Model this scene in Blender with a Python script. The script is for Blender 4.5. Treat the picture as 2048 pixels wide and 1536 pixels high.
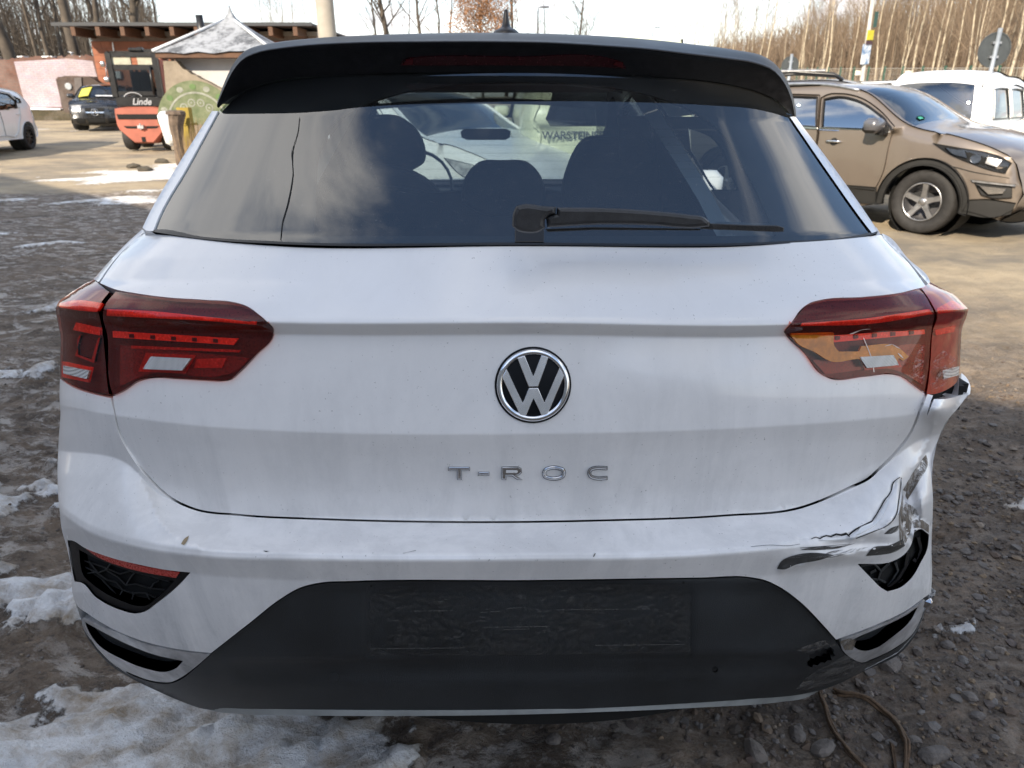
import bpy, math, random
import numpy as np
from mathutils import Vector, Matrix, noise
from mathutils.geometry import delaunay_2d_cdt
random.seed(7); RNG = np.random.default_rng(7)
for o in list(bpy.data.objects): bpy.data.objects.remove(o)
SC = bpy.context.scene; COL = SC.collection
R = math.radians
# ------------------------------------------------------------------ camera, sky, sun, exposure
CAMH = 1.42; F = 1420.0; PITCH = math.atan((768-195)/F)
SP, CP = math.sin(PITCH), math.cos(PITCH)
cam = bpy.data.cameras.new('camera'); camo = bpy.data.objects.new('camera', cam); COL.objects.link(camo)
camo.location = (0, 0, CAMH); camo.rotation_euler = (R(90)-PITCH, 0, 0)
cam.sensor_width = 36; cam.lens = F/2048*36; cam.clip_start = .05; cam.clip_end = 2000
cam.dof.use_dof = True; cam.dof.focus_distance = 1.15; cam.dof.aperture_fstop = 9.0
SC.camera = camo
SC.view_settings.view_transform = 'Standard'; SC.view_settings.look = 'None'
SC.view_settings.exposure = 1.6; SC.view_settings.gamma = 1; SC.view_settings.use_curve_mapping = False
SUN_AZ = math.atan2(-.52, -.855)          # compass angle (from +Y towards +X) of the sun seen from the ground
SUN_EL = R(28)
w = bpy.data.worlds.new('World'); SC.world = w; w.use_nodes = True
nt = w.node_tree; nt.nodes.clear()
def wn(t, **k):
    n = nt.nodes.new(t)
    for a, b in k.items(): setattr(n, a, b)
    return n
wo = wn('ShaderNodeOutputWorld'); bg = wn('ShaderNodeBackground'); bg.inputs[1].default_value = .098
sky = wn('ShaderNodeTexSky', sky_type='NISHITA', sun_disc=False, sun_elevation=SUN_EL, sun_rotation=SUN_AZ)
sky.air_density = 1.0; sky.dust_density = .3
tc = wn('ShaderNodeTexCoord'); sx = wn('ShaderNodeSeparateXYZ'); nt.links.new(tc.outputs['Generated'], sx.inputs[0])
def wm(op, a, b=None):
    n = wn('ShaderNodeMath', operation=op)
    for i, v in enumerate((a, b)):
        if v is None: continue
        if isinstance(v, (int, float)): n.inputs[i].default_value = v
        else: nt.links.new(v, n.inputs[i])
    return n.outputs[0]
zz = wm('ADD', wm('ABSOLUTE', sx.outputs[2]), .16)
cx_ = wn('ShaderNodeCombineXYZ')
nt.links.new(wm('DIVIDE', sx.outputs[0], zz), cx_.inputs[0]); nt.links.new(wm('DIVIDE', sx.outputs[1], zz), cx_.inputs[1])
cn = wn('ShaderNodeTexNoise'); cn.inputs['Scale'].default_value = 1.3; cn.inputs['Detail'].default_value = 9; cn.inputs['Roughness'].default_value = .56
cn.inputs['Distortion'].default_value = .5
nt.links.new(cx_.outputs[0], cn.inputs['Vector'])
cr_ = wn('ShaderNodeValToRGB'); cr_.color_ramp.elements[0].position = .45; cr_.color_ramp.elements[1].position = .60
cr_.color_ramp.interpolation = 'EASE'
nt.links.new(cn.outputs[0], cr_.inputs[0])
# thin cloud thickens towards the horizon all the way round
hz = wn('ShaderNodeMapRange'); hz.inputs[1].default_value = 0; hz.inputs[2].default_value = .45; hz.inputs[3].default_value = .72; hz.inputs[4].default_value = 0
nt.links.new(sx.outputs[2], hz.inputs[0])
cmask = wm('MAXIMUM', cr_.outputs[0], hz.outputs[0])
cn2 = wn('ShaderNodeTexNoise'); cn2.inputs['Scale'].default_value = 2.3; cn2.inputs['Detail'].default_value = 6
nt.links.new(cx_.outputs[0], cn2.inputs['Vector'])
ccol = wn('ShaderNodeMix', data_type='RGBA'); ccol.inputs[6].default_value = (4.6, 4.65, 4.8, 1); ccol.inputs[7].default_value = (6.6, 6.45, 6.3, 1)
cr2 = wn('ShaderNodeValToRGB'); cr2.color_ramp.elements[0].position = .38; cr2.color_ramp.elements[1].position = .6
nt.links.new(cn2.outputs[0], cr2.inputs[0]); nt.links.new(cr2.outputs[0], ccol.inputs[0])
smx = wn('ShaderNodeMix', data_type='RGBA')
nt.links.new(cmask, smx.inputs[0]); nt.links.new(sky.outputs[0], smx.inputs[6]); nt.links.new(ccol.outputs[2], smx.inputs[7])
nt.links.new(smx.outputs[2], bg.inputs[0]); nt.links.new(bg.outputs[0], wo.inputs[0])
sun = bpy.data.lights.new('sun', 'SUN'); suno = bpy.data.objects.new('sun', sun); COL.objects.link(suno)
sun.energy = 3.1; sun.angle = R(.5); sun.color = (1, .87, .69)
ldir = Vector((.52, .855, 0)).normalized()*math.cos(SUN_EL) - Vector((0, 0, math.sin(SUN_EL)))
suno.rotation_euler = ldir.to_track_quat('-Z', 'Y').to_euler()
# ------------------------------------------------------------------ helpers: projection
def ray(x, y):
    v = (768-np.asarray(y, float))/F
    return (np.asarray(x, float)-1024)/F, CP+SP*v, -SP+CP*v
def P(x, y, Y):
    u, yf, zf = ray(x, y); t = Y/yf
    return np.stack([u*t, Y+0*u, CAMH+zf*t], -1)
def V(x, y, Y): return Vector(P(x, y, Y))
def rise(Y): return np.clip((np.asarray(Y, float)-15)/15, 0, 3)*.50
def Gp(x, y):          # where the ray meets the flat yard
    u, yf, zf = ray(x, y); t = -CAMH/zf
    return np.array([u*t, yf*t])
# ------------------------------------------------------------------ helpers: materials
MATS = {}
def newmat(name):
    m = bpy.data.materials.new(name); m.use_nodes = True; m.node_tree.nodes.clear(); MATS[name] = m; return m
class NT:
    def __init__(s, m): s.t = m.node_tree
    def n(s, t, ins=None, **k):
        q = s.t.nodes.new(t)
        for a, b in k.items(): setattr(q, a, b)
        for a, b in (ins or {}).items(): s.set(q.inputs[a], b)
        return q
    def set(s, i, b):
        if isinstance(b, bpy.types.NodeSocket): s.t.links.new(b, i)
        else:
            if isinstance(b, tuple) and len(b) == 3 and i.type == 'RGBA': b = (*b, 1)
            i.default_value = b
    def noise(s, scale, detail=4, rough=.5, vec=None, dist=0):
        q = s.n('ShaderNodeTexNoise', {'Scale': scale, 'Detail': detail, 'Roughness': rough, 'Distortion': dist})
        if vec is not None: s.set(q.inputs['Vector'], vec)
        return q.outputs[0]
    def co(s, scale=None, rot=None, out='Object'):
        c = s.n('ShaderNodeTexCoord').outputs[out]
        if scale or rot:
            c = s.n('ShaderNodeMapping', {'Vector': c, 'Scale': scale or (1, 1, 1), 'Rotation': rot or (0, 0, 0)}).outputs[0]
        return c
    def ramp(s, f, a, b, ca=(0, 0, 0), cb=(1, 1, 1)):
        q = s.n('ShaderNodeValToRGB', {0: f}); e = q.color_ramp.elements
        e[0].position = a; e[1].position = b; e[0].color = (*ca, 1); e[1].color = (*cb, 1); return q.outputs[0]
    def mix(s, f, a, b):
        q = s.n('ShaderNodeMix', data_type='RGBA'); s.set(q.inputs[0], f); s.set(q.inputs[6], a); s.set(q.inputs[7], b); return q.outputs[2]
    def math(s, op, a, b=0.0):
        q = s.n('ShaderNodeMath', operation=op); s.set(q.inputs[0], a); s.set(q.inputs[1], b); return q.outputs[0]
    def bump(s, h, st, d=.01):
        return s.n('ShaderNodeBump', {'Height': h, 'Strength': st, 'Distance': d}).outputs[0]
    def bsdf(s, **k):
        q = s.n('ShaderNodeBsdfPrincipled')
        for a, b in k.items(): s.set(q.inputs[a.replace('_', ' ')], b)
        o = s.n('ShaderNodeOutputMaterial'); s.t.links.new(q.outputs[0], o.inputs[0]); return q
def pbr(name, col, rough=.5, metal=0., coat=0., nscale=8., namt=.25, bump=0., bscale=40., spec=.5):
    m = newmat(name); t = NT(m); c = t.co()
    dark = tuple(x*(1-namt) for x in col); lite = tuple(min(1, x*(1+namt*.6)) for x in col)
    f = t.noise(nscale, 5, .6, c)
    k = dict(Base_Color=t.ramp(f, .3, .7, dark, lite), Roughness=t.math('ADD', t.math('MULTIPLY', f, .2), rough-.1) if rough > .12 else rough,
             Metallic=metal, Coat_Weight=coat, Specular_IOR_Level=spec)
    if bump: k['Normal'] = t.bump(t.noise(bscale, 4, .6, c), bump)
    t.bsdf(**k); return m
def glassy(name, tint, f0=.045, rough=0., film=None):
    m = newmat(name); t = NT(m)
    lw = t.n('ShaderNodeLayerWeight', {'Blend': .5}).outputs['Facing']
    fr = t.math('ADD', t.math('MULTIPLY', t.math('POWER', lw, 4.6), 1-f0), f0)
    tr = t.n('ShaderNodeBsdfTransparent', {'Color': (*tint, 1)}).outputs[0]
    if film:       # dust on the pane
        d = t.n('ShaderNodeBsdfDiffuse', {'Color': (.45, .43, .41, 1)}).outputs[0]
        q = t.n('ShaderNodeMixShader'); c = t.co()
        f = t.math('MULTIPLY', t.ramp(t.noise(3, 8, .7, c), .3, .8), film)
        f = t.math('ADD', f, t.math('MULTIPLY', t.ramp(t.noise(160, 2, .5, c), .68, .74), .12))
        t.set(q.inputs[0], f); t.t.links.new(tr, q.inputs[1]); t.t.links.new(d, q.inputs[2]); tr = q.outputs[0]
    gl = t.n('ShaderNodeBsdfGlossy', {'Color': (1, 1, 1, 1), 'Roughness': rough}).outputs[0]
    q = t.n('ShaderNodeMixShader'); t.set(q.inputs[0], fr); t.t.links.new(tr, q.inputs[1]); t.t.links.new(gl, q.inputs[2])
    o = t.n('ShaderNodeOutputMaterial'); t.t.links.new(q.outputs[0], o.inputs[0]); return m
def paint(name, col, dirt=.35, metal=0., rough=.32, dcol=(.30, .28, .26), specks=True):
    m = newmat(name); t = NT(m); c = t.co(); ge = t.n('ShaderNodeNewGeometry')
    zc = t.n('ShaderNodeSeparateXYZ', {0: t.co(out='Object')}).outputs[2]
    cs = t.co(scale=(9, 9, 1.6))
    f = t.ramp(t.noise(1.0, 8, .68, cs, .6), .42, .85)
    f2 = t.ramp(t.noise(14, 6, .75, c), .45, .9)
    zr = t.n('ShaderNodeMapRange', {0: zc, 1: 1.1, 2: .35, 3: .12, 4: 1.0}).outputs[0]
    d = t.math('MULTIPLY', t.math('MULTIPLY', t.math('ADD', f, t.math('MULTIPLY', f2, .5)), zr), dirt)
    base = t.mix(d, col, dcol)
    if specks:
        s = t.math('MULTIPLY', t.ramp(t.noise(210, 2, .6, c), .70, .74), t.ramp(t.noise(5, 3, .5, c), .38, .58))
        base = t.mix(t.math('MULTIPLY', s, .6), base, (.08, .07, .06))
    r = t.math('ADD', t.math('MULTIPLY', d, 1.1), rough)
    t.bsdf(Base_Color=base, Roughness=r, Metallic=metal, Coat_Weight=t.math('SUBTRACT', .85, d), Coat_Roughness=t.math('ADD', t.math('MULTIPLY', d, .8), .03))
    return m
M_white = paint('white_paint', (.79, .775, .765), 1.15, dcol=(.36, .36, .365))
M_white2 = paint('plain_white_paint', (.74, .75, .76), .3)
M_brown = paint('brown_metallic_paint', (.175, .145, .12), .25, .45, .34, (.16, .13, .10), False)
M_blackp = paint('black_paint', (.012, .013, .016), .2, 0, .25, (.12, .11, .1), False)
M_greyp = paint('grey_paint', (.10, .10, .11), .2, .3, .3, (.12, .11, .1), False)
M_spoil = pbr('gloss_black_plastic', (.008, .009, .011), .42, 0, .0, 6, .3, 0, 40, .12)
M_spoilm = pbr('satin_black_plastic', (.0085, .0085, .010), .45, 0, 0, 60, .5, .1, 300, .28)
M_plast = pbr('grey_black_plastic', (.021, .024, .027), .5, 0, 0, 5, .45, .25, 700)
M_rub = pbr('tyre_rubber', (.018, .017, .017), .75, 0, 0, 20, .5, .4, 90)
M_trim = pbr('black_trim', (.01, .01, .011), .35)
M_chrome = pbr('chrome', (.82, .83, .85), .12, 1., 0, 10, .2)
M_badge = pbr('badge_chrome', (.95, .95, .96), .26, 1., 0, 10, .1)
M_chromed = pbr('dull_chrome', (.60, .60, .61), .32, .5, 0, 18, .5)
M_alloy = pbr('alloy', (.45, .45, .46), .33, .9, 0, 12, .3)
M_clad = pbr('black_cladding', (.012, .012, .012), .6, 0, 0, 8, .3)
M_glassr = glassy('reflective_glass', (.16, .19, .20), .38)
M_black = pbr('matt_black', (.006, .006, .006), .9)
M_int = pbr('interior_cloth', (.022, .023, .026), .85, 0, 0, 30, .3, .3, 300)
M_glass = glassy('rear_glass', (.40, .46, .48), .13, 0, .05)
M_glass2 = glassy('car_glass', (.55, .62, .62), .07)
M_glassd = glassy('dark_car_glass', (.16, .19, .20), .16)
M_lens = glassy('clear_lens', (.9, .9, .9), .05)
M_redlens = glassy('red_lens', (.95, .58, .50), .03, .01)
M_redl2 = glassy('faded_red_lens', (.88, .32, .28), .035, .03)
M_gap = pbr('gap_black', (.004, .004, .004), .9)
def led(name, col, s):
    return pbr(name, col, .25, 0, .5, 220, s)
M_led = led('red_reflector', (.95, .045, .02), .35)
M_ledd = led('deep_red_reflector', (.42, .018, .012), .5)
M_hous = pbr('lamp_housing', (.085, .009, .009), .3, .2, 0, 300, .5)
M_org = pbr('amber_lens', (.50, .16, .008), .25, 0, .35, 40, .45)
M_cath = pbr('brake_lens_dark', (.16, .010, .012), .2, 0, .6, 300, .6)
def gridlens():
    m = newmat('reversing_lens'); t = NT(m); c = t.co()
    v = t.n('ShaderNodeTexChecker', {'Vector': c, 'Scale': 520., 'Color1': (.75, .75, .74, 1), 'Color2': (.16, .15, .15, 1)}).outputs[0]
    t.bsdf(Base_Color=v, Roughness=.2, Coat_Weight=.5); return m
M_rev = gridlens()
def scuff(name, col, thr, sc=(14, 14, 60), rot=(0, 0, 0), amax=1.):
    m = newmat(name); t = NT(m); c = t.co(scale=sc, rot=rot)
    a = t.ramp(t.noise(1.3, 8, .75, c, .4), thr-.10, thr+.10)
    if amax < 1: a = t.math('MULTIPLY', a, amax)
    b = t.bsdf(Base_Color=t.ramp(t.noise(60, 5, .7, t.co()), .3, .7, tuple(x*.5 for x in col), col), Roughness=.8, Alpha=a); return m
M_scuff = scuff('black_scuff', (.06, .055, .05), .44, (6, 6, 80))
M_scuff2 = scuff('brown_scuff', (.20, .165, .13), .47, (50, 50, 14))
M_scuffw = scuff('pale_scratches', (.66, .40, .36), .60, (30, 30, 90), (0, .5, 0))
M_dust = scuff('dry_dust', (.060, .059, .057), .54, (9, 9, 14), (0, 0, 0), .5)
M_dust2 = scuff('dust_lines', (.16, .16, .155), .66, (26, 26, 60), (0, 0, 0), .8)
# ------------------------------------------------------------------ helpers: meshes
ORIG = {}
def mesh_obj(name, verts, faces, mat, parent=None, smooth=True, normals=None, mats=None, fm=None):
    v = np.asarray(verts, float)
    if parent is not None and parent.name in ORIG: v = v-ORIG[parent.name]
    me = bpy.data.meshes.new(name); me.from_pydata(v.tolist(), [], [tuple(map(int, f)) for f in faces])
    for m in (mats or [mat]): me.materials.append(m)
    if fm is not None: me.polygons.foreach_set('material_index', np.asarray(fm, np.int32))
    me.polygons.foreach_set('use_smooth', [bool(smooth)]*len(me.polygons))
    me.update()
    if normals is not None:
        me.normals_split_custom_set_from_vertices([tuple(n) for n in np.asarray(normals, float)])
    o = bpy.data.objects.new(name, me); COL.objects.link(o)
    if parent is not None:
        o.parent = parent
        if parent.name in ORIG: ORIG[o.name] = ORIG[parent.name]
    return o
def tag(o, label=None, cat=None, group=None, kind=None):
    if label: o['label'] = label
    if cat: o['category'] = cat
    if group: o['group'] = group
    if kind: o['kind'] = kind
    return o
def empty(name, loc=(0, 0, 0), rz=0, world=False, **k):
    o = bpy.data.objects.new(name, None); COL.objects.link(o); o.location = loc; o.rotation_euler = (0, 0, rz); o.empty_display_size = .2
    if world: ORIG[o.name] = np.array(loc, float)
    tag(o, **k); return o
class MB:
    def __init__(s): s.v = []; s.f = []
    def add(s, v, f):
        n = len(s.v); s.v += [tuple(map(float, q)) for q in v]; s.f += [tuple(i+n for i in q) for q in f]; return s
    def box(s, c, d, M=None, taper=1.):
        x, y, z = d[0]/2, d[1]/2, d[2]/2; q = []
        for sz, t in ((-1, 1), (1, taper)):
            for a, b in ((-1, -1), (1, -1), (1, 1), (-1, 1)):
                p = Vector((a*x*t, b*y*t, sz*z))
                if M is not None: p = M @ p
                q.append(p+Vector(c))
        return s.add(q, [(3, 2, 1, 0), (4, 5, 6, 7), (0, 1, 5, 4), (1, 2, 6, 5), (2, 3, 7, 6), (3, 0, 4, 7)])
    def rbox(s, c, d, r, M=None, n=3):      # box with rounded vertical edges and chamfered top/bottom
        pts = []
        x, y = d[0]/2, d[1]/2
        for k, (a, b) in enumerate(((1, 1), (-1, 1), (-1, -1), (1, -1))):
            for i in range(n+1):
                an = math.pi/2*(k+i/n); pts.append((a*(x-r)+r*math.cos(an), b*(y-r)+r*math.sin(an)))
        rings = []
        for z, ins in ((-d[2]/2, r*.7), (-d[2]/2+r*.7, 0), (d[2]/2-r*.7, 0), (d[2]/2, r*.7)):
            rings.append([(px*(1-ins/max(x, 1e-3)), py*(1-ins/max(y, 1e-3)), z) for px, py in pts])
        m = len(pts); v = [Vector(p) for rg in rings for p in rg]
        if M is not None: v = [M @ p for p in v]
        v = [p+Vector(c) for p in v]
        f = [tuple(range(m))[::-1], tuple(range(3*m, 4*m))]
        for k in range(3):
            for i in range(m): f.append((k*m+i, k*m+(i+1) % m, (k+1)*m+(i+1) % m, (k+1)*m+i))
        return s.add(v, f)
    def tube(s, pts, rad, n=8, cap=True):
        pts = [Vector(p) for p in pts]; rad = rad if hasattr(rad, '__len__') else [rad]*len(pts)
        v = []; prev = None
        for i, p in enumerate(pts):
            t = (pts[min(i+1, len(pts)-1)]-pts[max(i-1, 0)]).normalized()
            a = t.orthogonal().normalized() if prev is None else (prev-t*prev.dot(t)).normalized()
            prev = a; b = t.cross(a)
            for k in range(n):
                an = 2*math.pi*k/n; v.append(p+(a*math.cos(an)+b*math.sin(an))*rad[i])
        f = [(i*n+k, i*n+(k+1) % n, (i+1)*n+(k+1) % n, (i+1)*n+k) for i in range(len(pts)-1) for k in range(n)]
        if cap: f += [tuple(range(n))[::-1], tuple(range((len(pts)-1)*n, len(pts)*n))]
        return s.add(v, f)
    def lathe(s, prof, n=32, M=None, closed=False, cap=True):     # profile (r, h) round local Z
        v = []
        for r, h in prof:
            for k in range(n):
                a = 2*math.pi*k/n; p = Vector((r*math.cos(a), r*math.sin(a), h)); v.append(M @ p if M is not None else p)
        m = len(prof); f = []
        for i in range(m if closed else m-1):
            for k in range(n): f.append((i*n+k, i*n+(k+1) % n, ((i+1) % m)*n+(k+1) % n, ((i+1) % m)*n+k))
        if not closed and cap: f += [tuple(range(n))[::-1], tuple(range((m-1)*n, m*n))]
        return s.add(v, f)
    def build(s, name, mat, parent=None, smooth=False): return mesh_obj(name, s.v, s.f, mat, parent, smooth)
def sm(pts, closed=True, step=8., corner=42):
    """spline through points; sharp turns stay corners"""
    p = np.asarray(pts, float); n = len(p); out = []
    def isc(i):
        if not closed and i in (0, n-1): return True
        a = p[i]-p[i-1]; b = p[(i+1) % n]-p[i]
        c = np.dot(a, b)/(np.linalg.norm(a)*np.linalg.norm(b)+1e-9); return math.degrees(math.acos(max(-1, min(1, c)))) > corner
    cs = [isc(i) for i in range(n)]
    for i in range(n if closed else n-1):
        a, b = p[i], p[(i+1) % n]; L = np.linalg.norm(b-a)
        def tan(j, seg):
            if cs[j]: return seg
            q0, q1, q2 = p[j-1], p[j], p[(j+1) % n]; d0 = np.linalg.norm(q1-q0); d1 = np.linalg.norm(q2-q1)
            t = ((q1-q0)/d0*d1+(q2-q1)/d1*d0)/(d0+d1); return t*L
        m0, m1 = tan(i, b-a), tan((i+1) % n, b-a); k = max(1, int(round(L/step)))
        for j in range(k):
            t = j/k; out.append((2*t**3-3*t*t+1)*a+(t**3-2*t*t+t)*m0+(-2*t**3+3*t*t)*b+(t**3-t*t)*m1)
    if not closed: out.append(p[-1])
    return np.array(out)
def inside(q, poly):
    x, y = q[:, 0], q[:, 1]; r = np.zeros(len(q), bool); a = poly; b = np.roll(poly, -1, 0)
    for (x0, y0), (x1, y1) in zip(a, b):
        if y0 == y1: continue
        c = ((y0 > y) != (y1 > y)) & (x < (x1-x0)*(y-y0)/(y1-y0)+x0); r ^= c
    return r
def panel(name, outer, f, mat, parent, holes=(), grid=12., rim=0., sgn=-1, eps=1.5, jit=0, rimmat=None, extra=None):
    """2-D outline (already splined) meshed and mapped by f into space, with exact surface normals and a turned-in rim"""
    loops = [np.asarray(outer, float)]+[np.asarray(h, float) for h in holes]
    B = np.vstack(loops); mn, mx = loops[0].min(0), loops[0].max(0)
    gx, gy = np.meshgrid(np.arange(mn[0]+grid*.5, mx[0], grid), np.arange(mn[1]+grid*.5, mx[1], grid)); g = np.stack([gx.ravel(), gy.ravel()], 1)
    if len(g):
        k = inside(g, loops[0])
        for h in loops[1:]: k &= ~inside(g, h)
        g = g[k]
    if len(g):
        D = np.full(len(g), 1e9)
        for i in range(0, len(B), 64): D = np.minimum(D, (((g[:, None]-B[None, i:i+64])**2).sum(2)).min(1))
        g = g[D > (grid*.45)**2]
    if extra is not None:
        x_ = np.asarray(extra, float); k = inside(x_, loops[0])
        for h in loops[1:]: k &= ~inside(x_, h)
        x_ = x_[k]; D = np.full(len(x_), 1e9)
        for i in range(0, len(B), 64): D = np.minimum(D, (((x_[:, None]-B[None, i:i+64])**2).sum(2)).min(1))
        x_ = x_[D > 9]; D = np.full(len(g), 1e9)
        for i in range(0, len(x_), 64): D = np.minimum(D, (((g[:, None]-x_[None, i:i+64])**2).sum(2)).min(1))
        g = np.vstack([g[D > 12], x_])
    pts = np.vstack([B, g]) if len(g) else B
    ed = []; n0 = 0
    for l in loops: ed += [(n0+i, n0+(i+1) % len(l)) for i in range(len(l))]; n0 += len(l)
    r = delaunay_2d_cdt([Vector(p) for p in pts], ed, [], 0, 1e-6)
    q = np.array([tuple(v) for v in r[0]]); tri = np.array([t for t in r[2]])
    c = q[tri].mean(1); k = inside(c, loops[0])
    for h in loops[1:]: k &= ~inside(c, h)
    tri = tri[k]
    pos = f(q)
    def nrm(q):
        e = eps; fx = f(q+[e, 0])-f(q-[e, 0]); fy = f(q+[0, e])-f(q-[0, e]); n = np.cross(fx, fy)*sgn
        return n/(np.linalg.norm(n, axis=1, keepdims=True)+1e-12)
    N = nrm(q)
    fn = np.cross(pos[tri[:, 1]]-pos[tri[:, 0]], pos[tri[:, 2]]-pos[tri[:, 0]])
    fl = (fn*N[tri].mean(1)).sum(1) < 0; tri[fl] = tri[fl][:, ::-1]
    faces = [tuple(t) for t in tri]; fm = [0]*len(faces)
    if rim:
        for li, l in enumerate(loops):
            a = f(l); n = nrm(l); b = a-n*rim; t = np.roll(a, -1, 0)-np.roll(a, 1, 0)
            out = np.cross(t, n); out /= (np.linalg.norm(out, axis=1, keepdims=True)+1e-9)
            cen = a.mean(0); s = np.sign(((a-cen)*out).sum()); s = s if s else 1
            if li: s = -s
            base = len(pos); m = len(l); pos = np.vstack([pos, a, b]); N = np.vstack([N, out*s, out*s])
            for i in range(m):
                j = (i+1) % m; faces.append((base+i, base+j, base+m+j, base+m+i)); fm.append(1 if rimmat else 0)
    return mesh_obj(name, pos, faces, mat, parent, True, N, [mat, rimmat] if rimmat else None, fm)
def loft(name, curves, mat, parent, smooth=True, close=False):
    n = len(curves[0]); v = np.vstack(curves); f = []
    for i in range(len(curves)-1):
        for j in range(n if close else n-1):
            k = (j+1) % n; f.append((i*n+j, i*n+k, (i+1)*n+k, (i+1)*n+j))
    return mesh_obj(name, v, f, mat, parent, smooth)
def resamp(c, n):
    c = np.asarray(c, float); d = np.r_[0, np.cumsum(np.linalg.norm(np.diff(c, axis=0), axis=1))]
    t = np.linspace(0, d[-1], n); return np.stack([np.interp(t, d, c[:, k]) for k in range(c.shape[1])], 1)
def inset(poly, d):
    p = np.asarray(poly, float); a = p-np.roll(p, 1, 0); b = np.roll(p, -1, 0)-p
    a /= np.linalg.norm(a, axis=1, keepdims=True)+1e-9; b /= np.linalg.norm(b, axis=1, keepdims=True)+1e-9
    t = a+b; t /= np.linalg.norm(t, axis=1, keepdims=True)+1e-9
    area = (p[:, 0]*np.roll(p[:, 1], -1)-np.roll(p[:, 0], -1)*p[:, 1]).sum(); s = 1 if area > 0 else -1
    return p+np.stack([-t[:, 1], t[:, 0]], 1)*d*s
def slab(name, outline, f, mat, parent, h=.01, bev=2., grid=1e9):
    """raised piece: f(q, off) maps the plane, off = height above it; bevelled edge"""
    o = np.asarray(outline, float); rings = [(o, 0.), (o, h*.6), (inset(o, bev*.35), h*.9), (inset(o, bev), h)]
    pos = [f(r, off) for r, off in rings]; m = len(o); faces = []
    for k in range(3):
        for i in range(m): faces.append((k*m+i, k*m+(i+1) % m, (k+1)*m+(i+1) % m, (k+1)*m+i))
    r = delaunay_2d_cdt([Vector(p) for p in rings[3][0]], [(i, (i+1) % m) for i in range(m)], [], 0, 1e-6)
    q = np.array([tuple(v) for v in r[0]]); tri = np.array(r[2]); tri = tri[inside(q[tri].mean(1), rings[3][0])]
    pos.append(f(q, h)); faces += [tuple(t+4*m) for t in tri]
    v = np.vstack(pos)
    ob = mesh_obj(name, v, faces, mat, parent, False)
    import bmesh
    bm = bmesh.new(); bm.from_mesh(ob.data); bmesh.ops.remove_doubles(bm, verts=bm.verts, dist=1e-6)
    bmesh.ops.recalc_face_normals(bm, faces=bm.faces); bm.to_mesh(ob.data); bm.free(); return ob
# ================================================================== THE SETTING
# ---- yard ground: one sheet, finely meshed near the camera, with ruts, frozen slush and snow patches
def axis(a, b, d0, lo, hi, g=1.16, dmax=8.):
    c = list(np.arange(lo, hi+1e-9, d0)); d = d0
    while c[-1] < b: d = min(d*g, dmax); c.append(c[-1]+d)
    d = d0
    while c[0] > a: d = min(d*g, dmax); c.insert(0, c[0]-d)
    return np.array(c)
gxs = axis(-260, 260, .022, -2.6, 3.4, 1.10); gys = axis(-300, 420, .022, .75, 3.6, 1.045)
def fnoise(x, y, s, oc=5, ax=1., ay=1., z=0., h=.55):
    o = np.empty(x.size); X = (x*s*ax).ravel(); Y = (y*s*ay).ravel(); f = noise.fractal
    for i in range(o.size): o[i] = f(Vector((X[i], Y[i], z)), h, 2.1, oc)
    return o.reshape(x.shape)
GX, GY = np.meshgrid(gxs, gys)
cR, sR = math.cos(.35), math.sin(.35)
RU, RV = GX*cR+GY*sR, -GX*sR+GY*cR                     # ruts run slightly uphill to the right
n1 = fnoise(RU, RV, 1.0, 6, .8, 2.6); n2 = fnoise(GX, GY, 3.1, 6, 1, 1, 5.); n3 = fnoise(RU, RV, 9, 4, .45, 1.2, 9.)
def blob(px, py, rx, ry, amp=1.):
    c = Gp(px, py); return amp*np.exp(-((GX-c[0])/rx)**2-((GY-c[1])/ry)**2)
sn = blob(40, 1500, .5, .25, 1.25)+blob(330, 1470, .45, .2, 1.2)+blob(520, 1560, .35, .2, 1.25)+blob(60, 1180, .55, .2, .95)+blob(20, 990, .7, .22, .80)+blob(240, 1370, .2, .1, .9)+blob(60, 760, .8, .2, .62)+blob(30, 620, 1., .35, .52)+blob(60, 480, 1.6, .8, .50)
sn = sn+blob(1890, 1245, .15, .08, .72)+blob(1800, 985, .22, .1, .8)+blob(2030, 895, .3, .09, .8)+blob(2035, 1010, .2, .05, .8)+blob(2030, 965, .2, .1, .45)
far = blob(290, 350, 1.8, 1.7, 1.5)+blob(350, 395, 1.5, .9, 1.0)+blob(100, 400, 4, .5, .35)
sn = sn+far+1.2*np.exp(-((GY-(27.2+.25*(GX+20)*.1))/1.0)**2)*(GX < -9)*(GX > -21)+.75*blob(1900, 420, 1.2, .25)
mask = np.clip((sn+.55*n1+.45*n2+.35*n3-.62)*2.0, 0, 1)*np.clip(sn*4, 0, 1)
mask += .30*np.clip((n1*.6+n2*.5+.4*n3-.35)*3, 0, 1)*(GX < -.6)*(GY < 14)
mask = np.clip(mask, 0, 1)
near = np.clip(1.6-GY/14, .25, 1)
hgt = rise(GY)+(.022*n1+.016*n2+.013*n3)*near+mask*(.016+.022*n2+.022*n3)*near
hgt += -.05*np.exp(-((GX-.2)/1.2)**2-((GY-1.25)/.5)**2)*.5
def gh(x, y): return float(rise(y))
verts = np.stack([GX, GY, hgt-.02], -1).reshape(-1, 3); nx, ny = len(gxs), len(gys)
ii = (np.arange(ny-1)[:, None]*nx+np.arange(nx-1)[None]).ravel()
me = bpy.data.meshes.new('ground'); me.from_pydata(verts.tolist(), [], np.stack([ii, ii+1, ii+nx+1, ii+nx], 1).tolist())
at = me.attributes.new('snow', 'FLOAT', 'POINT'); at.data.foreach_set('value', mask.ravel().astype(np.float32))
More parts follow.
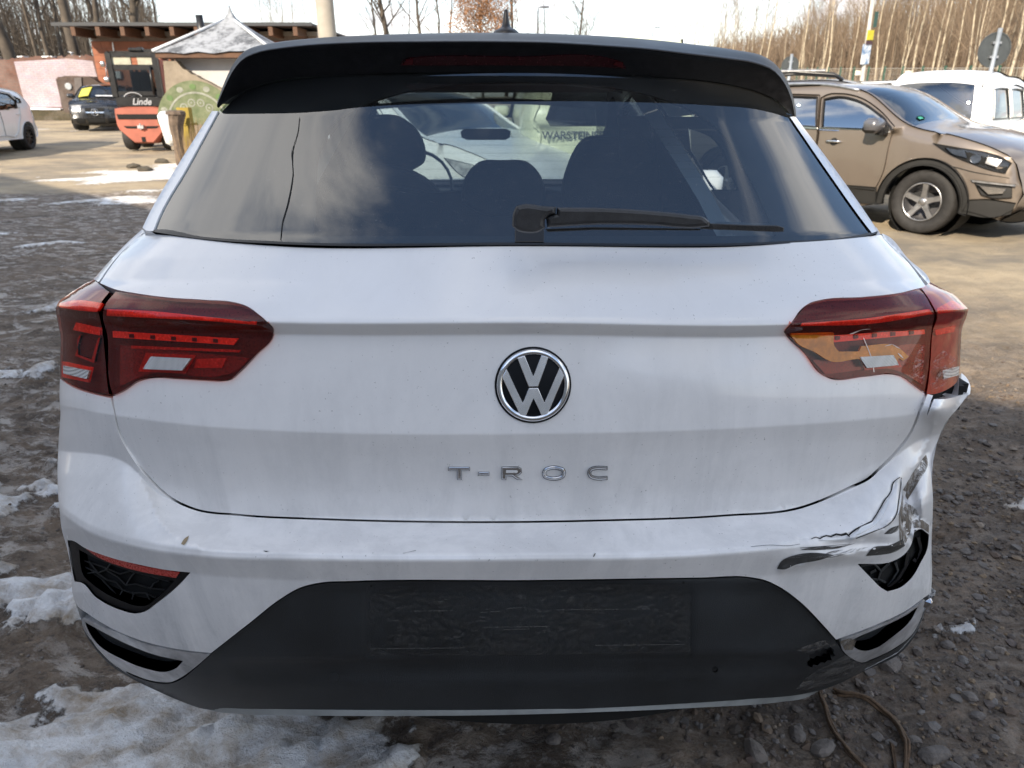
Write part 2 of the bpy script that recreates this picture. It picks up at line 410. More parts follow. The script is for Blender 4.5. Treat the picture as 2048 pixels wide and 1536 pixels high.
dry = np.clip((GY-6.5)/6+(GX-.5)*.28*(GY < 12), 0, 1).ravel(); at = me.attributes.new('dry', 'FLOAT', 'POINT'); at.data.foreach_set('value', dry.astype(np.float32))
at = me.attributes.new('frost', 'FLOAT', 'POINT'); at.data.foreach_set('value', (np.clip(.75-GX*.8, .12, 1)).ravel().astype(np.float32))
me.polygons.foreach_set('use_smooth', [True]*len(me.polygons))
M_gr = newmat('mud_ground'); t = NT(M_gr); c = t.co(); cm = t.co(scale=(1, 1.75, 1), rot=(0, 0, .35))
sa = t.n('ShaderNodeAttribute', attribute_name='snow').outputs['Fac']; da = t.n('ShaderNodeAttribute', attribute_name='dry').outputs['Fac']
nA = t.noise(2.2, 9, .68, cm); nB = t.noise(11, 8, .7, c); nC = t.noise(85, 5, .7, c)
wet = t.ramp(nA, .36, .66, (.042, .027, .018), (.27, .195, .135)); wet = t.mix(t.math('MULTIPLY', t.ramp(nB, .40, .60), .8), wet, (.115, .084, .060)); wet = t.mix(t.math('MULTIPLY', t.ramp(t.noise(28, 6, .75, cm), .50, .62), .7), wet, (.035, .028, .023))
dryc = t.ramp(nA, .3, .7, (.30, .24, .16), (.48, .385, .255)); dryc = t.mix(t.ramp(t.noise(.5, 6, .6, cm), .45, .6), dryc, (.20, .17, .13))
wet = t.mix(t.math('MULTIPLY', t.ramp(t.noise(7, 9, .78, cm, .5), .50, .58), .6), wet, (.27, .215, .165)); base = t.mix(da, wet, dryc); base = t.mix(t.math('MULTIPLY', t.ramp(nC, .42, .75), .35), base, (.24, .215, .18))
thin = t.math('MULTIPLY', t.ramp(t.noise(6.5, 12, .80, cm, .4), .50, .57), t.ramp(t.noise(1.3, 4, .5, c), .30, .48))   # thin frost and slush smears
dinv = t.math('SUBTRACT', 1., t.math('MULTIPLY', da, .85)); base = t.mix(t.math('MULTIPLY', t.math('MULTIPLY', t.math('MULTIPLY', thin, t.n('ShaderNodeAttribute', attribute_name='frost').outputs['Fac']), .68), dinv), base, (.56, .515, .465))
sm_ = t.ramp(t.math('ADD', sa, t.math('MULTIPLY', t.math('SUBTRACT', t.noise(18, 10, .78, c), .5), 1.9)),   .41, .55)
scol = t.mix(t.ramp(t.noise(6, 8, .7, cm), .42, .66), (.88, .88, .88), (.40, .31, .215)); scol = t.mix(t.math('MULTIPLY', t.ramp(nC, .6, .7), .5), scol, (.16, .13, .10))
fin = t.mix(sm_, base, scol)
hN = t.math('ADD', t.math('ADD', t.math('MULTIPLY', nC, .35), t.math('MULTIPLY', nB, .9)), t.math('MULTIPLY', sm_, .25))
t.bsdf(Base_Color=fin, Roughness=t.math('SUBTRACT', .95, t.math('MULTIPLY', t.ramp(nB, .5, .75), .25)), Normal=t.bump(t.math('ADD', hN, t.math('MULTIPLY', t.noise(300, 3, .7, c), .12)), .95, .035))
me.materials.append(M_gr); go = bpy.data.objects.new('ground', me); COL.objects.link(go); tag(go, kind='structure')
from mathutils.bvhtree import BVHTree
def hground(x, y):
    i = min(max(np.searchsorted(gys, y)-1, 0), ny-2); j = min(max(np.searchsorted(gxs, x)-1, 0), nx-2)
    a = (y-gys[i])/(gys[i+1]-gys[i]); b = (x-gxs[j])/(gxs[j+1]-gxs[j])
    return float((hgt[i, j]*(1-b)+hgt[i, j+1]*b)*(1-a)+(hgt[i+1, j]*(1-b)+hgt[i+1, j+1]*b)*a)-.02
# ---- gravel: loose stones too many to count, and a few large ones
def icos(sub):
    import bmesh
    bm = bmesh.new(); bmesh.ops.create_icosphere(bm, subdivisions=sub, radius=1.); v = np.array([tuple(q.co) for q in bm.verts]); f = np.array([[q.index for q in p.verts] for p in bm.faces]); bm.free(); return v, f
IV1, IF1 = icos(1); IV2, IF2 = icos(2)
def rocks(n, place, size, V0, F0):
    vs, fs = [], []; k = 0
    protos = []
    for _ in range(14):
        v = V0.copy()
        for _ in range(7):
            d = RNG.normal(size=3); d /= np.linalg.norm(d); c = RNG.uniform(.45, .85); s = v@d; v = v-np.outer(np.clip(s-c, 0, None), d)*.9
        protos.append(v)
    for i in range(n):
        x, y = place(); s = size(); v = protos[RNG.integers(14)]*np.array([1, RNG.uniform(.6, .95), RNG.uniform(.4, .7)])*s
        a = RNG.uniform(0, 6.28); ca, sa_ = math.cos(a), math.sin(a); v = v@np.array([[ca, sa_, 0], [-sa_, ca, 0], [0, 0, 1]])
        v = v+[x, y, hground(x, y)+s*RNG.uniform(-.05, .28)]; vs.append(v); fs.append(F0+k); k += len(V0)
    return np.vstack(vs), np.vstack(fs)
M_rock = newmat('rock'); t = NT(M_rock); c = t.co(); g_ = t.n('ShaderNodeNewGeometry').outputs['Random Per Island']
q_ = t.n('ShaderNodeValToRGB', {0: g_}); e_ = q_.color_ramp.elements; e_[0].color = (.060, .046, .037, 1); e_[1].color = (.20, .175, .155, 1)
for p_, cc in ((.3, (.11, .088, .072, 1)), (.55, (.17, .155, .142, 1)), (.72, (.09, .062, .050, 1)), (.9, (.25, .18, .11, 1))): e = q_.color_ramp.elements.new(p_); e.color = cc
t.bsdf(Base_Color=t.mix(t.math('MULTIPLY', t.ramp(t.noise(60, 6, .7, c), .4, .7), .5), q_.outputs[0], (.055, .045, .038)), Roughness=.85, Normal=t.bump(t.noise(140, 5, .7, c), .5, .006))
def pl_right():
    while True:
        x, y = RNG.uniform(.0, 3.4), RNG.uniform(.95, 4.2)
        d = np.clip((x-.15)*1.6, 0, 1)*np.clip((4.3-y)/2.2, .0, 1)*(1 if y < 2.6 else .5)
        if RNG.random() < d and not (abs(x) < .8 and y > 1.55): return x, y
v1, f1 = rocks(9000, pl_right, lambda: .004+.009*RNG.random()**1.8, IV1, IF1)
v2, f2 = rocks(3200, pl_right, lambda: .010+.015*RNG.random()**2.2, IV1, IF1)
def pl_left():
    while True:
        x, y = -RNG.random()**1.3*3.4+.2, RNG.uniform(.85, 4.6); i = min(np.searchsorted(gys, y), ny-1); j = min(np.searchsorted(gxs, x), nx-1)
        if RNG.random() > mask[i, j]*1.15 and RNG.random() < .25+.75*(n2[i, j] > .05): return x, y
v3, f3 = rocks(7000, pl_left, lambda: .0022+.0075*RNG.random()**3, IV1, IF1)
gv = np.vstack([v1, v2, v3]); gf = np.vstack([f1, f2+len(v1), f3+len(v1)+len(v2)])
tag(mesh_obj('gravel', gv, gf, M_rock, None, False), kind='stuff')
BIG = [(1783, 1318, .034, 'angular grey-brown stone touching the bumper shadow below the chrome trim'), (1647, 1482, .033, 'rounded grey stone left of the dry stalks at the lower edge'), (1600, 1450, .025, 'grey stone on the mud below the white bumper lip'),
 (1515, 1488, .034, 'upright brown stone half sunk in mud under the bumper lip'), (1108, 1461, .022, 'small brown stone lying alone under the middle of the bumper'), (1940, 1390, .019, 'dark flat stone between gravel at the right edge'),
 (1865, 1440, .018, 'square grey stone on gravel right of the dry stalks'), (1872, 1497, .036, 'largest flat grey stone at the lower right corner'), (1830, 1468, .018, 'pale tan curved stone resting against a dry stalk'),
 (1760, 1455, .017, 'dark stone between the two dry stalks'), (1960, 1420, .018, 'grey wedge-shaped stone near the lower right edge'), (1900, 985, .026, 'reddish round stone beside small snow patches right of the car'),
 (1915, 1525, .024, 'brown stone cut by the bottom edge of the picture at right'), (1900, 1282, .022, 'grey stone just below the snow patch beside the car')]
M_bst = pbr('stone_surface', (.15, .13, .115), .88, 0, 0, 14, .4, .6, 90)
for px, py, s, lb in BIG:
    g0 = Gp(px, py); RNGs = np.random.default_rng(int(px)); v = IV2.copy()
    for _ in range(9):
        d = RNGs.normal(size=3); d /= np.linalg.norm(d); c = RNGs.uniform(.5, .85); q = v@d; v = v-np.outer(np.clip(q-c, 0, None), d)*.92
    a = RNGs.uniform(0, 3); v = v*[1.15, .85, .62]; v = v@np.array([[math.cos(a), math.sin(a), 0], [-math.sin(a), math.cos(a), 0], [0, 0, 1]])*s
    o = mesh_obj('stone', v, IF2, M_bst, None, False); o.location = (g0[0], g0[1], hground(g0[0], g0[1])+s*.28); tag(o, lb, 'stone', 'larger stones on the gravel beside the car')
# ---- dry stalks trailing from under the bumper
M_stalk = pbr('dry_stalk', (.13, .080, .045), .8, 0, 0, 60, .5, .6, 300)
for nm, pts, r_, lb in (('dry_stalk', [(1636, 1340), (1645, 1380), (1660, 1420), (1682, 1462), (1715, 1505), (1760, 1560)], .0065, 'thick brown stalk running from under the bumper to the bottom edge, left one of two'),
                        ('dry_stalk', [(1680, 1368), (1735, 1385), (1775, 1404), (1805, 1445), (1817, 1490), (1812, 1560)], .0075, 'thick brown stalk bending right from under the bumper between stones'),
                        ('dry_stalk', [(1786, 1470), (1795, 1500), (1806, 1550)], .004, 'short thin brown stalk beside the thick right-hand stalk'),
                        ('dry_stalk', [(1672, 1362), (1700, 1372), (1722, 1378)], .007, 'short split piece of yellow-brown stalk at the bumper edge')):
    q = sm(pts, False, 8, 180); mb = MB(); p3 = []
    for x, y in q: g0 = Gp(x, y); p3.append(Vector((g0[0], g0[1], hground(*g0)+r_+.004+.003*math.sin(x*.07))))
    for k in range(3):
        o_ = Vector((math.cos(k*2.1), .3*math.sin(k*2.1), math.sin(k*2.1)))*r_*.6; mb.tube([p+o_*(1+.4*math.sin(i*.6+k)) for i, p in enumerate(p3)], [r_*.62*(1-.3*i/len(p3)) for i in range(len(p3))], 6)
    tag(mb.build(nm, M_stalk, None, True), lb, 'stalk', 'dry stalks under the bumper')
# ---- long industrial hall behind the photographer; its roof line throws the shade over the foreground
M_hall = pbr('hall_cladding', (.22, .23, .24), .6, 0, 0, .6, .2)
e1 = Vector((.743, -.669, 0)); nrm = Vector((-.669, -.743, 0)); HH = 6.4
Ls = (HH+.25)/math.tan(SUN_EL)+.25; bp = Vector((2.3, 3.45, 0))-Vector((ldir.x, ldir.y, 0)).normalized()*Ls
hall = empty('warehouse', tuple(bp), world=True, label='long grey metal-clad warehouse behind the camera shading the yard', cat='building')
def hp(s, d, z): return bp+e1*s+nrm*d+Vector((0, 0, z))
mb = MB(); v = [hp(s, d, z) for z in (-.3, HH) for s, d in ((-20, 0), (34, 0), (34, 18), (-20, 18))]; mb.add(v, [(0, 1, 5, 4), (1, 2, 6, 5), (2, 3, 7, 6), (3, 0, 4, 7), (4, 5, 6, 7)]); mb.build('wall', M_hall, hall)
mb = MB(); v = [hp(s, d, z) for z in (HH, HH+.25) for s, d in ((-20.2, -.25), (34.2, -.25), (34.2, 18.2), (-20.2, 18.2))]; mb.add(v, [(0, 1, 5, 4), (1, 2, 6, 5), (2, 3, 7, 6), (3, 0, 4, 7), (4, 5, 6, 7), (3, 2, 1, 0)]); mb.build('roof', M_trim, hall)
for s in (-10, 0, 10, 20):
    mb = MB(); mb.add([hp(s+a, -.02, z) for a, z in ((0, .0), (3.4, .0), (3.4, 3.6), (0, 3.6))], [(0, 1, 2, 3)]); mb.build('door', pbr('hall_door', (.35, .36, .37), .5), hall)
# ---- bare trees
def grow(seed, H, r0, lean=(0, 0), nb=16, twig=90, style='birch', splay=.55):
    rs = random.Random(seed); T = MB(); W = MB(); pts = []; n = 10; x = y = 0.; dx, dy = lean
    for i in range(n+1):
        pts.append(Vector((x, y, H*i/n))); x += dx*H/n+rs.uniform(-.035, .035)*H/n*3.6; y += dy*H/n+rs.uniform(-.03, .03)*H/n*3
    rad = [max(r0*(1-.93*(i/n)**1.05), .008) for i in range(n+1)]; T.tube(pts, rad, 6)
    def at(t): i = min(int(t*n), n-1); return pts[i].lerp(pts[i+1], t*n-i)
    def limb(p, d, L, r, depth):
        q = [p]; m = 4
        for i in range(m):
            d = (d+Vector((rs.uniform(-.22, .22), rs.uniform(-.22, .22), rs.uniform(-.05, .22)))).normalized(); q.append(q[-1]+d*L/m)
        (T if r > .03 else W).tube(q, [r, r*.8, r*.6, r*.42, r*.18], 4 if r > .012 else 3, False)
        if depth:
            for k in range(rs.randint(4, 6)):
                i = rs.randint(1, m); dd = (d+Vector((rs.uniform(-.9, .9), rs.uniform(-.9, .9), rs.uniform(-.2, .7)))).normalized(); limb(q[i], dd, L*rs.uniform(.35, .6), r*.45, depth-1)
    for k in range(nb):
        t = rs.uniform(.22 if style != 'big' else .3, .97); a = rs.uniform(0, 6.28); up = rs.uniform(.45, 1.2)
        d = Vector((math.cos(a)*splay*1.2, math.sin(a)*splay*1.2, up)).normalized(); L = H*(.10+.26*(1-t))*rs.uniform(.7, 1.2)*(1.3 if style == 'big' else 1)
        limb(at(t), d, L, max(r0*.34*(1-t*.8), .012), 2)
    return T, W
def treemesh(T, W, mt, mw):
    a = bpy.data.meshes.new('trunk'); a.from_pydata(T.v, [], T.f); a.materials.append(mt); a.polygons.foreach_set('use_smooth', [True]*len(a.polygons))
    b = bpy.data.meshes.new('crown'); b.from_pydata(W.v, [], W.f); b.materials.append(mw); return a, b
M_birch = newmat('birch_bark'); t = NT(M_birch); c = t.co(scale=(3, 3, 1.2)); t.bsdf(Base_Color=t.ramp(t.noise(2.2, 6, .75, c), .36, .52, (.10, .085, .06), (.42, .36, .265)), Roughness=.8)
M_twig = pbr('birch_twigs', (.19, .14, .095), .85, 0, 0, 1.5, .35)
M_darkb = pbr('dark_bark', (.075, .060, .046), .9, 0, 0, 3, .5)
M_dtwig = pbr('dark_twigs', (.085, .068, .052), .9)
BT = [treemesh(*grow(11+i, h, r, (l, 0), nb, 0), M_birch, M_twig) for i, (h, r, l, nb) in enumerate(((14, .065, .01, 30), (12, .055, -.02, 28), (15, .075, .0, 32), (11, .048, .03, 28), (13, .055, -.03, 26)))]
BU = [treemesh(*grow(61+i, h, .05, (l, 0), 22, 0, splay=.5), M_twig, M_twig) for i, (h, l) in enumerate(((8.5, .03), (7, -.05), (10, .02)))]
DT = [treemesh(*grow(31+i, h, r, (l, 0), nb, 0, 'big', .7), M_darkb, M_dtwig) for i, (h, r, l, nb) in enumerate(((15, .30, -.10, 15), (16, .24, -.05, 14), (13, .13, .04, 16), (12, .09, -.04, 18)))]
def tree(meshes, x, y, sc, label, group, rz=None, name='bare_tree', cat='tree'):
    r = empty(name, (x, y, float(rise(y))-.15), random.uniform(0, 6.28) if rz is None else rz, label=label, cat=cat, group=group)
    for nm, m in zip(('trunk', 'crown'), meshes):
        o = bpy.data.objects.new(nm, m); COL.objects.link(o); o.parent = r
    r.scale = (sc, sc, sc); return r
def xat(px, Y, y=150): u, yf, zf = ray(px, y); return float(u/yf*Y)
# pale birches along the right-hand fence, each at its place across the picture
bx = [1352, 1362, 1388, 1400, 1425, 1458, 1470, 1532, 1375, 1410, 1441, 1490, 1516, 1566, 1592, 1640, 1645, 1651, 1702, 1757, 1762, 1806, 1820, 1838, 1862, 1873, 1902, 1928, 1946, 1950, 1975, 2020, 2026, 2050, 2078]
for i, px in enumerate(bx):
    k = (px-1350)/730.; Y = 92-62*k**.8+random.uniform(0, 4) if px < 1600 else 56-21*(px-1600)/450+random.uniform(0, 5)
    tree(BT[i % 5], xat(px, Y), Y, random.uniform(.8, 1.15), 'slender bare pale-barked birch at the woodland edge behind the wire fence', 'birches behind the wire fence', name='birch_tree')
for i in range(110):
    px = random.uniform(1420, 2120); Y0 = 95-66*((px-1350)/730.)**.8 if px < 1600 else 60-21*(px-1600)/450; Y = Y0+random.uniform(2, 16); m = BU[i % 3] if i % 3 else BT[i % 5]
    tree(m, xat(px, Y), Y, random.uniform(.75, 1.2), 'thin bare brown young tree in the thicket behind the birches', 'thicket of young trees')
# far masses of wood that nobody could count
def wood(name, px0, px1, Yf, hf, n, mat, dp=22, seed=3):
    rs = random.Random(seed); mb = MB()
    for i in range(n):
        px = rs.uniform(px0, px1); k = (px-px0)/(px1-px0); Y = Yf(k)+rs.uniform(0, dp); x = xat(px, Y); z0 = float(rise(Y)); h = hf(k)*rs.uniform(.55, 1.1); l = rs.uniform(-.06, .06)
        a = Vector((x, Y, z0-.2)); b = Vector((x+l*h*.5, Y, z0+h*.5)); c = Vector((x+l*h*1.2, Y, z0+h)); r = Y*.00050*rs.uniform(.6, 1.6)
        mb.tube([a, b, c], [r*1.3, r, r*.3], 3, False)
        for j in range(13):
            t_ = rs.uniform(.15, .95); p = a.lerp(c, t_); d = Vector((rs.uniform(-1, 1), rs.uniform(-.5, .5), rs.uniform(.3, 1.6))).normalized()*h*rs.uniform(.08, .26)
            mb.tube([p, p+d*.5+Vector((0, 0, .1)), p+d], [r*.5, r*.35, r*.12], 3, False)
    tag(mb.build(name, mat), kind='stuff')
M_twigw = pbr('far_twigs', (.125, .088, .060), .9, 0, 0, .3, .35)
wood('distant_wood', 1405, 2250, lambda k: 112-45*k, lambda k: 7+8*k, 3600, M_twigw)
wood('distant_thicket', -700, 330, lambda k: 58, lambda k: 9.5, 1700, M_dtwig, 25, 5)
wood('far_treeline', 1290, 1560, lambda k: 150, lambda k: 7+4*k, 260, pbr('pale_twigs', (.30, .24, .19), .9), 20, 8)
# left-hand big dark trees behind the brick wall
for i, (px, Y, m, sc, rz, lb) in enumerate(((40, 34, 0, 1.0, 0, 'thick dark leaning bare tree leftmost above the brick wall'), (-30, 36, 1, 1.0, 1, 'dark bare tree cut by the left edge of the picture'), (92, 38, 2, 1., 2, 'thin dark crooked bare tree right of the thickest leftmost trunk'),
     (118, 36, 3, 1.1, 0, 'thin leaning bare sapling above the pale painted wall'), (165, 33, 1, 1.0, 0, 'thick dark leaning bare tree just left of the flat-roofed brick building'), (187, 34.5, 2, 1.25, .3, 'bare tree directly at the corner of the flat-roofed brick building'),
     (214, 38, 2, 1.1, 4, 'slim bare tree rising behind the left end of the flat roof'), (243, 37, 0, .9, 3.3, 'forked dark bare tree behind the flat roof'), (318, 45, 3, 1.1, 1, 'single slim pale bare tree behind the middle of the flat roof'), (66, 44, 3, 1.2, 5, 'slim bare tree between the two thick leftmost trunks'))):
    tree(DT[m], xat(px, Y, 100), Y, sc, lb, 'bare trees behind the brick wall', rz)
for px, Y, sc in ((505, 55, .8), (528, 56, .9), (548, 54, .75), (572, 58, .9), (590, 55, .85), (612, 57, .8), (690, 70, .7), (722, 75, .7)):
    tree(BU[int(px) % 3], xat(px, Y, 80), Y, sc*1.15, 'thin bare whip-like tree behind the flat-roofed brick building', 'whip-like trees behind the brick building')
for px, Y, sc, m, lb in ((843, 46, .95, 2, 'tall bare tree with two main stems in the middle distance, left one'), (874, 48, 1.0, 3, 'tall bare tree beside the twin-stemmed tree in the middle distance'), (820, 60, .9, 3, 'smaller bare tree left of the tall middle-distance trees'), (905, 58, 1., 3, 'bare tree between the tall middle trees and the rusty-leaved tree'), (760, 62, 1.0, 2, 'bare tree rising just right of the concrete pole'), (796, 64, 1.05, 0, 'branching bare tree between the concrete pole and the tall middle trees'), (1012, 66, .8, 1, 'bare tree half hidden behind the roof aerial'), (1098, 70, .75, 2, 'bare tree just right of the nearer street lamp'), (1140, 72, .7, 0, 'last bare tree before the open sky right of the nearer street lamp')):
    tree(DT[m], xat(px, Y, 80), Y, sc, lb, 'middle-distance trees above the roof')
for px in (735, 770, 785, 800, 860, 925, 940, 1060, 1090, 1045, 1072, 1110, 1128, 1150, 1172): tree(BU[px % 3], xat(px, 80, 80), 80, random.uniform(.8, 1.1), 'faint pale bare tree far off in the haze above the car roof', 'faint far trees')
# tree still holding rust-brown leaves
rt_ = tree(DT[2], xat(965, 52, 80), 52, .85, 'tree still holding rust-brown leaves above the car roof, left of the aerial', None)
lv = MB(); rs = random.Random(4)
for i in range(9500):
    a = rs.uniform(0, 6.28); u = rs.uniform(-1, 1); r_ = rs.random()**.45; z = 6.6+u*3.6*r_; q = math.sqrt(max(0, 1-u*u))*r_*2.6*(1+.25*math.sin(a*3+u*5)); p = Vector((q*math.cos(a), q*math.sin(a), z)); s = rs.uniform(.06, .13)
    d1 = Vector((rs.uniform(-1, 1), rs.uniform(-1, 1), rs.uniform(-1, 1))).normalized()*s; d2 = d1.orthogonal().normalized()*s*.7; lv.add([p-d1, p+d2, p+d1], [(0, 1, 2)])
o = mesh_obj('foliage', lv.v, lv.f, pbr('rust_leaves', (.26, .13, .06), .8, 0, 0, 1.2, .5), None, False); o.parent = rt_; o['kind'] = 'stuff'

# ================================================================== THE WHITE CAR SEEN FROM BEHIND
# Shape of the car's tail: feature lines (crease, ledge, sill) with their distance; plan curvature towards the corners; slight yaw.
LX = np.array([[455, 288], [470, 282], [520, 222], [558, 188], [576, 155], [604, 116], [616, 110], [642, 113], [672, 119], [760, 119], [800, 119], [822, 121], [870, 117], [950, 114], [1030, 120], [1061, 124], [1092, 134], [1144, 142], [1186, 143], [1217, 151], [1246, 161], [1293, 187], [1324, 216], [1350, 255], [1376, 307], [1400, 360], [1416, 398], [1440, 440]], float)
RX = np.array([[455, 1757], [475, 1768], [520, 1812], [560, 1855], [588, 1908], [619, 1940], [654, 1927], [743, 1922], [790, 1920], [840, 1900], [880, 1878], [930, 1868], [1000, 1866], [1100, 1864], [1180, 1864], [1210, 1856], [1240, 1848], [1270, 1832], [1305, 1802], [1340, 1733], [1378, 1655], [1390, 1625], [1440, 1560]], float)
LX[:, 1] -= 3; RX[:, 1] += 3
def rowf(pts):
    p = np.array(pts, float); q = sm(p, False, 10., 180); return q[:, 0], q[:, 1]
ROWS = [  # (y at x ...), distance at the car's middle
 (rowf([(100, 440), (300, 462), (400, 476), (560, 487), (1040, 489), (1550, 487), (1700, 477), (1762, 466), (1950, 440)]), 1.172),
 (rowf([(112, 604), (204, 616), (380, 630), (560, 636), (1066, 636), (1560, 640), (1700, 634), (1868, 616), (1940, 607)]), 1.066),
 (rowf([(112, 614), (204, 626), (380, 640), (560, 646), (1066, 646), (1560, 650), (1700, 644), (1868, 626), (1940, 617)]), 1.061),
 (rowf([(112, 632), (204, 645), (380, 661), (560, 668), (1066, 669), (1560, 672), (1700, 666), (1868, 648), (1940, 636)]), 1.078),
 (rowf([(112, 738), (204, 748), (380, 752), (560, 762), (1066, 770), (1560, 762), (1700, 756), (1868, 742), (1940, 725)]), 1.056),
 (rowf([(112, 808), (204, 826), (380, 850), (560, 862), (1066, 868), (1560, 852), (1700, 842), (1868, 820), (1940, 800)]), 1.034),
 (rowf([(112, 835), (204, 855), (380, 890), (560, 905), (1066, 912), (1560, 895), (1700, 885), (1868, 850), (1940, 830)]), 1.039),
 (rowf([(112, 900), (250, 925), (320, 990), (400, 1020), (640, 1036), (900, 1042), (1200, 1040), (1450, 1030), (1600, 1014), (1700, 980), (1760, 940), (1840, 880), (1940, 860)]), 1.048),
 (rowf([(112, 1005), (181, 1050), (275, 1080), (398, 1098), (600, 1106), (1060, 1107), (1400, 1100), (1600, 1080), (1700, 1062), (1800, 1020), (1865, 985), (1940, 940)]), .957),
 (rowf([(112, 1018), (181, 1065), (275, 1094), (398, 1112), (600, 1119), (1060, 1120), (1400, 1112), (1600, 1092), (1700, 1075), (1800, 1035), (1865, 1000), (1940, 960)]), .951),
 (rowf([(112, 1065), (175, 1098), (275, 1130), (381, 1147), (543, 1158), (1060, 1160), (1500, 1152), (1600, 1145), (1715, 1127), (1800, 1110), (1865, 1060), (1940, 1020)]), .964),
 (rowf([(112, 1175), (160, 1222), (282, 1285), (422, 1310), (600, 1320), (1060, 1325), (1500, 1310), (1675, 1282), (1815, 1225), (1865, 1180), (1940, 1100)]), .972),
 (rowf([(112, 1200), (162, 1252), (217, 1328), (308, 1380), (399, 1418), (600, 1424), (1060, 1425), (1500, 1412), (1640, 1390), (1730, 1345), (1840, 1265), (1865, 1230), (1940, 1180)]), 1.006),
 (rowf([(112, 1600), (1940, 1600)]), 1.08)]
def bulge(s):
    s = np.minimum(np.abs(s), 1.0); return .075*s**2+.055*s**6+.085*(1-np.sqrt(np.clip(1-np.minimum(s, .9985)**12, 0, 1)))
def depth_body(x, y):
    ys = np.stack([np.interp(x, r[0][0], r[0][1]) for r in ROWS]); yc = np.array([r[1] for r in ROWS])
    D = 0
    for dy, wt in ((-2, .2), (-1, .2), (0, .2), (1, .2), (2, .2)):
        yy = y+dy; k = np.clip((yy[None] > ys).sum(0)-1, 0, len(ROWS)-2); i = np.arange(len(x))
        t = (yy-ys[k, i])/(ys[k+1, i]-ys[k, i]); D = D+wt*(yc[k]*(1-t)+yc[k+1]*t)
    cxp = np.interp(y, [100, 480, 770, 1430], [1012, 1045, 1062, 1052])
    L = np.interp(y, LX[:, 0], LX[:, 1]); Rr = np.interp(y, RX[:, 0], RX[:, 1])
    s = np.where(x > cxp, (x-cxp)/(Rr-cxp), (cxp-x)/(cxp-L))
    Xm = (x-1066)/F*1.2
    return D+bulge(s)+.06*Xm
def dent(x, y):        # crushed right-hand corner of the bumper
    d = 0
    for (a, b, sa, sb, h) in ((1822, 1010, 22, 60, .035), (1795, 1075, 45, 26, -.018), (1700, 1085, 90, 9, .006), (1760, 1030, 30, 40, .008), (1880, 820, 30, 26, -.05), (1850, 905, 24, 40, .018), (1690, 1112, 120, 14, -.008)):
        d = d+h*np.exp(-((x-a)/sa)**2-((y-b)/sb)**2)
    for pts, h, wd in (([(1808, 985), (1804, 1040), (1822, 1082)], .020, 8), ([(1797, 958), (1792, 1030), (1765, 1056), (1705, 1078)], -.010, 7), ([(1852, 905), (1828, 960), (1809, 1000)], .010, 7),
        ([(1565, 1137), (1650, 1115), (1780, 1092), (1818, 1088), (1836, 1050)], -.010, 9), ([(1838, 985), (1846, 1040), (1862, 1062)], -.008, 8), ([(1830, 1030), (1862, 1050)], .010, 8), ([(1870, 850), (1848, 900), (1830, 930)], -.012, 9), ([(1600, 1078), (1690, 1072), (1745, 1046), (1790, 968)], .005, 5), ([(252, 872), (282, 955), (318, 1042), (356, 1076), (398, 1093)], -.007, 16)):
        p = np.array(pts, float); D = np.full(np.shape(x), 1e9)
        for a, b in zip(p[:-1], p[1:]):
            t = np.clip(((x-a[0])*(b[0]-a[0])+(y-a[1])*(b[1]-a[1]))/((b-a)**2).sum(), 0, 1); D = np.minimum(D, np.hypot(x-a[0]-t*(b[0]-a[0]), y-a[1]-t*(b[1]-a[1])))
        d = d+h*np.exp(-D/wd)
    return d
def S(q, off=0.):
    q = np.asarray(q, float); return P(q[:, 0], q[:, 1], depth_body(q[:, 0], q[:, 1])-off)
def Sb(q, off=0.):
    q = np.asarray(q, float); return P(q[:, 0], q[:, 1], depth_body(q[:, 0], q[:, 1])+dent(q[:, 0], q[:, 1])-off)
def lidwave(q, off=0.):
    q = np.asarray(q, float); x, y = q[:, 0], q[:, 1]
    d = .004*np.exp(-((x-1450)/260)**2-((y-880)/60)**2)-.003*np.exp(-((x-1350)/220)**2-((y-760)/50)**2)+.003*np.exp(-((x-620)/200)**2-((y-950)/50)**2)+.012*np.clip((x-1640)/120, 0, 1)**2*np.exp(-((y-985)/40)**2)
    return P(x, y, depth_body(x, y)+d-off)
def off(fn, o): return lambda q, h=0.: fn(q, o+h)
AX = np.array([.0385, .95, 0])
car = empty('crossover_car', tuple(AX+[-.12, 2.0, 0]), world=True, label='white compact crossover with black roof spoiler and smashed right bumper corner, filling the foreground', cat='car')
# ---- tailgate
lid = [(283, 470), (300, 464), (400, 477), (560, 487), (800, 489), (1040, 489), (1300, 489), (1550, 487), (1700, 477), (1762, 470), (1812, 520), (1853, 574), (1838, 576.5), (1805, 584.5), (1729, 593.5), (1642, 599.5), (1620, 605.5), (1600, 620.5), (1586, 641), (1567.5, 663), (1574, 673), (1608, 706), (1640, 747), (1660, 757.5), (1729, 753.5), (1787, 749.5), (1804, 754), (1826, 770), (1850, 788), (1847, 805), (1838, 822), (1818, 866), (1790, 902), (1757, 935), (1735, 955), (1700, 972), (1655, 993), (1600, 1013), (1450, 1029), (1200, 1039), (900, 1042), (640, 1036), (480, 1028), (390, 1016), (345, 995), (305, 960), (262, 905), (240, 862), (230, 820), (226, 793), (246, 784), (281, 762), (301, 757), (359, 758.5), (410, 761.5), (448, 762.5), (465, 758.5), (478, 747.5), (513.5, 711), (547.5, 671), (548.5, 660), (533.5, 642.5), (515, 626.5), (495, 612.5), (469, 604.5), (410, 599.5), (334, 594.5), (270, 586), (229, 578), (200, 566), (232, 520)]
LID = sm(lid, True, 9, 50)
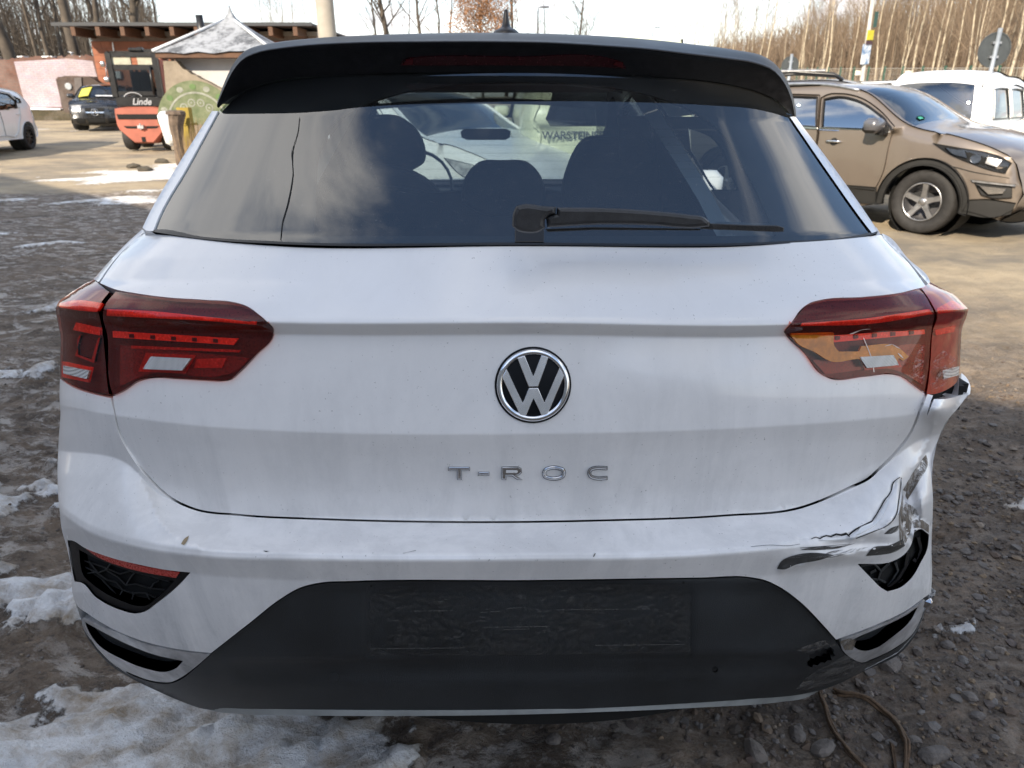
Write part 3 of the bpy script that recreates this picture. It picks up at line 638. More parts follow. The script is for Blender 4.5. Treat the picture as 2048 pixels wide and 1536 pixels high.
def feat(rows, dys, x0=120, x1=1935, st=5.): xs = np.arange(x0, x1, st); return np.vstack([np.stack([xs, np.interp(xs, ROWS[r][0][0], ROWS[r][0][1])+d], 1) for r in rows for d in dys])
tail = panel('tailgate', LID, lidwave, M_white, car, grid=11, rim=.02, extra=feat((2, 3), (-5, -1.5, 1.5, 5)) if 0 else np.vstack([feat((2, 3), (-5, -1.5, 1.5, 5)), feat((5,), (-3, 3)), feat((6,), (-3, 3))]))
# quarter strips beside the lid (left, right) and the bumper skin
panel('quarter_panel', sm([(187, 558), (222, 519), (258, 482), (284, 459), (292, 462), (279, 472), (228, 521), (197, 564)], True, 6), off(S, .0), M_white, car, grid=9, rim=.04)
panel('quarter_panel', sm([(1764, 467), (1772, 470), (1815, 516), (1860, 566), (1860, 572), (1855, 566), (1814, 519), (1767, 473)], True, 6), off(S, .0), M_white, car, grid=9, rim=.04)
vent_l = [(135, 1080), (144, 1081), (168, 1095), (217, 1114), (282, 1130), (334, 1140), (381, 1145), (360, 1168), (313, 1207), (290, 1223), (272, 1227), (241, 1220), (191, 1194), (162, 1165), (149, 1163), (141, 1123)]
vent_r = [(1715, 1128), (1786, 1122), (1807, 1110), (1821, 1092), (1829, 1060), (1844, 1058), (1858, 1069), (1855, 1097), (1841, 1126), (1824, 1155), (1801, 1175), (1775, 1183), (1764, 1177), (1744, 1158)]
VL, VR = sm(vent_l, True, 7), sm(vent_r, True, 7)
bump = [(120, 758), (143, 773), (182, 787), (221, 796), (227, 822), (237, 866), (259, 908), (302, 964), (342, 999), (388, 1020), (480, 1032), (640, 1040), (900, 1046), (1200, 1043), (1450, 1033), (1603, 1017), (1658, 997), (1704, 976), (1739, 959), (1761, 939), (1794, 906), (1822, 869), (1842, 823), (1855, 788), (1866, 791), (1858, 812), (1854, 832), (1868, 798), (1890, 798), (1938, 786), (1916, 816), (1900, 834), (1883, 862), (1874, 886), (1864, 925), (1866, 1000), (1863, 1100), (1864, 1150), (1862, 1186), (1847, 1196), (1815, 1219), (1758, 1247), (1715, 1264), (1672, 1279), (1640, 1243), (1600, 1203), (1560, 1174), (1530, 1160), (1500, 1154), (1400, 1155), (1060, 1160), (700, 1162), (640, 1165), (600, 1175), (560, 1198), (500, 1245), (422, 1306), (360, 1299), (282, 1281), (230, 1260), (178, 1229), (152, 1208), (145, 1186), (143, 1144), (133, 1092), (124, 1061), (120, 1030), (115, 950), (118, 870), (121, 822), (119, 795)]
BUMP = sm(bump, True, 9)
panel('rear_bumper', BUMP, Sb, M_white, car, holes=[VL, VR], grid=7, rim=.022, extra=np.vstack([feat((8, 9, 10), (-4, 0, 4)), feat((5, 6, 7), (-2.5, 2.5))]))
# dark body behind all the gaps
def G_(q, o=0): q = np.asarray(q, float); return P(q[:, 0], q[:, 1], depth_body(q[:, 0], q[:, 1])+.035+np.maximum(dent(q[:, 0], q[:, 1]), 0)-o)
backing = [(186, 562), (282, 472), (560, 492), (1040, 494), (1550, 492), (1758, 474), (1852, 568), (1896, 600), (1900, 740), (1880, 800), (1858, 900), (1856, 1100), (1848, 1180), (1790, 1225), (1700, 1290), (1500, 1380), (600, 1390), (400, 1330), (200, 1240), (160, 1190), (134, 1020), (132, 900), (140, 780), (150, 620)]
panel('body_frame', sm(backing, True, 16), G_, M_gap, car, grid=22)
# jambs behind the crushed corner and the opened flange below the right lamp
fl = [(1872, 798), (1884, 789), (1906, 781), (1920, 768), (1923, 746), (1932, 754), (1941, 774), (1940, 788), (1916, 799), (1890, 801)]
panel('bumper_flange', sm(fl, True, 5), lambda q, o=0: P(q[:, 0], q[:, 1], 1.245+(q[:, 0]-1868)*.0007+(797-q[:, 1])*.0022-o), M_white, car, grid=7, rim=.012)
mb = MB()
mb.box(V(1880, 790, 1.30), (.07, .03, .05)); mb.box(V(1905, 772, 1.335), (.03, .05, .03)); mb.box(V(1868, 812, 1.27), (.02, .03, .05))
mb.build('bumper_bracket', M_black, car)
# ---- lower black panel, lip, sensors, plate screw holes
blk = [(1672, 1283), (1640, 1247), (1600, 1206), (1560, 1177), (1530, 1163), (1500, 1157), (1400, 1158), (1060, 1163), (700, 1165), (640, 1168), (600, 1178), (560, 1201), (500, 1248), (424, 1307), (386, 1341), (362, 1359), (342, 1367), (320, 1367), (269, 1353), (217, 1322), (186, 1288), (163, 1246), (168, 1262), (188, 1295), (217, 1327), (256, 1353), (308, 1379), (360, 1402), (399, 1416), (500, 1419), (800, 1423), (1060, 1421), (1300, 1411), (1500, 1398), (1600, 1389), (1650, 1378), (1733, 1340), (1802, 1305), (1832, 1268), (1846, 1232), (1824, 1270), (1786, 1300), (1744, 1320), (1723, 1328), (1706, 1321), (1686, 1304)]
hole_s = np.array([(1614, 1331), (1615, 1322), (1620, 1319), (1618, 1309), (1628, 1307), (1632, 1301), (1640, 1303), (1646, 1296), (1655, 1298), (1660, 1294), (1669, 1300), (1667, 1307), (1671, 1311), (1662, 1315), (1664, 1321), (1655, 1320), (1650, 1326), (1641, 1325), (1636, 1331), (1627, 1329), (1624, 1335)], float)
hs = sm([(1421+9+8*math.cos(a)*.8, 1339+8*math.sin(a)*.8) for a in np.linspace(0, 6.28, 9)[:-1]], True, 4)
def Sblk(q, o=0.):
    q = np.asarray(q, float); x, y = q[:, 0], q[:, 1]
    d = .010+.010*(1/(1+np.exp(-(y-1316+(x-1060)*.012)/3)))*(1/(1+np.exp(-(x-470)/10)))*(1/(1+np.exp((x-1600)/10)))
    d = d-.012/(1+np.exp(-(y-1352+(x-1060)*.012)/7))*(1/(1+np.exp(-(x-470)/10)))*(1/(1+np.exp((x-1600)/10)))
    d = d-.004*np.exp(-((x-1650)/60)**2-((y-1320)/30)**2)
    d = d-.01*(1/(1+np.exp(-(y-1345)/10)))*(1/(1+np.exp((x-420)/8)))
    bx = (1/(1+np.exp(-(x-729)/2)))*(1/(1+np.exp((x-1386)/2)))*(1/(1+np.exp((y-1314)/3))); d = d+.0045*bx
    e = np.minimum(1, .35+np.abs(y-1160)/40.)
    return P(x, y, depth_body(x, y)+d*e-o)
panel('lower_bumper', sm(blk, True, 8), Sblk, M_plast, car, holes=[hole_s, hs], grid=9, rim=.02)
lip = [(399, 1414), (500, 1417), (800, 1421), (1060, 1419), (1300, 1409), (1500, 1396), (1600, 1387), (1648, 1376), (1610, 1396), (1560, 1404), (1400, 1415), (1200, 1424), (1000, 1430), (800, 1432), (600, 1431), (480, 1428), (430, 1423)]
panel('bumper_lip', sm(lip, True, 8), lambda q, o=0: P(q[:, 0], q[:, 1], depth_body(q[:, 0], q[:, 1])+.012-o-.0005*(q[:, 1]-1410)), pbr('silver_lip', (.34, .36, .36), .45, .2, 0, 10, .3), car, grid=7, rim=.03)
sensor = [(667+11*math.cos(a), 1355+10*math.sin(a)) for a in np.linspace(0, 6.283, 17)[:-1]]
slab('parking_sensor', sensor, off(Sblk, .0), M_plast, car, .0022, 1.5)
slab('sensor_socket', [(1430+10*math.cos(a), 1339+9*math.sin(a)) for a in np.linspace(0, 6.283, 17)[:-1]], off(Sblk, -.006), M_black, car, .003, 3)
for (x, y, r_) in ((857, 1253, 3), (1257, 1247, 3), (743, 1172, 2.6), (1367, 1165, 2.6), (886, 1225, 2.4), (1231, 1219, 2.4)):
    slab('screw_hole', [(x+r_*math.cos(a), y+r_*math.sin(a)) for a in np.linspace(0, 6.283, 11)[:-1]], off(Sblk, 0), M_black, car, .0008, .6)
def overlay(name, pts, fn, mat, o=.0012, g=12, step=8): return panel(name, sm(pts, True, step), off(fn, o), mat, car, grid=g, rim=0)
overlay('dust_film', [(732, 1172), (1385, 1166), (1382, 1306), (1060, 1311), (735, 1313)], Sblk, M_dust, .0035)
overlay('dust_residue', [(740, 1170), (1380, 1168), (1380, 1304), (1060, 1310), (740, 1312)], Sblk, M_dust2, .0045)
M_dline = scuff('dried_line', (.13, .13, .125), .42, (40, 40, 40), (0, 0, 0), .8)
for zy, xa, xb in ((1222, 812, 905), (1224, 960, 1000), (1216, 1015, 1050), (1254, 965, 1100), (1297, 740, 930), (1290, 1190, 1370), (1219, 1110, 1300), (1259, 1000, 1060)):
    overlay('dust_line', [(xa, zy), (xb, zy-2), (xb, zy-.4), (xa, zy+1.6)], Sblk, M_dline, .0045, 3, 5)
# ---- side vents with honeycomb ribs, reflector
def Sv(q, o=0.): q = np.asarray(q, float); return P(q[:, 0], q[:, 1], depth_body(q[:, 0], q[:, 1])+.012-o)
panel('vent_panel', inset(VL, -2), off(Sv, -.028), M_plast, car, grid=9)
fr_in = sm([(158, 1099), (176, 1109), (232, 1133), (290, 1150), (338, 1160), (349, 1162), (330, 1182), (309, 1200), (296, 1210), (275, 1212), (246, 1203), (205, 1183), (182, 1166), (166, 1150), (161, 1130)], True, 7)
panel('vent_surround', inset(VL, 1), off(Sv, .006), M_spoilm, car, holes=[fr_in], grid=6, rim=.03)
panel('reflector', sm([(172, 1098), (225, 1116), (282, 1132), (358, 1146), (352, 1156), (295, 1146), (243, 1133), (195, 1114)], True, 6), off(Sv, .012), pbr('red_reflector_strip', (.42, .045, .035), .28, 0, .5, 300, .35), car, grid=6, rim=.004)
def ribs(name, lines, fn, mat, wd=4, h=.014):
    for ln in lines:
        p = np.array(ln, float); t = np.gradient(p, axis=0); t /= np.linalg.norm(t, axis=1, keepdims=True); nn = np.stack([-t[:, 1], t[:, 0]], 1)*wd/2
        slab(name, np.vstack([p+nn, (p-nn)[::-1]]), fn, mat, car, h, wd*.3)
ribs('vent_rib', [[(158, 1118), (205, 1133), (240, 1148), (262, 1142), (300, 1152), (340, 1163)], [(162, 1130), (195, 1146), (212, 1140), (236, 1154), (252, 1170), (272, 1168), (300, 1176), (332, 1180)],
    [(168, 1148), (192, 1144), (215, 1160), (232, 1164), (246, 1180), (268, 1186), (292, 1186), (312, 1196)], [(212, 1140), (222, 1126), (232, 1120)], [(196, 1146), (178, 1122)], [(252, 1170), (262, 1154), (270, 1144)], [(205, 1160), (222, 1178), (236, 1192)], [(246, 1180), (236, 1196)], [(300, 1178), (308, 1166), (318, 1162)], [(268, 1186), (262, 1204)], [(292, 1186), (300, 1200)]], off(Sv, -.024), M_plast, 3.4, .016)
panel('vent_panel', inset(VR, -3), off(Sv, -.07), M_black, car, grid=9)
ribs('vent_rib', [[(1722, 1132), (1748, 1128), (1762, 1142), (1756, 1158), (1772, 1166)], [(1762, 1142), (1778, 1126)], [(1790, 1124), (1796, 1142), (1784, 1162), (1772, 1176)], [(1740, 1146), (1752, 1140)], [(1756, 1160), (1744, 1158)]], off(Sv, -.03), M_plast, 6, .02)
ribs('vent_rib', [[(1816, 1104), (1810, 1135), (1796, 1158), (1774, 1178)], [(1826, 1118), (1838, 1128)], [(1836, 1074), (1842, 1100), (1834, 1130), (1815, 1158)], [(1808, 1160), (1796, 1170)]], off(Sv, -.03), M_spoilm, 8, .026)
# ---- exhaust-look chrome trims
exl_o = sm([(165, 1236), (205, 1254), (230, 1263), (282, 1284), (360, 1302), (420, 1309), (386, 1338), (360, 1356), (342, 1364), (321, 1364), (269, 1350), (217, 1319), (186, 1285), (164, 1245)], True, 7)
exl_i = sm([(170, 1244), (204, 1263), (256, 1289), (308, 1309), (366, 1322), (353, 1336), (329, 1344), (298, 1339), (243, 1318), (196, 1289), (178, 1264)], True, 7)
def Sx(q, o=0.):
    q = np.asarray(q, float); return P(q[:, 0], q[:, 1], depth_body(q[:, 0], q[:, 1])+.006-.006*np.exp(-((q[:, 1]-np.interp(q[:, 0], [160, 300, 345, 1700, 1830], [1280, 1352, 1356, 1310, 1245]))/9)**2)-o)
panel('exhaust_trim', exl_o, Sx, M_chromed, car, holes=[exl_i], grid=5, rim=.035)
panel('exhaust_recess', inset(exl_o, 2), off(Sv, -.045), M_plast, car, grid=9)
exr_o = sm([(1680, 1283), (1715, 1268), (1758, 1251), (1815, 1223), (1849, 1199), (1849, 1210), (1844, 1231), (1824, 1269), (1786, 1298), (1744, 1318), (1723, 1325), (1706, 1318), (1686, 1301)], True, 7)
exr_i = sm([(1699, 1283), (1720, 1272), (1758, 1256), (1815, 1228), (1836, 1213), (1821, 1241), (1786, 1273), (1752, 1296), (1729, 1302), (1712, 1297)], True, 7)
panel('exhaust_trim', exr_o, Sx, M_chromed, car, holes=[exr_i], grid=5, rim=.035)
panel('exhaust_recess', inset(exr_o, 2), off(Sv, -.045), M_plast, car, grid=9)
overlay('scuff_mark', [(1680, 1283), (1700, 1276), (1712, 1282), (1706, 1300), (1690, 1300)], Sx, M_scuff2, .002, 5, 5)
def hb_(x, y): return V(x, y, float(depth_body(np.array([x]), np.array([y]))[0])+.01)
mb = MB(); mb.tube([hb_(1848, 1212), hb_(1853, 1200), hb_(1861, 1184), hb_(1857, 1200), hb_(1846, 1222)], [.006, .013, .010, .008, .004], 6); mb.build('loose_chrome_piece', M_chrome, car)
# ---- lamps
def lamp(name, outline, sub, right, lensmat, body=M_hous):
    o = sm(outline, True, 6)
    h = panel(name, o, off(S, -.012), body, car, grid=10, rim=.03, rimmat=M_hous)
    for nm, pts, mt, lift in sub: panel(nm, sm(pts, True, 6), off(S, -.010+lift), mt, h, grid=8, rim=.004)
    panel('lens', inset(o, .3), off(S, .006), lensmat, h, grid=9, rim=.017)
    return h
inl = [(231, 583), (270, 588), (334, 596), (410, 601), (468, 606), (494, 614), (514, 628), (532, 644), (547, 660), (546, 671), (512, 710), (476, 746), (464, 757), (448, 761), (410, 760), (359, 757), (300, 755), (280, 760), (245, 782), (226, 791), (221, 774), (213, 662), (206, 636), (208, 616)]
lamp('tail_lamp', inl, [('brake_lens', [(240, 690), (500, 716), (470, 744), (440, 752), (300, 748), (240, 772)], M_cath, .001),
    ('light_bar', [(225, 662), (476, 677), (467, 690), (226, 675)], M_led, .006), ('light_strip', [(214, 618), (300, 622), (400, 632), (512, 645), (513, 650), (400, 641), (300, 636), (213, 632)], M_led, .006),
    ('reversing_lens', [(301, 713), (382, 717), (364, 741), (286, 738)], M_rev, .0168), ('lens_frame', [(292, 706), (392, 710), (370, 747), (276, 743)], M_ledd, .003),
    ('reflector_block', [(392, 718), (452, 716), (444, 736), (388, 736)], M_ledd, .004),
    ('inner_rib', [(262, 691), (480, 700), (478, 705), (262, 697)], M_ledd, .004)]+
    [('diode', [(258+i*42, 668+i*2.4), (266+i*42, 668.5+i*2.4), (266+i*42, 676+i*2.4), (258+i*42, 675+i*2.4)], M_hous, .009) for i in range(5)], False, M_redlens)
outl = [(188, 559), (172, 566), (156, 576), (135, 590), (117, 604), (112, 616), (115, 642), (121, 672), (120, 720), (121, 758), (143, 771), (182, 784), (218, 791), (214, 760), (209, 700), (205, 662), (198, 630), (195, 620), (203, 604), (219, 584), (206, 574)]
lamp('tail_lamp', outl, [('light_bar', [(152, 645), (200, 656), (200, 671), (146, 660)], M_led, .005), ('light_strip', [(120, 606), (150, 600), (205, 606), (194, 624), (150, 620), (118, 614)], M_led, .006),
    ('reflector_block', [(158, 672), (162, 668), (150, 712), (188, 726), (200, 675), (196, 676), (183, 719), (156, 709)], M_ledd, .004),
    ('reversing_lens', [(126, 731), (178, 741), (173, 758), (126, 747)], M_rev, .0168), ('lens_frame', [(124, 722), (184, 735), (177, 765), (124, 754)], M_led, .003)], False, M_redlens, M_hous)
inr = [(1569, 663), (1588, 642), (1602, 622), (1622, 608), (1645, 601), (1729, 595), (1805, 586), (1838, 578), (1850, 590), (1860, 608), (1869, 628), (1865, 650), (1861, 682), (1857, 738), (1849, 785), (1826, 768), (1803, 752), (1787, 748), (1729, 752), (1662, 756), (1642, 746), (1609, 705), (1576, 672)]
lamp('tail_lamp', inr, [('brake_lens', [(1830, 688), (1850, 690), (1845, 770), (1800, 744), (1650, 748), (1625, 720), (1720, 712)], M_cath, .001),
    ('amber_panel', [(1581, 670), (1668, 667), (1669, 692), (1678, 703), (1718, 703), (1723, 692), (1792, 692), (1818, 713), (1806, 722), (1798, 716), (1792, 730), (1718, 718), (1663, 723), (1627, 703), (1599, 690)], M_org, .0168),
    ('light_bar', [(1632, 673), (1849, 659), (1850, 668), (1642, 687)], M_led, .006), ('light_strip', [(1604, 646), (1720, 638), (1858, 618), (1866, 628), (1740, 648), (1602, 652)], M_led, .005),
    ('reversing_lens', [(1720, 714), (1787, 710), (1798, 730), (1734, 736)], M_rev, .0182), ('lens_frame', [(1714, 709), (1790, 704), (1804, 734), (1730, 741)], M_ledd, .003)]+
    [('diode', [(1672+i*37, 672-i*2.6), (1680+i*37, 671.5-i*2.6), (1680+i*37, 679-i*2.6), (1672+i*37, 680-i*2.6)], M_hous, .009) for i in range(5)], True, M_redlens)
outr = [(1843, 577), (1858, 566), (1875, 573), (1906, 588), (1922, 602), (1937, 617), (1934, 630), (1925, 654), (1921, 700), (1919, 743), (1915, 762), (1896, 778), (1868, 788), (1853, 789), (1857, 762), (1861, 720), (1866, 660), (1874, 630), (1866, 612), (1854, 592)]
h4 = lamp('tail_lamp', outr, [('light_bar', [(1870, 660), (1912, 651), (1908, 664), (1872, 671)], M_led, .005), ('light_strip', [(1874, 616), (1905, 600), (1932, 616), (1905, 624), (1876, 628)], M_led, .005),
    ('reversing_lens', [(1885, 741), (1919, 732), (1918, 750), (1888, 758)], M_rev, .0168)], True, M_redl2, pbr('faded_housing', (.34, .10, .09), .4, 0, .2, 60, .4))
overlay('scratches', [(1838, 700), (1846, 690), (1850, 770), (1834, 762), (1822, 745)], S, M_scuffw, .008, 6)
overlay('scratches', [(1866, 722), (1885, 700), (1910, 712), (1908, 745), (1880, 775), (1860, 780)], S, M_scuffw, .008, 6)
for ln in ([(1727, 676), (1737, 700), (1744, 720), (1748, 744)], [(1770, 692), (1784, 688), (1800, 697)], [(1796, 706), (1806, 716)], [(1700, 668), (1722, 660), (1740, 658)]):
    p = np.array(ln, float); overlay('lens_crack', list(map(tuple, p+[-.9, 0]))+list(map(tuple, (p+[1.2, .3])[::-1])), S, pbr('crack_edge', (.75, .62, .55), .3), .0075, 3, 6)
for x0, y0, x1, y1 in ((232, 578, 205, 620), (205, 620, 212, 668), (212, 668, 224, 792)): pass
# ---- badge and lettering
c0 = S(np.array([[1066., 770.]]))[0]; ex = Vector((1, .06, 0)).normalized(); ez = Vector(S(np.array([[1066., 700.]]))[0]-S(np.array([[1066., 840.]]))[0]); ez = (ez-ex*ez.dot(ex)).normalized(); en = ex.cross(ez)
if en.y > 0: en = -en
RB = .0598
def FB(q, h=0.): q = np.asarray(q, float); return np.array([tuple(Vector(c0)+ex*(a*RB)+ez*(b*RB)+en*(h+.002)) for a, b in q])
BM = Matrix.Translation(Vector(c0)) @ Matrix((ex, ez, en)).transposed().to_4x4()
mb = MB(); mb.lathe([(RB*1.03, -.004), (RB*1.03, .002), (RB*.99, .003), (RB*.2, .0035)], 64, BM); badge = mb.build('emblem', M_spoil, car, True)
mb = MB(); mb.lathe([(RB*.99, .002), (RB*.97, .006), (RB*.90, .0085), (RB*.84, .007), (RB*.81, .002)], 72, BM, True); mb.build('emblem_ring', M_chrome, badge, True)
def cl(p): return [(a, b) for a, b in p]
slab('emblem_letter', cl([(-.42, .74), (-.22, .80), (0, .25), (.22, .80), (.42, .74), (.13, -.035), (-.13, -.035)]), FB, M_badge, badge, .0055, .022)
slab('emblem_letter', cl([(-.84, .24), (-.70, .46), (-.29, -.46), (-.125, -.065), (.125, -.065), (.29, -.46), (.70, .46), (.84, .24), (.37, -.80), (.21, -.82), (0, -.36), (-.21, -.82), (-.37, -.80)]), FB, M_badge, badge, .0055, .022)
M_let = pbr('letter_chrome', (.62, .63, .65), .22, 1., 0, 10, .1)
def stroke(name, ln, wd=6.5, closed=False, parent=car):
    p = np.array(ln, float)
    if closed:
        p = sm(p, True, 3, 60); o_, i_ = inset(p, -wd/2), inset(p, wd/2); hs_ = (0, .0024, .0036)
        fn = off(S, .0005); rings = [fn(o_, 0), fn(o_, .0025), fn(inset(p, -wd*.1), .0045), fn(inset(p, wd*.1), .0045), fn(i_, .0025), fn(i_, 0)]
        n = len(p); f = [(k*n+i, k*n+(i+1) % n, (k+1)*n+(i+1) % n, (k+1)*n+i) for k in range(5) for i in range(n)]
        return mesh_obj(name, np.vstack(rings), f, M_let, parent, False)
    t = np.gradient(p, axis=0); t /= np.linalg.norm(t, axis=1, keepdims=True); nn = np.stack([-t[:, 1], t[:, 0]], 1)*wd/2
    return slab(name, np.vstack([p+nn, (p-nn)[::-1]]), off(S, .0005), M_let, parent, .0045, wd*.40)
def slab_shade(pts): slab('letter_shade', inset(np.array(pts, float), -1.0), off(S, 0), M_gap, car, .0008, .3)  # dark edge reflection of the letters put in as a black outline
slab_shade([(897, 934.5), (939, 934.5), (939, 941), (923, 941), (923, 959), (915, 959), (915, 941), (897, 941)]); slab_shade([(957, 944.5), (978, 944.5), (978, 950.5), (957, 950.5)]); slab_shade([(1004, 934), (1036, 934), (1042, 937), (1043, 945), (1038, 950), (1032, 951), (1044, 959), (1035, 959), (1024, 951.5), (1012, 951.5), (1012, 959), (1004, 959)])
slab('letter', [(897, 934.5), (939, 934.5), (939, 941), (923, 941), (923, 959), (915, 959), (915, 941), (897, 941)], off(S, .0005), M_let, car, .0045, 2.0)
slab('letter', [(957, 944.5), (978, 944.5), (978, 950.5), (957, 950.5)], off(S, .0005), M_let, car, .0045, 2.0)
slab('letter', [(1004, 934), (1036, 934), (1042, 937), (1043, 945), (1038, 950), (1032, 951), (1044, 959), (1035, 959), (1024, 951.5), (1012, 951.5), (1012, 959), (1004, 959)], off(S, .0005), M_let, car, .0045, 2.2)
slab('letter_counter', [(1012, 940.5), (1034, 940.5), (1036, 943), (1034, 946), (1012, 946)], off(S, .0046), M_white, car, .0008, .5)
def stroke_shade(p, closed):
    if closed: q_ = sm(p, True, 3, 60); a_, b_ = inset(q_, -4), inset(q_, 4); n = len(q_); f_ = off(S, .0006); mesh_obj('letter_shade', np.vstack([f_(a_, 0), f_(b_, 0)]), [(i, (i+1) % n, n+(i+1) % n, n+i) for i in range(n)], M_gap, car, False)
    else:
        p = np.array(p, float); t_ = np.gradient(p, axis=0); t_ /= np.linalg.norm(t_, axis=1, keepdims=True); nn = np.stack([-t_[:, 1], t_[:, 0]], 1)*4; f_ = off(S, .0006); n = len(p); mesh_obj('letter_shade', np.vstack([f_(p+nn, 0), f_(p-nn, 0)]), [(i, i+1, n+i+1, n+i) for i in range(n-1)], M_gap, car, False)
stroke_shade([(1097, 937), (1119, 937), (1126, 940), (1128, 946), (1125, 953), (1118, 956), (1097, 956), (1090, 953), (1088, 946), (1091, 940)], True); stroke_shade(sm([(1215, 936.5), (1190, 936.5), (1182, 939), (1178.5, 946), (1182, 953), (1190, 956), (1215, 956)], False, 3, 80), False)
stroke('letter', [(1097, 937), (1119, 937), (1126, 940), (1128, 946), (1125, 953), (1118, 956), (1097, 956), (1090, 953), (1088, 946), (1091, 940)], 6, True)
stroke('letter', sm([(1214, 936.5), (1190, 936.5), (1182, 939), (1178.5, 946), (1182, 953), (1190, 956), (1214, 956)], False, 3, 80), 6)
overlay('scuff_mark', [(1620, 1350), (1650, 1332), (1690, 1310), (1735, 1329), (1780, 1310), (1722, 1344), (1660, 1366), (1612, 1380), (1592, 1378)], Sblk, scuff('grey_scrape', (.13, .125, .12), .50, (20, 20, 50), (0, .6, 0)), .0014, 8, 8)
overlay('scuff_mark', [(1590, 1300), (1618, 1290), (1650, 1281), (1676, 1290), (1664, 1292), (1640, 1297), (1616, 1305)], Sblk, scuff('grey_scrape_2', (.16, .15, .14), .52, (40, 40, 40)), .0012, 6, 6)
for a_, b_ in ((1590, 1285), (1560, 1262), (1500, 1218)): pass
# ---- scuffs, cracks and dirt on the bumper
overlay('scuff_mark', [(1554, 1138), (1560, 1126), (1600, 1108), (1640, 1106), (1670, 1110), (1640, 1120), (1590, 1130), (1568, 1139)], Sb, scuff('rubbed_black', (.05, .048, .046), .36, (5, 5, 70)), .0012, 5, 5)
overlay('scuff_mark', [(1600, 1100), (1625, 1094), (1680, 1092), (1712, 1086), (1680, 1096), (1640, 1100)], Sb, M_scuff, .0012, 5, 5)
overlay('scuff_mark', [(1650, 1108), (1700, 1098), (1740, 1094), (1700, 1106), (1655, 1116), (1640, 1116)], Sb, scuff('faint_scuff', (.22, .21, .20), .52, (6, 6, 90)), .001, 6, 6)
overlay('scuff_mark', [(1732, 1112), (1745, 1096), (1780, 1090), (1806, 1078), (1810, 1092), (1790, 1104), (1760, 1110)], Sb, scuff('rubbed_black_2', (.06, .056, .052), .40, (6, 6, 70)), .0014, 5, 5)
overlay('scuff_mark', [(1768, 1068), (1782, 1056), (1800, 1050), (1796, 1060), (1780, 1068)], Sb, M_scuff, .0014, 5, 5)
overlay('scuff_mark', [(1798, 1050), (1800, 1010), (1806, 990), (1812, 1004), (1830, 1016), (1838, 1030), (1826, 1040), (1822, 1060), (1812, 1085), (1800, 1090)], Sb, M_scuff2, .0014, 6, 6)
overlay('scuff_mark', [(1806, 980), (1826, 945), (1852, 908), (1856, 925), (1836, 965), (1815, 1000)], Sb, M_scuff2, .0014, 6, 6)
overlay('scuff_mark', [(1824, 1042), (1840, 1036), (1858, 1050), (1858, 1066), (1842, 1056), (1828, 1056)], Sb, M_scuff2, .0016, 5, 5)
def crack(pts, wds):
    p = np.array(pts, float); w_ = np.array(wds)[:, None]; overlay('crack', list(map(tuple, p+[0, -.5]*w_))+list(map(tuple, (p+[.3, .6]*w_)[::-1])), Sb, M_black, .0016, 3, 6)
crack([(1622, 1078), (1632, 1074), (1640, 1077), (1652, 1071), (1662, 1073), (1672, 1068), (1682, 1070), (1692, 1067), (1699, 1073)], [1, 1.5, 2, 2.5, 2.6, 3.2, 3.4, 4.6, 3])
panel('torn_edge', sm([(1640, 1080), (1665, 1076), (1690, 1075), (1702, 1074), (1716, 1062), (1718, 1066), (1704, 1080), (1680, 1081)], True, 5), off(Sb, .003), M_white2, car, grid=4, rim=.003)
crack([(1696, 1071), (1712, 1058), (1728, 1050), (1744, 1042)], [3, 3, 2.5, 2.5])
p_ = np.array([(1744, 1042), (1758, 1020), (1768, 1002), (1782, 982), (1787, 964), (1800, 954)], float)
overlay('crack', list(map(tuple, p_+[-1, 0]))+list(map(tuple, (p_+[1.3, .5])[::-1])), Sb, M_black, .0016, 3, 6)
p_ = np.array([(1803, 955), (1801, 975), (1798, 1000), (1790, 1035), (1776, 1050), (1750, 1062), (1712, 1077)], float)
overlay('crack', list(map(tuple, p_+[-.6, -.4]))+list(map(tuple, (p_+[.7, .7])[::-1])), Sb, M_black, .0016, 3, 6)
crack([(1502, 1093), (1540, 1090), (1580, 1091), (1600, 1088)], [.7, .7, .7, .5])
crack([(1600, 1096), (1640, 1093), (1700, 1088)], [.9, .9, .5])
overlay('scratch', [(1186, 1113), (1190, 1106), (1191.5, 1107), (1187.5, 1114)], Sb, M_black, .0012, 3, 4)
overlay('scratch', [(806, 1106), (832, 1100), (832, 1101.4), (806, 1107)], Sb, M_scuff, .0012, 3, 4)
overlay('scratch', [(526, 1101), (538, 1102), (532, 1104)], Sb, M_black, .0012, 3, 4)
overlay('mud_speck', [(362, 1088), (368, 1078), (378, 1071), (374, 1082), (368, 1090)], Sb, pbr('tan_mud', (.30, .23, .14), .9), .0014, 3, 4)
def Strim(q, h=0.): q = np.asarray(q, float); return P(q[:, 0], q[:, 1], 1.78-h+0*q[:, 0])
M_wip = pbr('wiper_plastic', (.030, .030, .032), .5, 0, 0, 60, .4, .1, 300)
panel('pillar_trim', np.array([(1236, 232), (1560, 236), (1590, 300), (1625, 400), (1640, 470), (1330, 470), (1320, 330), (1240, 322)], float), Strim, M_int, car, holes=[sm([(1286, 244), (1300, 244), (1311, 300), (1308, 327), (1276, 327)], True, 10), sm([(1376, 256), (1425, 275), (1480, 382), (1422, 382), (1396, 352)], True, 10)], grid=40, rim=.03)
panel('pillar_trim', np.array([(470, 236), (722, 230), (700, 470), (372, 470), (400, 400), (440, 300)], float), Strim, M_int, car, holes=[sm([(706, 268), (714, 268), (710, 318), (705, 318)], True, 10, 30), sm([(650, 272), (660, 268), (661, 318), (648, 326)], True, 10, 30)], grid=40, rim=.03)
M_frit = pbr('ceramic_border', (.012, .012, .014), .6)
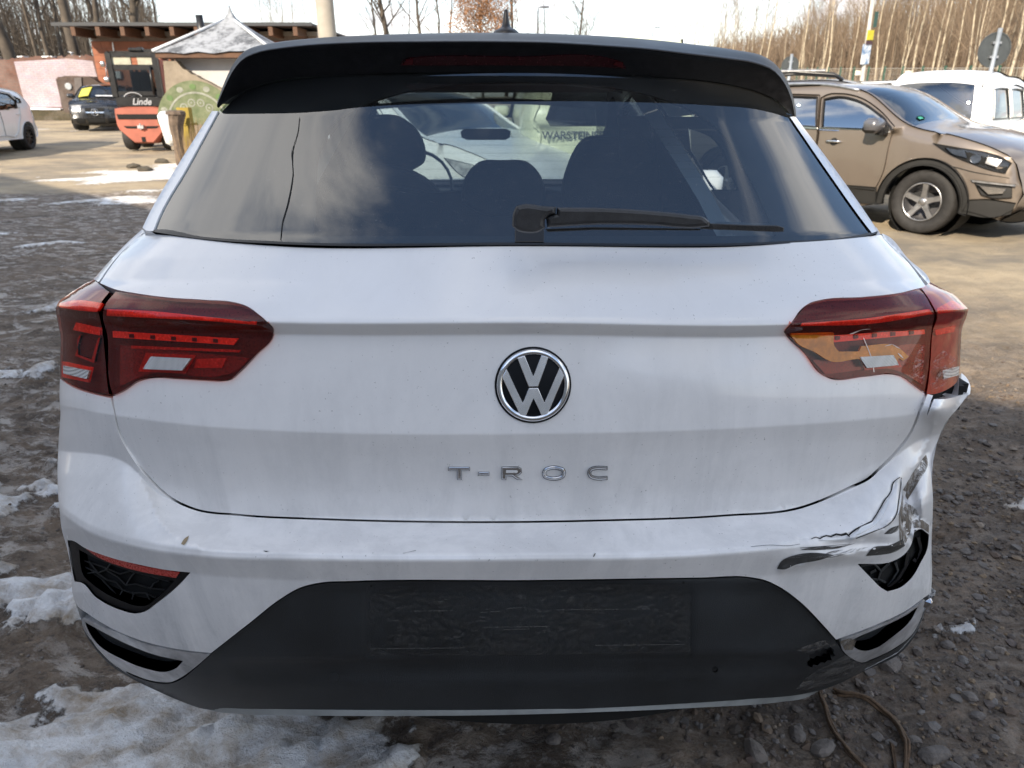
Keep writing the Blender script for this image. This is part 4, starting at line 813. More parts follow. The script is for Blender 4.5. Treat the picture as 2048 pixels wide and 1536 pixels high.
for pts in ([(1703, 1074), (1724, 1054), (1746, 1043), (1762, 1020), (1776, 998), (1779, 1003), (1768, 1026), (1750, 1050), (1728, 1062)], [(1803, 958), (1806, 975), (1803, 1002), (1797, 1030), (1802, 1000), (1804, 975)]):
    panel('torn_edge', sm(pts, True, 5), off(Sb, .004), M_white2, car, grid=4, rim=.004)
# road film runs on the lid
M_run = scuff('pale_runs', (.66, .67, .68), .68, (30, 30, 6)); M_film = scuff('grey_film', (.36, .36, .37), .56, (5, 5, 9))
def ovl(name, pts, mat, o=.0008): return panel(name, sm(pts, True, 14), off(lidwave, o), mat, car, grid=20, rim=0)
for xa, ya, w_, h_ in ((460, 985, 24, 40), (505, 990, 14, 34), (610, 985, 22, 45), (1215, 985, 20, 44), (1255, 990, 14, 36), (1330, 985, 18, 40), (1500, 975, 22, 40), (900, 1000, 16, 30), (1420, 990, 10, 30)): ovl('water_run', [(xa, ya), (xa+w_, ya+2), (xa+w_-2, ya+h_), (xa+3, ya+h_)], M_run)
# ---- rear window, trims
UA = ROWS[0][0]
LG = np.array([[150, 475], [212, 436], [222, 427], [330, 362], [440, 298], [462, 287], [480, 287]], float); RG = np.array([[150, 1545], [205, 1583], [235, 1592], [350, 1672], [440, 1738], [466, 1757], [485, 1757]], float)
def depth_glass(x, y):
    ya = np.interp(x, UA[0], UA[1]); t = (ya-y)/(489-243.)
    Yc = 1.172+.255*t-.012*t*t
    cxp = np.interp(y, [100, 480], [1012, 1045]); L = np.interp(y, LG[:, 0], LG[:, 1]); Rr = np.interp(y, RG[:, 0], RG[:, 1])
    s = np.clip(np.where(x > cxp, (x-cxp)/(Rr-cxp), (cxp-x)/(cxp-L)), -1, 1)
    return Yc+.055*s**2+.10*s**6+.06*(x-1040)/F*1.3
def SG(q, o=0.): q = np.asarray(q, float); return P(q[:, 0], q[:, 1], depth_glass(q[:, 0], q[:, 1])-o)
glass = panel('rear_window', sm([(306, 464), (400, 475), (560, 485), (1040, 487), (1550, 485), (1700, 475), (1748, 466), (1664, 352), (1584, 232), (1540, 190), (1450, 165), (1280, 148), (1040, 143), (742, 146), (605, 153), (537, 163), (480, 185), (438, 222), (374, 330)], True, 10), SG, M_glass, car, grid=12)
panel('window_frit', sm([(310, 462), (400, 473), (560, 483), (1040, 485), (1550, 483), (1700, 473), (1744, 464), (1660, 352), (1580, 236), (1540, 194), (1450, 170), (1280, 152), (1040, 147), (742, 150), (605, 157), (537, 167), (480, 190), (442, 226), (380, 330)], True, 10), off(SG, -.006), M_frit, car, holes=[sm([(628, 472), (632, 400), (640, 300), (668, 246), (720, 214), (800, 186), (900, 170), (1040, 164), (1180, 170), (1300, 190), (1380, 220), (1440, 262), (1490, 340), (1530, 420), (1552, 472)], True, 10, 80)], grid=14, rim=.004)
panel('window_frame', sm([(296, 462), (400, 477.5), (560, 488), (1040, 490), (1550, 488), (1700, 478), (1754, 467), (1750, 463), (1700, 473), (1550, 483), (1040, 485), (560, 483), (400, 472.5), (312, 459)], True, 8), off(SG, .004), M_trim, car, grid=5, rim=.01)
for pts in ([(285, 455), (296, 432), (362, 320), (424, 222), (436, 222), (374, 334), (318, 432), (306, 462), (292, 461)], [(1756, 462), (1744, 444), (1680, 352), (1590, 232), (1580, 234), (1664, 356), (1724, 440), (1744, 466)]):
    panel('window_trim', sm(pts, True, 6), off(SG, .006), M_white2, car, grid=6, rim=.05)  # sky reflection on the gloss trim put into its white colour
for i, (ya) in enumerate((258, 274, 290, 306, 322, 338, 354)):       # heating wires
    xs = np.linspace(690, 1440, 40); q = np.stack([xs, ya+0*xs], 1); a = SG(q, -.001); b = SG(q+[0, .35], -.001)
    mesh_obj('heating_wire', np.vstack([a, b]), [(k, k+1, 41+k, 40+k) for k in range(39)], M_ledd if 0 else M_black, glass)
p_ = sm([(599, 235), (596, 262), (586, 300), (585, 330), (586, 345), (583, 370), (575, 410), (565, 445), (561, 480)], False, 8)
wd_ = np.interp(p_[:, 1], [235, 330, 400, 480], [.9, 1.2, 2.2, 1.])[:, None]
panel('window_crack', np.vstack([p_-[1, 0]*wd_*.6, (p_+[1, 0]*wd_*.6)[::-1]]), off(SG, .002), M_black, car, grid=4)
p_ = sm([(595, 268), (588, 290), (584, 300), (585, 330)], False, 6); panel('window_crack', np.vstack([p_-[.5, 0], (p_+[.5, 0])[::-1]]), off(SG, .002), M_black, car, grid=4)
# ---- spoiler, third brake light, roof, aerial
nS = 90
tr = sm([(434, 212), (443, 190), (452, 170), (468, 140), (484, 121), (513, 107), (560, 98), (605, 93), (708, 87), (850, 85), (1000, 85), (1100, 87), (1205, 93), (1290, 99), (1376, 109), (1450, 118), (1513, 128), (1547, 142), (1568, 166), (1578, 186), (1585, 208), (1590, 236)], False, 10, 180)
inn = sm([(437, 216), (450, 204), (480, 186), (537, 164), (605, 154), (742, 147), (900, 145), (1040, 145), (1160, 147), (1280, 151), (1380, 158), (1450, 167), (1520, 185), (1560, 205), (1588, 237)], False, 10, 180)
sil = sm([(437, 208), (450, 168), (464, 138), (476, 119), (485, 109), (499, 100), (530, 92), (626, 80), (742, 73), (947, 67), (1000, 67), (1100, 69), (1205, 73), (1290, 79), (1376, 88), (1478, 102), (1533, 116), (1556, 136), (1574, 165), (1590, 215), (1592, 234)], False, 10, 180)
tr, inn, sil = resamp(tr, nS), resamp(inn, nS), resamp(sil, nS)
def sS(x): return np.abs(x-1012)/580.
Ytr = 1.455+.05*sS(tr[:, 0])**2+.06*sS(tr[:, 0])**8+.06*(tr[:, 0]-1012)/F*1.3
Yin = depth_glass(inn[:, 0], inn[:, 1])-.006
Ysil = 1.80+.06*(sil[:, 0]-1012)/F*1.3-.10*sS(sil[:, 0])**2-.06*sS(sil[:, 0])**8
A_ = P(tr[:, 0], tr[:, 1], Ytr); A2 = P(tr[:, 0], tr[:, 1]+1.5, Ytr+.004); I_ = P(inn[:, 0], inn[:, 1], Yin); SL_ = P(sil[:, 0], sil[:, 1], Ysil)
def lerp(a, b, t): return a*(1-t)+b*t
def arch(a, b, t, up): q = lerp(a, b, t); q = q.copy(); q[:, 2] += up; return q
sp = loft('roof_spoiler', [I_, lerp(A2, I_, .75), lerp(A2, I_, .5), lerp(A2, I_, .25), A2, A_, arch(A_, SL_, .03, .002), arch(A_, SL_, .12, .003)], M_spoilm, car)
RW = [lerp(A_, SL_, .14)+[0, 0, .001], arch(A_, SL_, .4, .006), arch(A_, SL_, .7, .006), SL_]
for dy, dz, sc in ((.25, -.002, 1.02), (.7, -.004, 1.04), (1.15, -.03, 1.03), (1.45, -.075, 1.0)):
    q = SL_.copy(); cxr = -.01-.06*dy; q[:, 0] = (q[:, 0]+.01)*sc*1.0-.06*dy; q[:, 1] += dy; q[:, 2] += dz; RW.append(q)
loft('roof', RW, M_spoil, car)
ti, ya = inn, tr
def SF(q, o=0.):
    q = np.asarray(q, float); yt = np.interp(q[:, 0], tr[:, 0], tr[:, 1]); yi = np.interp(q[:, 0], inn[:, 0], inn[:, 1])
    a = np.interp(q[:, 0], tr[:, 0], Ytr+.004); b = np.interp(q[:, 0], inn[:, 0], Yin); t = (q[:, 1]-yt)/(yi-yt); return P(q[:, 0], q[:, 1], a*(1-t)+b*t-o)
bl = panel('brake_light', sm([(800, 131), (804, 124), (812, 118), (830, 116), (1030, 114.5), (1225, 119), (1239, 123), (1249, 131), (1253, 138), (1230, 136), (1030, 131), (830, 131)], True, 6), off(SF, .004), pbr('dark_red_lens', (.030, .0025, .0045), .25, 0, .3, 200, .3), car, grid=6, rim=.012)
for xa, xb in ((806, 826), (1226, 1246)): panel('lens_end', sm([(xa, 130), (xa+6, 119+(xa > 1000)*4), (xb, 118+(xa > 1000)*6), (xb, 130+(xa > 1000)*6)], True, 5), off(SF, .006), pbr('red_lens_end', (.06, .004, .006), .25, 0, .3), bl, grid=5)
mb = MB(); b0 = V(1012, 68, 1.86)
M_ = Matrix.Translation(b0); mb.lathe([(.034, -.02), (.033, .0), (.027, .006), (.017, .011), (.011, .015), (.0085, .024), (.0055, .042), (.0045, .050), (.001, .052)], 20, Matrix.Translation(b0) @ Matrix.Diagonal((1, 2.2, 1, 1))); mb.build('roof_aerial', M_spoilm, car, True)
# ---- wiper
def Ywip(x): return np.interp(x, [1020, 1100, 1420, 1575], [1.118, 1.125, 1.155, 1.185])
def SW(q, o=0.): q = np.asarray(q, float); return P(q[:, 0], q[:, 1], Ywip(q[:, 0])-o)
wp = slab('wiper', sm([(1028, 421), (1033, 412), (1050, 408), (1068, 409), (1086, 412), (1112, 414), (1111, 428), (1098, 431), (1090, 440), (1090, 456), (1080, 463), (1052, 466), (1032, 460), (1024, 452)], True, 5), off(SW, .0), M_wip, car, .034, 9)
slab('wiper_arm', sm([(1092, 436), (1100, 430), (1113, 428), (1114, 415), (1205, 416), (1307, 422), (1376, 429), (1410, 435), (1420, 444), (1418, 453), (1393, 456), (1307, 451), (1205, 449), (1095, 455)], True, 6), off(SW, .002), M_wip, wp, .022, 8)
slab('wiper_blade', [(1400, 446), (1500, 450), (1556, 451), (1568, 455), (1567, 463), (1556, 464), (1400, 458)], off(SW, -.012), M_rub, wp, .022, 2)
slab('wiper_blade', [(1090, 458), (1185, 454), (1400, 457), (1400, 461), (1185, 460), (1096, 464)], off(SW, -.016), M_rub, wp, .012, 1.5)
slab('wiper_base', [(1030, 455), (1088, 455), (1088, 484), (1030, 484)], off(SG, .002), M_trim, wp, .004, 2)
# ---- cabin: side body, pillars, floor, dashboard, windscreen, seats
fw = Vector((-.06, .998, 0)); rt = Vector((.998, .06, 0)); A0 = Vector(AX)
def CW(l, s, z): return A0+fw*l+rt*s+Vector((0, 0, z))         # along, sideways, up
def CWa(l, s, z):
    l, s, z = np.broadcast_arrays(l, s, z); return AX+np.stack([l*fw.x+s*rt.x, l*fw.y+s*rt.y, z], -1)
LT = 4.2
def halfw(l, z):
    b = .885-.05*np.clip((.55-l)/.4, 0, 1)-.10*np.clip((l-3.5)/.7, 0, 1)**2-.05*((z-.7)/.5)**2
    b = b-.32*np.clip((1.7-l)/1.2, 0, 1)*np.clip((z-.95)/.2, 0, 1)
    return np.where(z > 1.0, b-.26*np.clip((z-1.0)/.5, 0, 1.2)**1.15, b)
for sd in (-1, 1):
    fS = lambda q, o=0., sd=sd: CWa(q[:, 0], sd*(halfw(q[:, 0], q[:, 1])+o), q[:, 1])
    body = sm([(.36, .50), (.36, .95), (.46, 1.12), (.62, 1.30), (.85, 1.46), (1.3, 1.50), (2.0, 1.50), (2.55, 1.40), (3.15, 1.05), (3.7, .98), (4.1, .86), (4.2, .6), (4.15, .35), (3.75, .33), (3.7, .52), (3.5, .68), (3.32, .71), (3.1, .68), (2.92, .50), (2.9, .32), (1.3, .32), (1.28, .52), (1.08, .68), (.88, .71), (.68, .68), (.5, .5), (.48, .42)], True, .05)
    win = [sm([(.80, 1.12), (.95, 1.33), (1.15, 1.42), (1.55, 1.44), (1.57, 1.06), (1.0, 1.05)], True, .05), sm([(1.63, 1.05), (1.62, 1.44), (2.05, 1.43), (2.5, 1.32), (2.85, 1.08), (2.85, 1.03)], True, .05)]
    panel('side_panel', body, fS, M_white, car, holes=win, grid=.07, rim=.03, sgn=sd, eps=.01)
    for h in win: panel('side_window', inset(h, -.008), lambda q, o=0., sd=sd: CWa(q[:, 0], sd*(halfw(q[:, 0], q[:, 1])-.012), q[:, 1]), M_glass2, car, grid=.1, sgn=sd, eps=.01)
    # returns joining the tail skin to the side
    c_ = (LX if sd < 0 else RX); c_ = c_[(c_[:, 0] >= 455) & (c_[:, 0] <= 1350)]; q = np.stack([c_[:, 1]-sd*6, c_[:, 0]], 1); q = resamp(q, 60)
    a = S(q, 0); b = []
    for p in a: z = max(p[2], .36); b.append(tuple(CW(.50, sd*(float(halfw(np.array(.5), np.array(z)))-.012), z)))
    b = np.array(b); loft('corner_return', [a-(a-b)*.002, lerp(a, b, .35)+[-sd*.012, 0, 0], b-[sd*.01, 0, 0]], M_white, car)
    # cladding and wheels
    for wl in (.88, 3.32):
        c3 = CW(wl, sd*.80, .335); Mx = Matrix.Translation(c3) @ Matrix((fw, Vector((0, 0, 1)), rt*sd)).transposed().to_4x4()
        t_ = MB().lathe([(.20, -.10), (.31, -.10), (.333, -.07), (.337, 0), (.333, .05), (.31, .085), (.23, .085), (.20, .06)], 40, Mx, True).build('wheel', M_rub, car, True)
        MB().lathe([(.215, .03), (.21, .07), (.17, .045), (.06, .05), (.01, .055)], 30, Mx).build('rim', M_alloy, t_, True)
        ar = [CW(wl+.385*math.cos(a), sd*(.885), .335+.385*math.sin(a)) for a in np.linspace(-.25, math.pi+.25, 20)]
        MB().tube(ar, .028, 6).build('arch_cladding', M_plast, car, True)
# roof-to-side mirror caps
for sd, px in ((1, (1650, 308)), (-1, (1650, 308))):
    c3 = CW(2.55, sd*1.02, 1.02); M_m = Matrix.Translation(c3) @ Matrix((fw, rt, Vector((0, 0, 1)))).transposed().to_4x4()
    m_ = MB().rbox((0, 0, 0), (.11, .23, .15), .045, M_m, 4).build('door_mirror', M_white2, car, True)
    MB().box((-.058, 0, -.005), (.006, .18, .11), M_m).build('mirror_glass', M_chrome, m_)
    MB().box((.01, -sd*.12, -.07), (.06, .10, .04), M_m).build('mirror_foot', M_trim, m_)
mb = MB()
def cbox(mb, l, s, z, dl, ds, dz): mb.box(CW(l, s, z), (ds, dl, dz), Matrix.Rotation(math.atan2(.06, .998), 3, 'Z')); return mb
cbox(MB(), 2.3, 0, .30, 3.6, 1.55, .05).build('cabin_floor', M_int, car)
mb = MB(); cbox(mb, .62, 0, .84, .45, 1.16, .02); cbox(mb, .40, 0, .62, .04, 1.1, .45); mb.build('parcel_shelf', M_int, car)
mb = MB(); cbox(mb, 3.05, 0, .80, .55, 1.45, .34); mb.build('dashboard', M_int, car)
mb = MB(); mb.lathe([(.18, -.012), (.195, 0), (.18, .012)], 24, Matrix.Translation(CW(2.72, -.36, 1.0)) @ Matrix.Rotation(R(70), 4, 'X'), True); mb.build('steering_wheel', M_trim, car, True)
mb = MB(); cbox(mb, 1.7, 0, 1.475, 1.9, 1.0, .012); mb.build('headliner', M_int, car)
# windscreen with its dark borders
wsp = lambda q, o=0.: CWa(3.0-(q[:, 1]-1.0)*1.25, q[:, 0], q[:, 1])
panel('windscreen', np.array([(-.66, 1.0), (.66, 1.0), (.54, 1.44), (-.54, 1.44)]), wsp, M_glass2, car, grid=.2, sgn=1, eps=.01)
panel('windscreen_surround', np.array([(-.74, .92), (.74, .92), (.58, 1.49), (-.58, 1.49)]), wsp, M_trim, car, holes=[sm([(-.62, .985), (.62, .985), (.50, 1.37), (.3, 1.385), (-.3, 1.385), (-.50, 1.37)], True, .05)], grid=.2, sgn=1, eps=.01, rim=.03)
cowl = [CWa(l, np.linspace(-1, 1, 13)*wv, z+.03*(1-np.linspace(-1, 1, 13)**2)) for l, wv, z in ((3.1, .74, .94), (3.4, .76, .95), (3.8, .74, .90), (4.1, .68, .78), (4.2, .66, .55), (4.18, .66, .3))]
loft('bonnet', cowl, M_white, car)
for lx, ps in ((1.62, [(-.33, 0), (.36, 0)]),):
    pass
def headrest(l, pxy, wpx, htop, Yd, name='headrest'):
    """headrest at a distance, given by its outline as seen from the tail"""
    x0, x1, y0, y1 = pxy; pts = sm([(x0+.12*(x1-x0), y1), (x0, y1-(y1-y0)*.15), (x0+.03*(x1-x0), y0+(y1-y0)*.35), (x0+.2*(x1-x0), y0+4), ((x0+x1)/2, y0), (x1-.2*(x1-x0), y0+4), (x1-.03*(x1-x0), y0+(y1-y0)*.35), (x1, y1-(y1-y0)*.15), (x1-.12*(x1-x0), y1)], True, 6, 120)
    return slab(name, pts, lambda q, h=0.: P(q[:, 0], q[:, 1], Yd-h), M_int, car, .10, 8)
headrest(0, (925, 1088, 320, 420), 0, 0, 1.9); headrest(0, (1128, 1330, 272, 440), 0, 0, 1.9); headrest(0, (620, 848, 230, 342), 0, 0, 2.55)
headrest(0, (560, 760, 300, 460), 0, 0, 1.95); headrest(0, (1235, 1330, 236, 330), 0, 0, 2.5)
slab('rear_seat', sm([(500, 395), (620, 372), (800, 372), (860, 382), (930, 378), (1090, 376), (1130, 385), (1400, 388), (1480, 410), (1480, 520), (500, 520)], True, 20), lambda q, h=0.: P(q[:, 0], q[:, 1], 1.95-h), M_int, car, .12, 10)
slab('front_seat', sm([(660, 345), (720, 330), (830, 342), (880, 380), (900, 460), (640, 460)], True, 20), lambda q, h=0.: P(q[:, 0], q[:, 1], 2.5-h), M_int, car, .10, 10)
slab('front_seat', sm([(1160, 340), (1220, 320), (1300, 322), (1370, 350), (1390, 460), (1150, 460)], True, 20), lambda q, h=0.: P(q[:, 0], q[:, 1], 2.5-h), M_int, car, .10, 10)
slab('interior_mirror', np.array([(921, 263), (928, 257), (1012, 257), (1022, 262), (1020, 275), (1011, 280), (934, 280), (923, 275)], float), lambda q, h=0.: P(q[:, 0], q[:, 1], 3.2-h), M_trim, car, .03, 2)

# ================================================================== OTHER VEHICLES
def profsm(prof):
    """profile [(x, z, region)] from rear bumper foot over the roof to front foot -> smooth points and regions"""
    P_ = np.array([(a, b) for a, b, _ in prof]); pts, reg = [], []
    q = sm(P_, False, .06, 35)
    # assign regions by nearest original segment order
    d = np.r_[0, np.cumsum(np.linalg.norm(np.diff(q, axis=0), axis=1))]
    k = 0; idx = []
    for p in P_: j = k+int(np.argmin(((q[k:]-p)**2).sum(1))); idx.append(j); k = j
    return q, idx
class Car:
    def __init__(s, root, L, W, belt, roof, prof, M_body, sill=.27, tumble=.17, M_=None, endr=.16, crown=.035, bulge=.10):
        s.root, s.L, s.W, s.belt, s.roof, s.M, s.sill, s.tb, s.endr, s.cr, s.bg = root, L, W/2, belt, roof, M_body, sill, tumble, endr, crown, bulge
        s.q, s.idx = profsm(prof); s.prof = prof
        m = s.q; s.zx = np.linspace(0, L, 200); s.zt = np.array([max([np.interp(x, *zip(*sorted([(a[0], a[1]), (b[0], b[1])]))) for a, b in zip(m[:-1], m[1:]) if min(a[0], b[0])-1e-6 <= x <= max(a[0], b[0])+1e-6] or [sill]) for x in s.zx])
        s.dirs = np.gradient(m, axis=0); s.dirs /= np.linalg.norm(s.dirs, axis=1, keepdims=True)+1e-9; s.nrm = np.stack([-s.dirs[:, 1], s.dirs[:, 0]], 1)
        s.al = np.r_[0, np.cumsum(np.linalg.norm(np.diff(m, axis=0), axis=1))]
    def w(s, x, z):
        x = np.asarray(x, float); z = np.asarray(z, float)
        e = np.clip((np.abs(x-s.L/2)-(s.L/2-.75))/.75, 0, 1); b = s.W*(1-s.endr*e**2.3)-.03*((z-.65)/.4)**2*(z < s.belt)
        b = np.where(z >= s.belt, s.W*(1-s.endr*.8*e**2.3)-.012-s.tb*np.clip((z-s.belt)/(s.roof-s.belt), 0, 1.1)**1.2, b)
        zt = np.interp(x, s.zx, s.zt); return b-.045*np.exp(-np.clip(zt-z, 0, 9)/.035)
    def side(s, sd): return lambda q, o=0.: np.stack([q[:, 0], sd*(s.w(q[:, 0], q[:, 1])+o), q[:, 1]], 1)
    def sp(s, name, pts, mat, sd, parent=None, o=.0, holes=(), grid=.09, rim=.02, corner=42, smooth=True, step=.05):
        f = s.side(sd); return panel(name, sm(pts, True, step, corner) if smooth else np.array(pts, float), lambda q: f(q, o), mat, parent or s.root, holes=holes, grid=grid, rim=rim, sgn=sd, eps=.004)
    def top(s, q, o=0.):      # q = (arclength along profile, across -1..1)
        q = np.asarray(q, float); a = np.clip(q[:, 0], 0, s.al[-1]); t = q[:, 1]; x = np.interp(a, s.al, s.q[:, 0]); z = np.interp(a, s.al, s.q[:, 1]); nx = np.interp(a, s.al, s.nrm[:, 0]); nz = np.interp(a, s.al, s.nrm[:, 1])
        b = (s.bg*np.abs(nx)+s.cr*np.abs(nz))*(1-np.abs(t)**2.6)+o; return np.stack([x+nx*b, t*s.w(x, z-.0005), z+nz*b], 1)
    def region(s, name, i0, i1, mat, t0=-1., t1=1., o=0., grid=.12, parent=None, rim=.0, holes=()):
        a0, a1 = s.al[s.idx[i0]], s.al[s.idx[i1]]; m = max(2, int((a1-a0)/.06)); N_ = 22
        bd = [(a, t0) for a in np.linspace(a0, a1, m)[:-1]]+[(a1, t) for t in np.linspace(t0, t1, N_)[:-1]]+[(a, t1) for a in np.linspace(a1, a0, m)[:-1]]+[(a0, t) for t in np.linspace(t1, t0, N_)[:-1]]
        return panel(name, np.array(bd), lambda q: s.top(q, o), mat, parent or s.root, holes=holes, grid=grid, rim=rim, sgn=-1, eps=.004)
    def patch(s, name, pts, mat, o=.004, parent=None, grid=.05, rim=.01, step=.03): return panel(name, sm(pts, True, step), lambda q: s.top(q, o), mat, parent or s.root, grid=grid, rim=rim, sgn=-1, eps=.003)
    def a_of(s, i): return s.al[s.idx[i]]
def arch(cx, r, z0, n=16): a = np.linspace(math.pi-math.asin(max(0, (z0-.33)/r)) if z0 > .33 else math.pi+math.asin((.33-z0)/r), math.asin((z0-.33)/r) if z0 > .33 else -math.asin((.33-z0)/r), n); return [(cx+r*math.cos(t), .33+r*math.sin(t)) for t in a]
def wheel(root, x, y, R_, sd, style='five', wd=.21, rimr=.66):
    """tyre centre at (x, y); sd = outward side"""
    Mx = Matrix.Translation((x, y, R_)) @ Matrix(((1, 0, 0), (0, 0, sd), (0, 1, 0))).to_4x4()
    k = R_/.34; h = wd/2; rr = R_*rimr
    w_ = MB().lathe([(rr, -h*.9), (R_*.93, -h), (R_*.985, -h*.8), (R_, -h*.3), (R_, h*.3), (R_*.985, h*.8), (R_*.93, h), (R_*.80, h*1.04), (rr, h*.85)], 44, Mx, True).build('wheel', M_rub, root, True)
    MB().lathe([(rr*1.0, h*.86), (rr*.98, h*.6), (rr*.94, h*.1), (rr*.92, -h*.7), (.02, -h*.7)], 36, Mx, False, False).build('rim_barrel', M_greyp if style == 'five' else M_black, w_, True)
    MB().lathe([(rr*1.02, h*.84), (rr*1.0, h*.98), (rr*.95, h*.96), (rr*.93, h*.75)], 44, Mx, True).build('rim', M_alloy if style != 'steel' else M_trim, w_, True)
    n = 5 if style == 'five' else 9; mb = MB()
    for i in range(n):
        a = 2*math.pi*i/n+.30; ca, sa_ = math.cos(a), math.sin(a)
        if style == 'five':
            prof = [(.14*rr, .20), (.55*rr, .145), (.97*rr, .17)]
        else: prof = [(.14*rr, .08), (.97*rr, .07)]
        v = []
        for r_, hw_ in prof:
            hw_ *= rr
            for s_, dz in ((-1, -.25), (-.8, 0), (.8, 0), (1, -.25)): v.append(Mx @ Vector((r_*ca-s_*hw_*sa_, r_*sa_+s_*hw_*ca, h*(.80+dz*.6-.12*(1-r_/rr)))))
        f = [(4*j+i_, 4*j+i_+1, 4*j+i_+5, 4*j+i_+4) for j in range(len(prof)-1) for i_ in range(3)]; mb.add(v, f)
    mb.build('spokes', M_alloy if style != 'steel' else M_trim, w_)
    MB().lathe([(.20*rr, h*.45), (.20*rr, h*.82), (.14*rr, h*.88), (.01, h*.9)], 20, Mx).build('hub_cap', M_alloy if style != 'steel' else M_trim, w_, True)
    return w_
def dooredge(c, x, z0, z1, sd): c.sp('door_gap', [(x-.006, z0), (x+.006, z0), (x+.006, z1), (x-.006, z1)], M_gap, sd, None, .002, grid=1, rim=0, smooth=False)
def interior(root, L, W, sill, belt):
    mb = MB(); mb.box((L*.48, 0, sill+.06), (L*.8, W*.86, .06)); mb.build('cabin_floor', M_int, root)
    for x in (L*.30, L*.52):
        mb = MB()
        for y in (-.36, .36): mb.rbox((x, y, belt-.22), (.16, .5, .75), .06, Matrix.Rotation(R(-12), 3, 'Y')); mb.rbox((x-.06, y, belt+.24), (.10, .26, .2), .04)
        mb.build('seat', M_int, root, True)
    mb = MB(); mb.rbox((L*.69, 0, belt-.12), (.5, W*.82, .24), .05); mb.build('dashboard', M_int, root)
def heading(dx, dy): return math.atan2(dy, dx)
# ---- brown SUV on the right
hd = Vector((.61, -.79, 0)).normalized(); LS = 4.44
fwp = Vector((4.62, 8.12, 0)); lat = Vector((hd.y, -hd.x, 0))      # right-hand side of the car (towards the camera)
lat = lat if lat.dot(Vector((-.84, -.54, 0))) > 0 else -lat; SDS = 1 if lat.dot(Vector((-hd.y, hd.x, 0))) > 0 else -1
base = fwp-hd*3.53-lat*.80
suv = empty('suv', (base.x, base.y, 0), heading(hd.x, hd.y), label='metallic brown SUV parked facing right with alloy wheels and lit headlamps side', cat='car')
suv['label'] = 'metallic brown SUV with five-spoke alloy wheels parked at right, sun on its doors'
PS = [(.10, .30, 'b'), (.0, .50, 'b'), (.04, .78, 't'), (.12, 1.05, 'g'), (.42, 1.42, 'r'), (.75, 1.50, 'r'), (1.5, 1.54, 'r'), (2.55, 1.485, 'w'), (3.25, 1.12, 'h'), (3.75, 1.03, 'h'), (4.16, .90, 'h'), (4.27, .84, 'f'), (4.36, .66, 'f'), (4.42, .50, 'f'), (4.40, .36, 'f'), (4.25, .24, 'f')]
c = Car(suv, LS, 1.84, 1.06, 1.55, PS, M_brown, .30, .20)
ol = [tuple(p) for p in c.q[::1]]; bot = [(4.15, .27), (3.97, .30)]+arch(3.53, .42, .30)[::-1]+[(3.05, .28), (1.4, .28)]+arch(.90, .42, .30)[::-1]+[(.4, .30)]
WF = sm([(2.22, 1.085), (2.12, 1.40), (2.28, 1.425), (2.52, 1.39), (2.80, 1.27), (2.98, 1.15), (3.02, 1.08)], True, .05); WR = sm([(1.12, 1.11), (1.06, 1.36), (1.15, 1.40), (1.6, 1.43), (2.02, 1.42), (2.14, 1.09)], True, .05); WQ = sm([(.60, 1.20), (.70, 1.35), (.92, 1.375), (.98, 1.15)], True, .05)
DF = sm([(2.175, .42), (2.175, 1.08), (2.075, 1.41), (2.13, 1.445), (2.3, 1.46), (2.55, 1.42), (2.85, 1.28), (3.08, 1.12), (3.07, .95), (3.06, .60), (3.0, .42)], True, .06); DR = sm([(1.10, .72), (1.04, .90), (1.04, 1.10), (.99, 1.38), (1.06, 1.425), (1.6, 1.455), (2.05, 1.445), (2.165, 1.08), (2.165, .42), (1.45, .42), (1.32, .62)], True, .06)
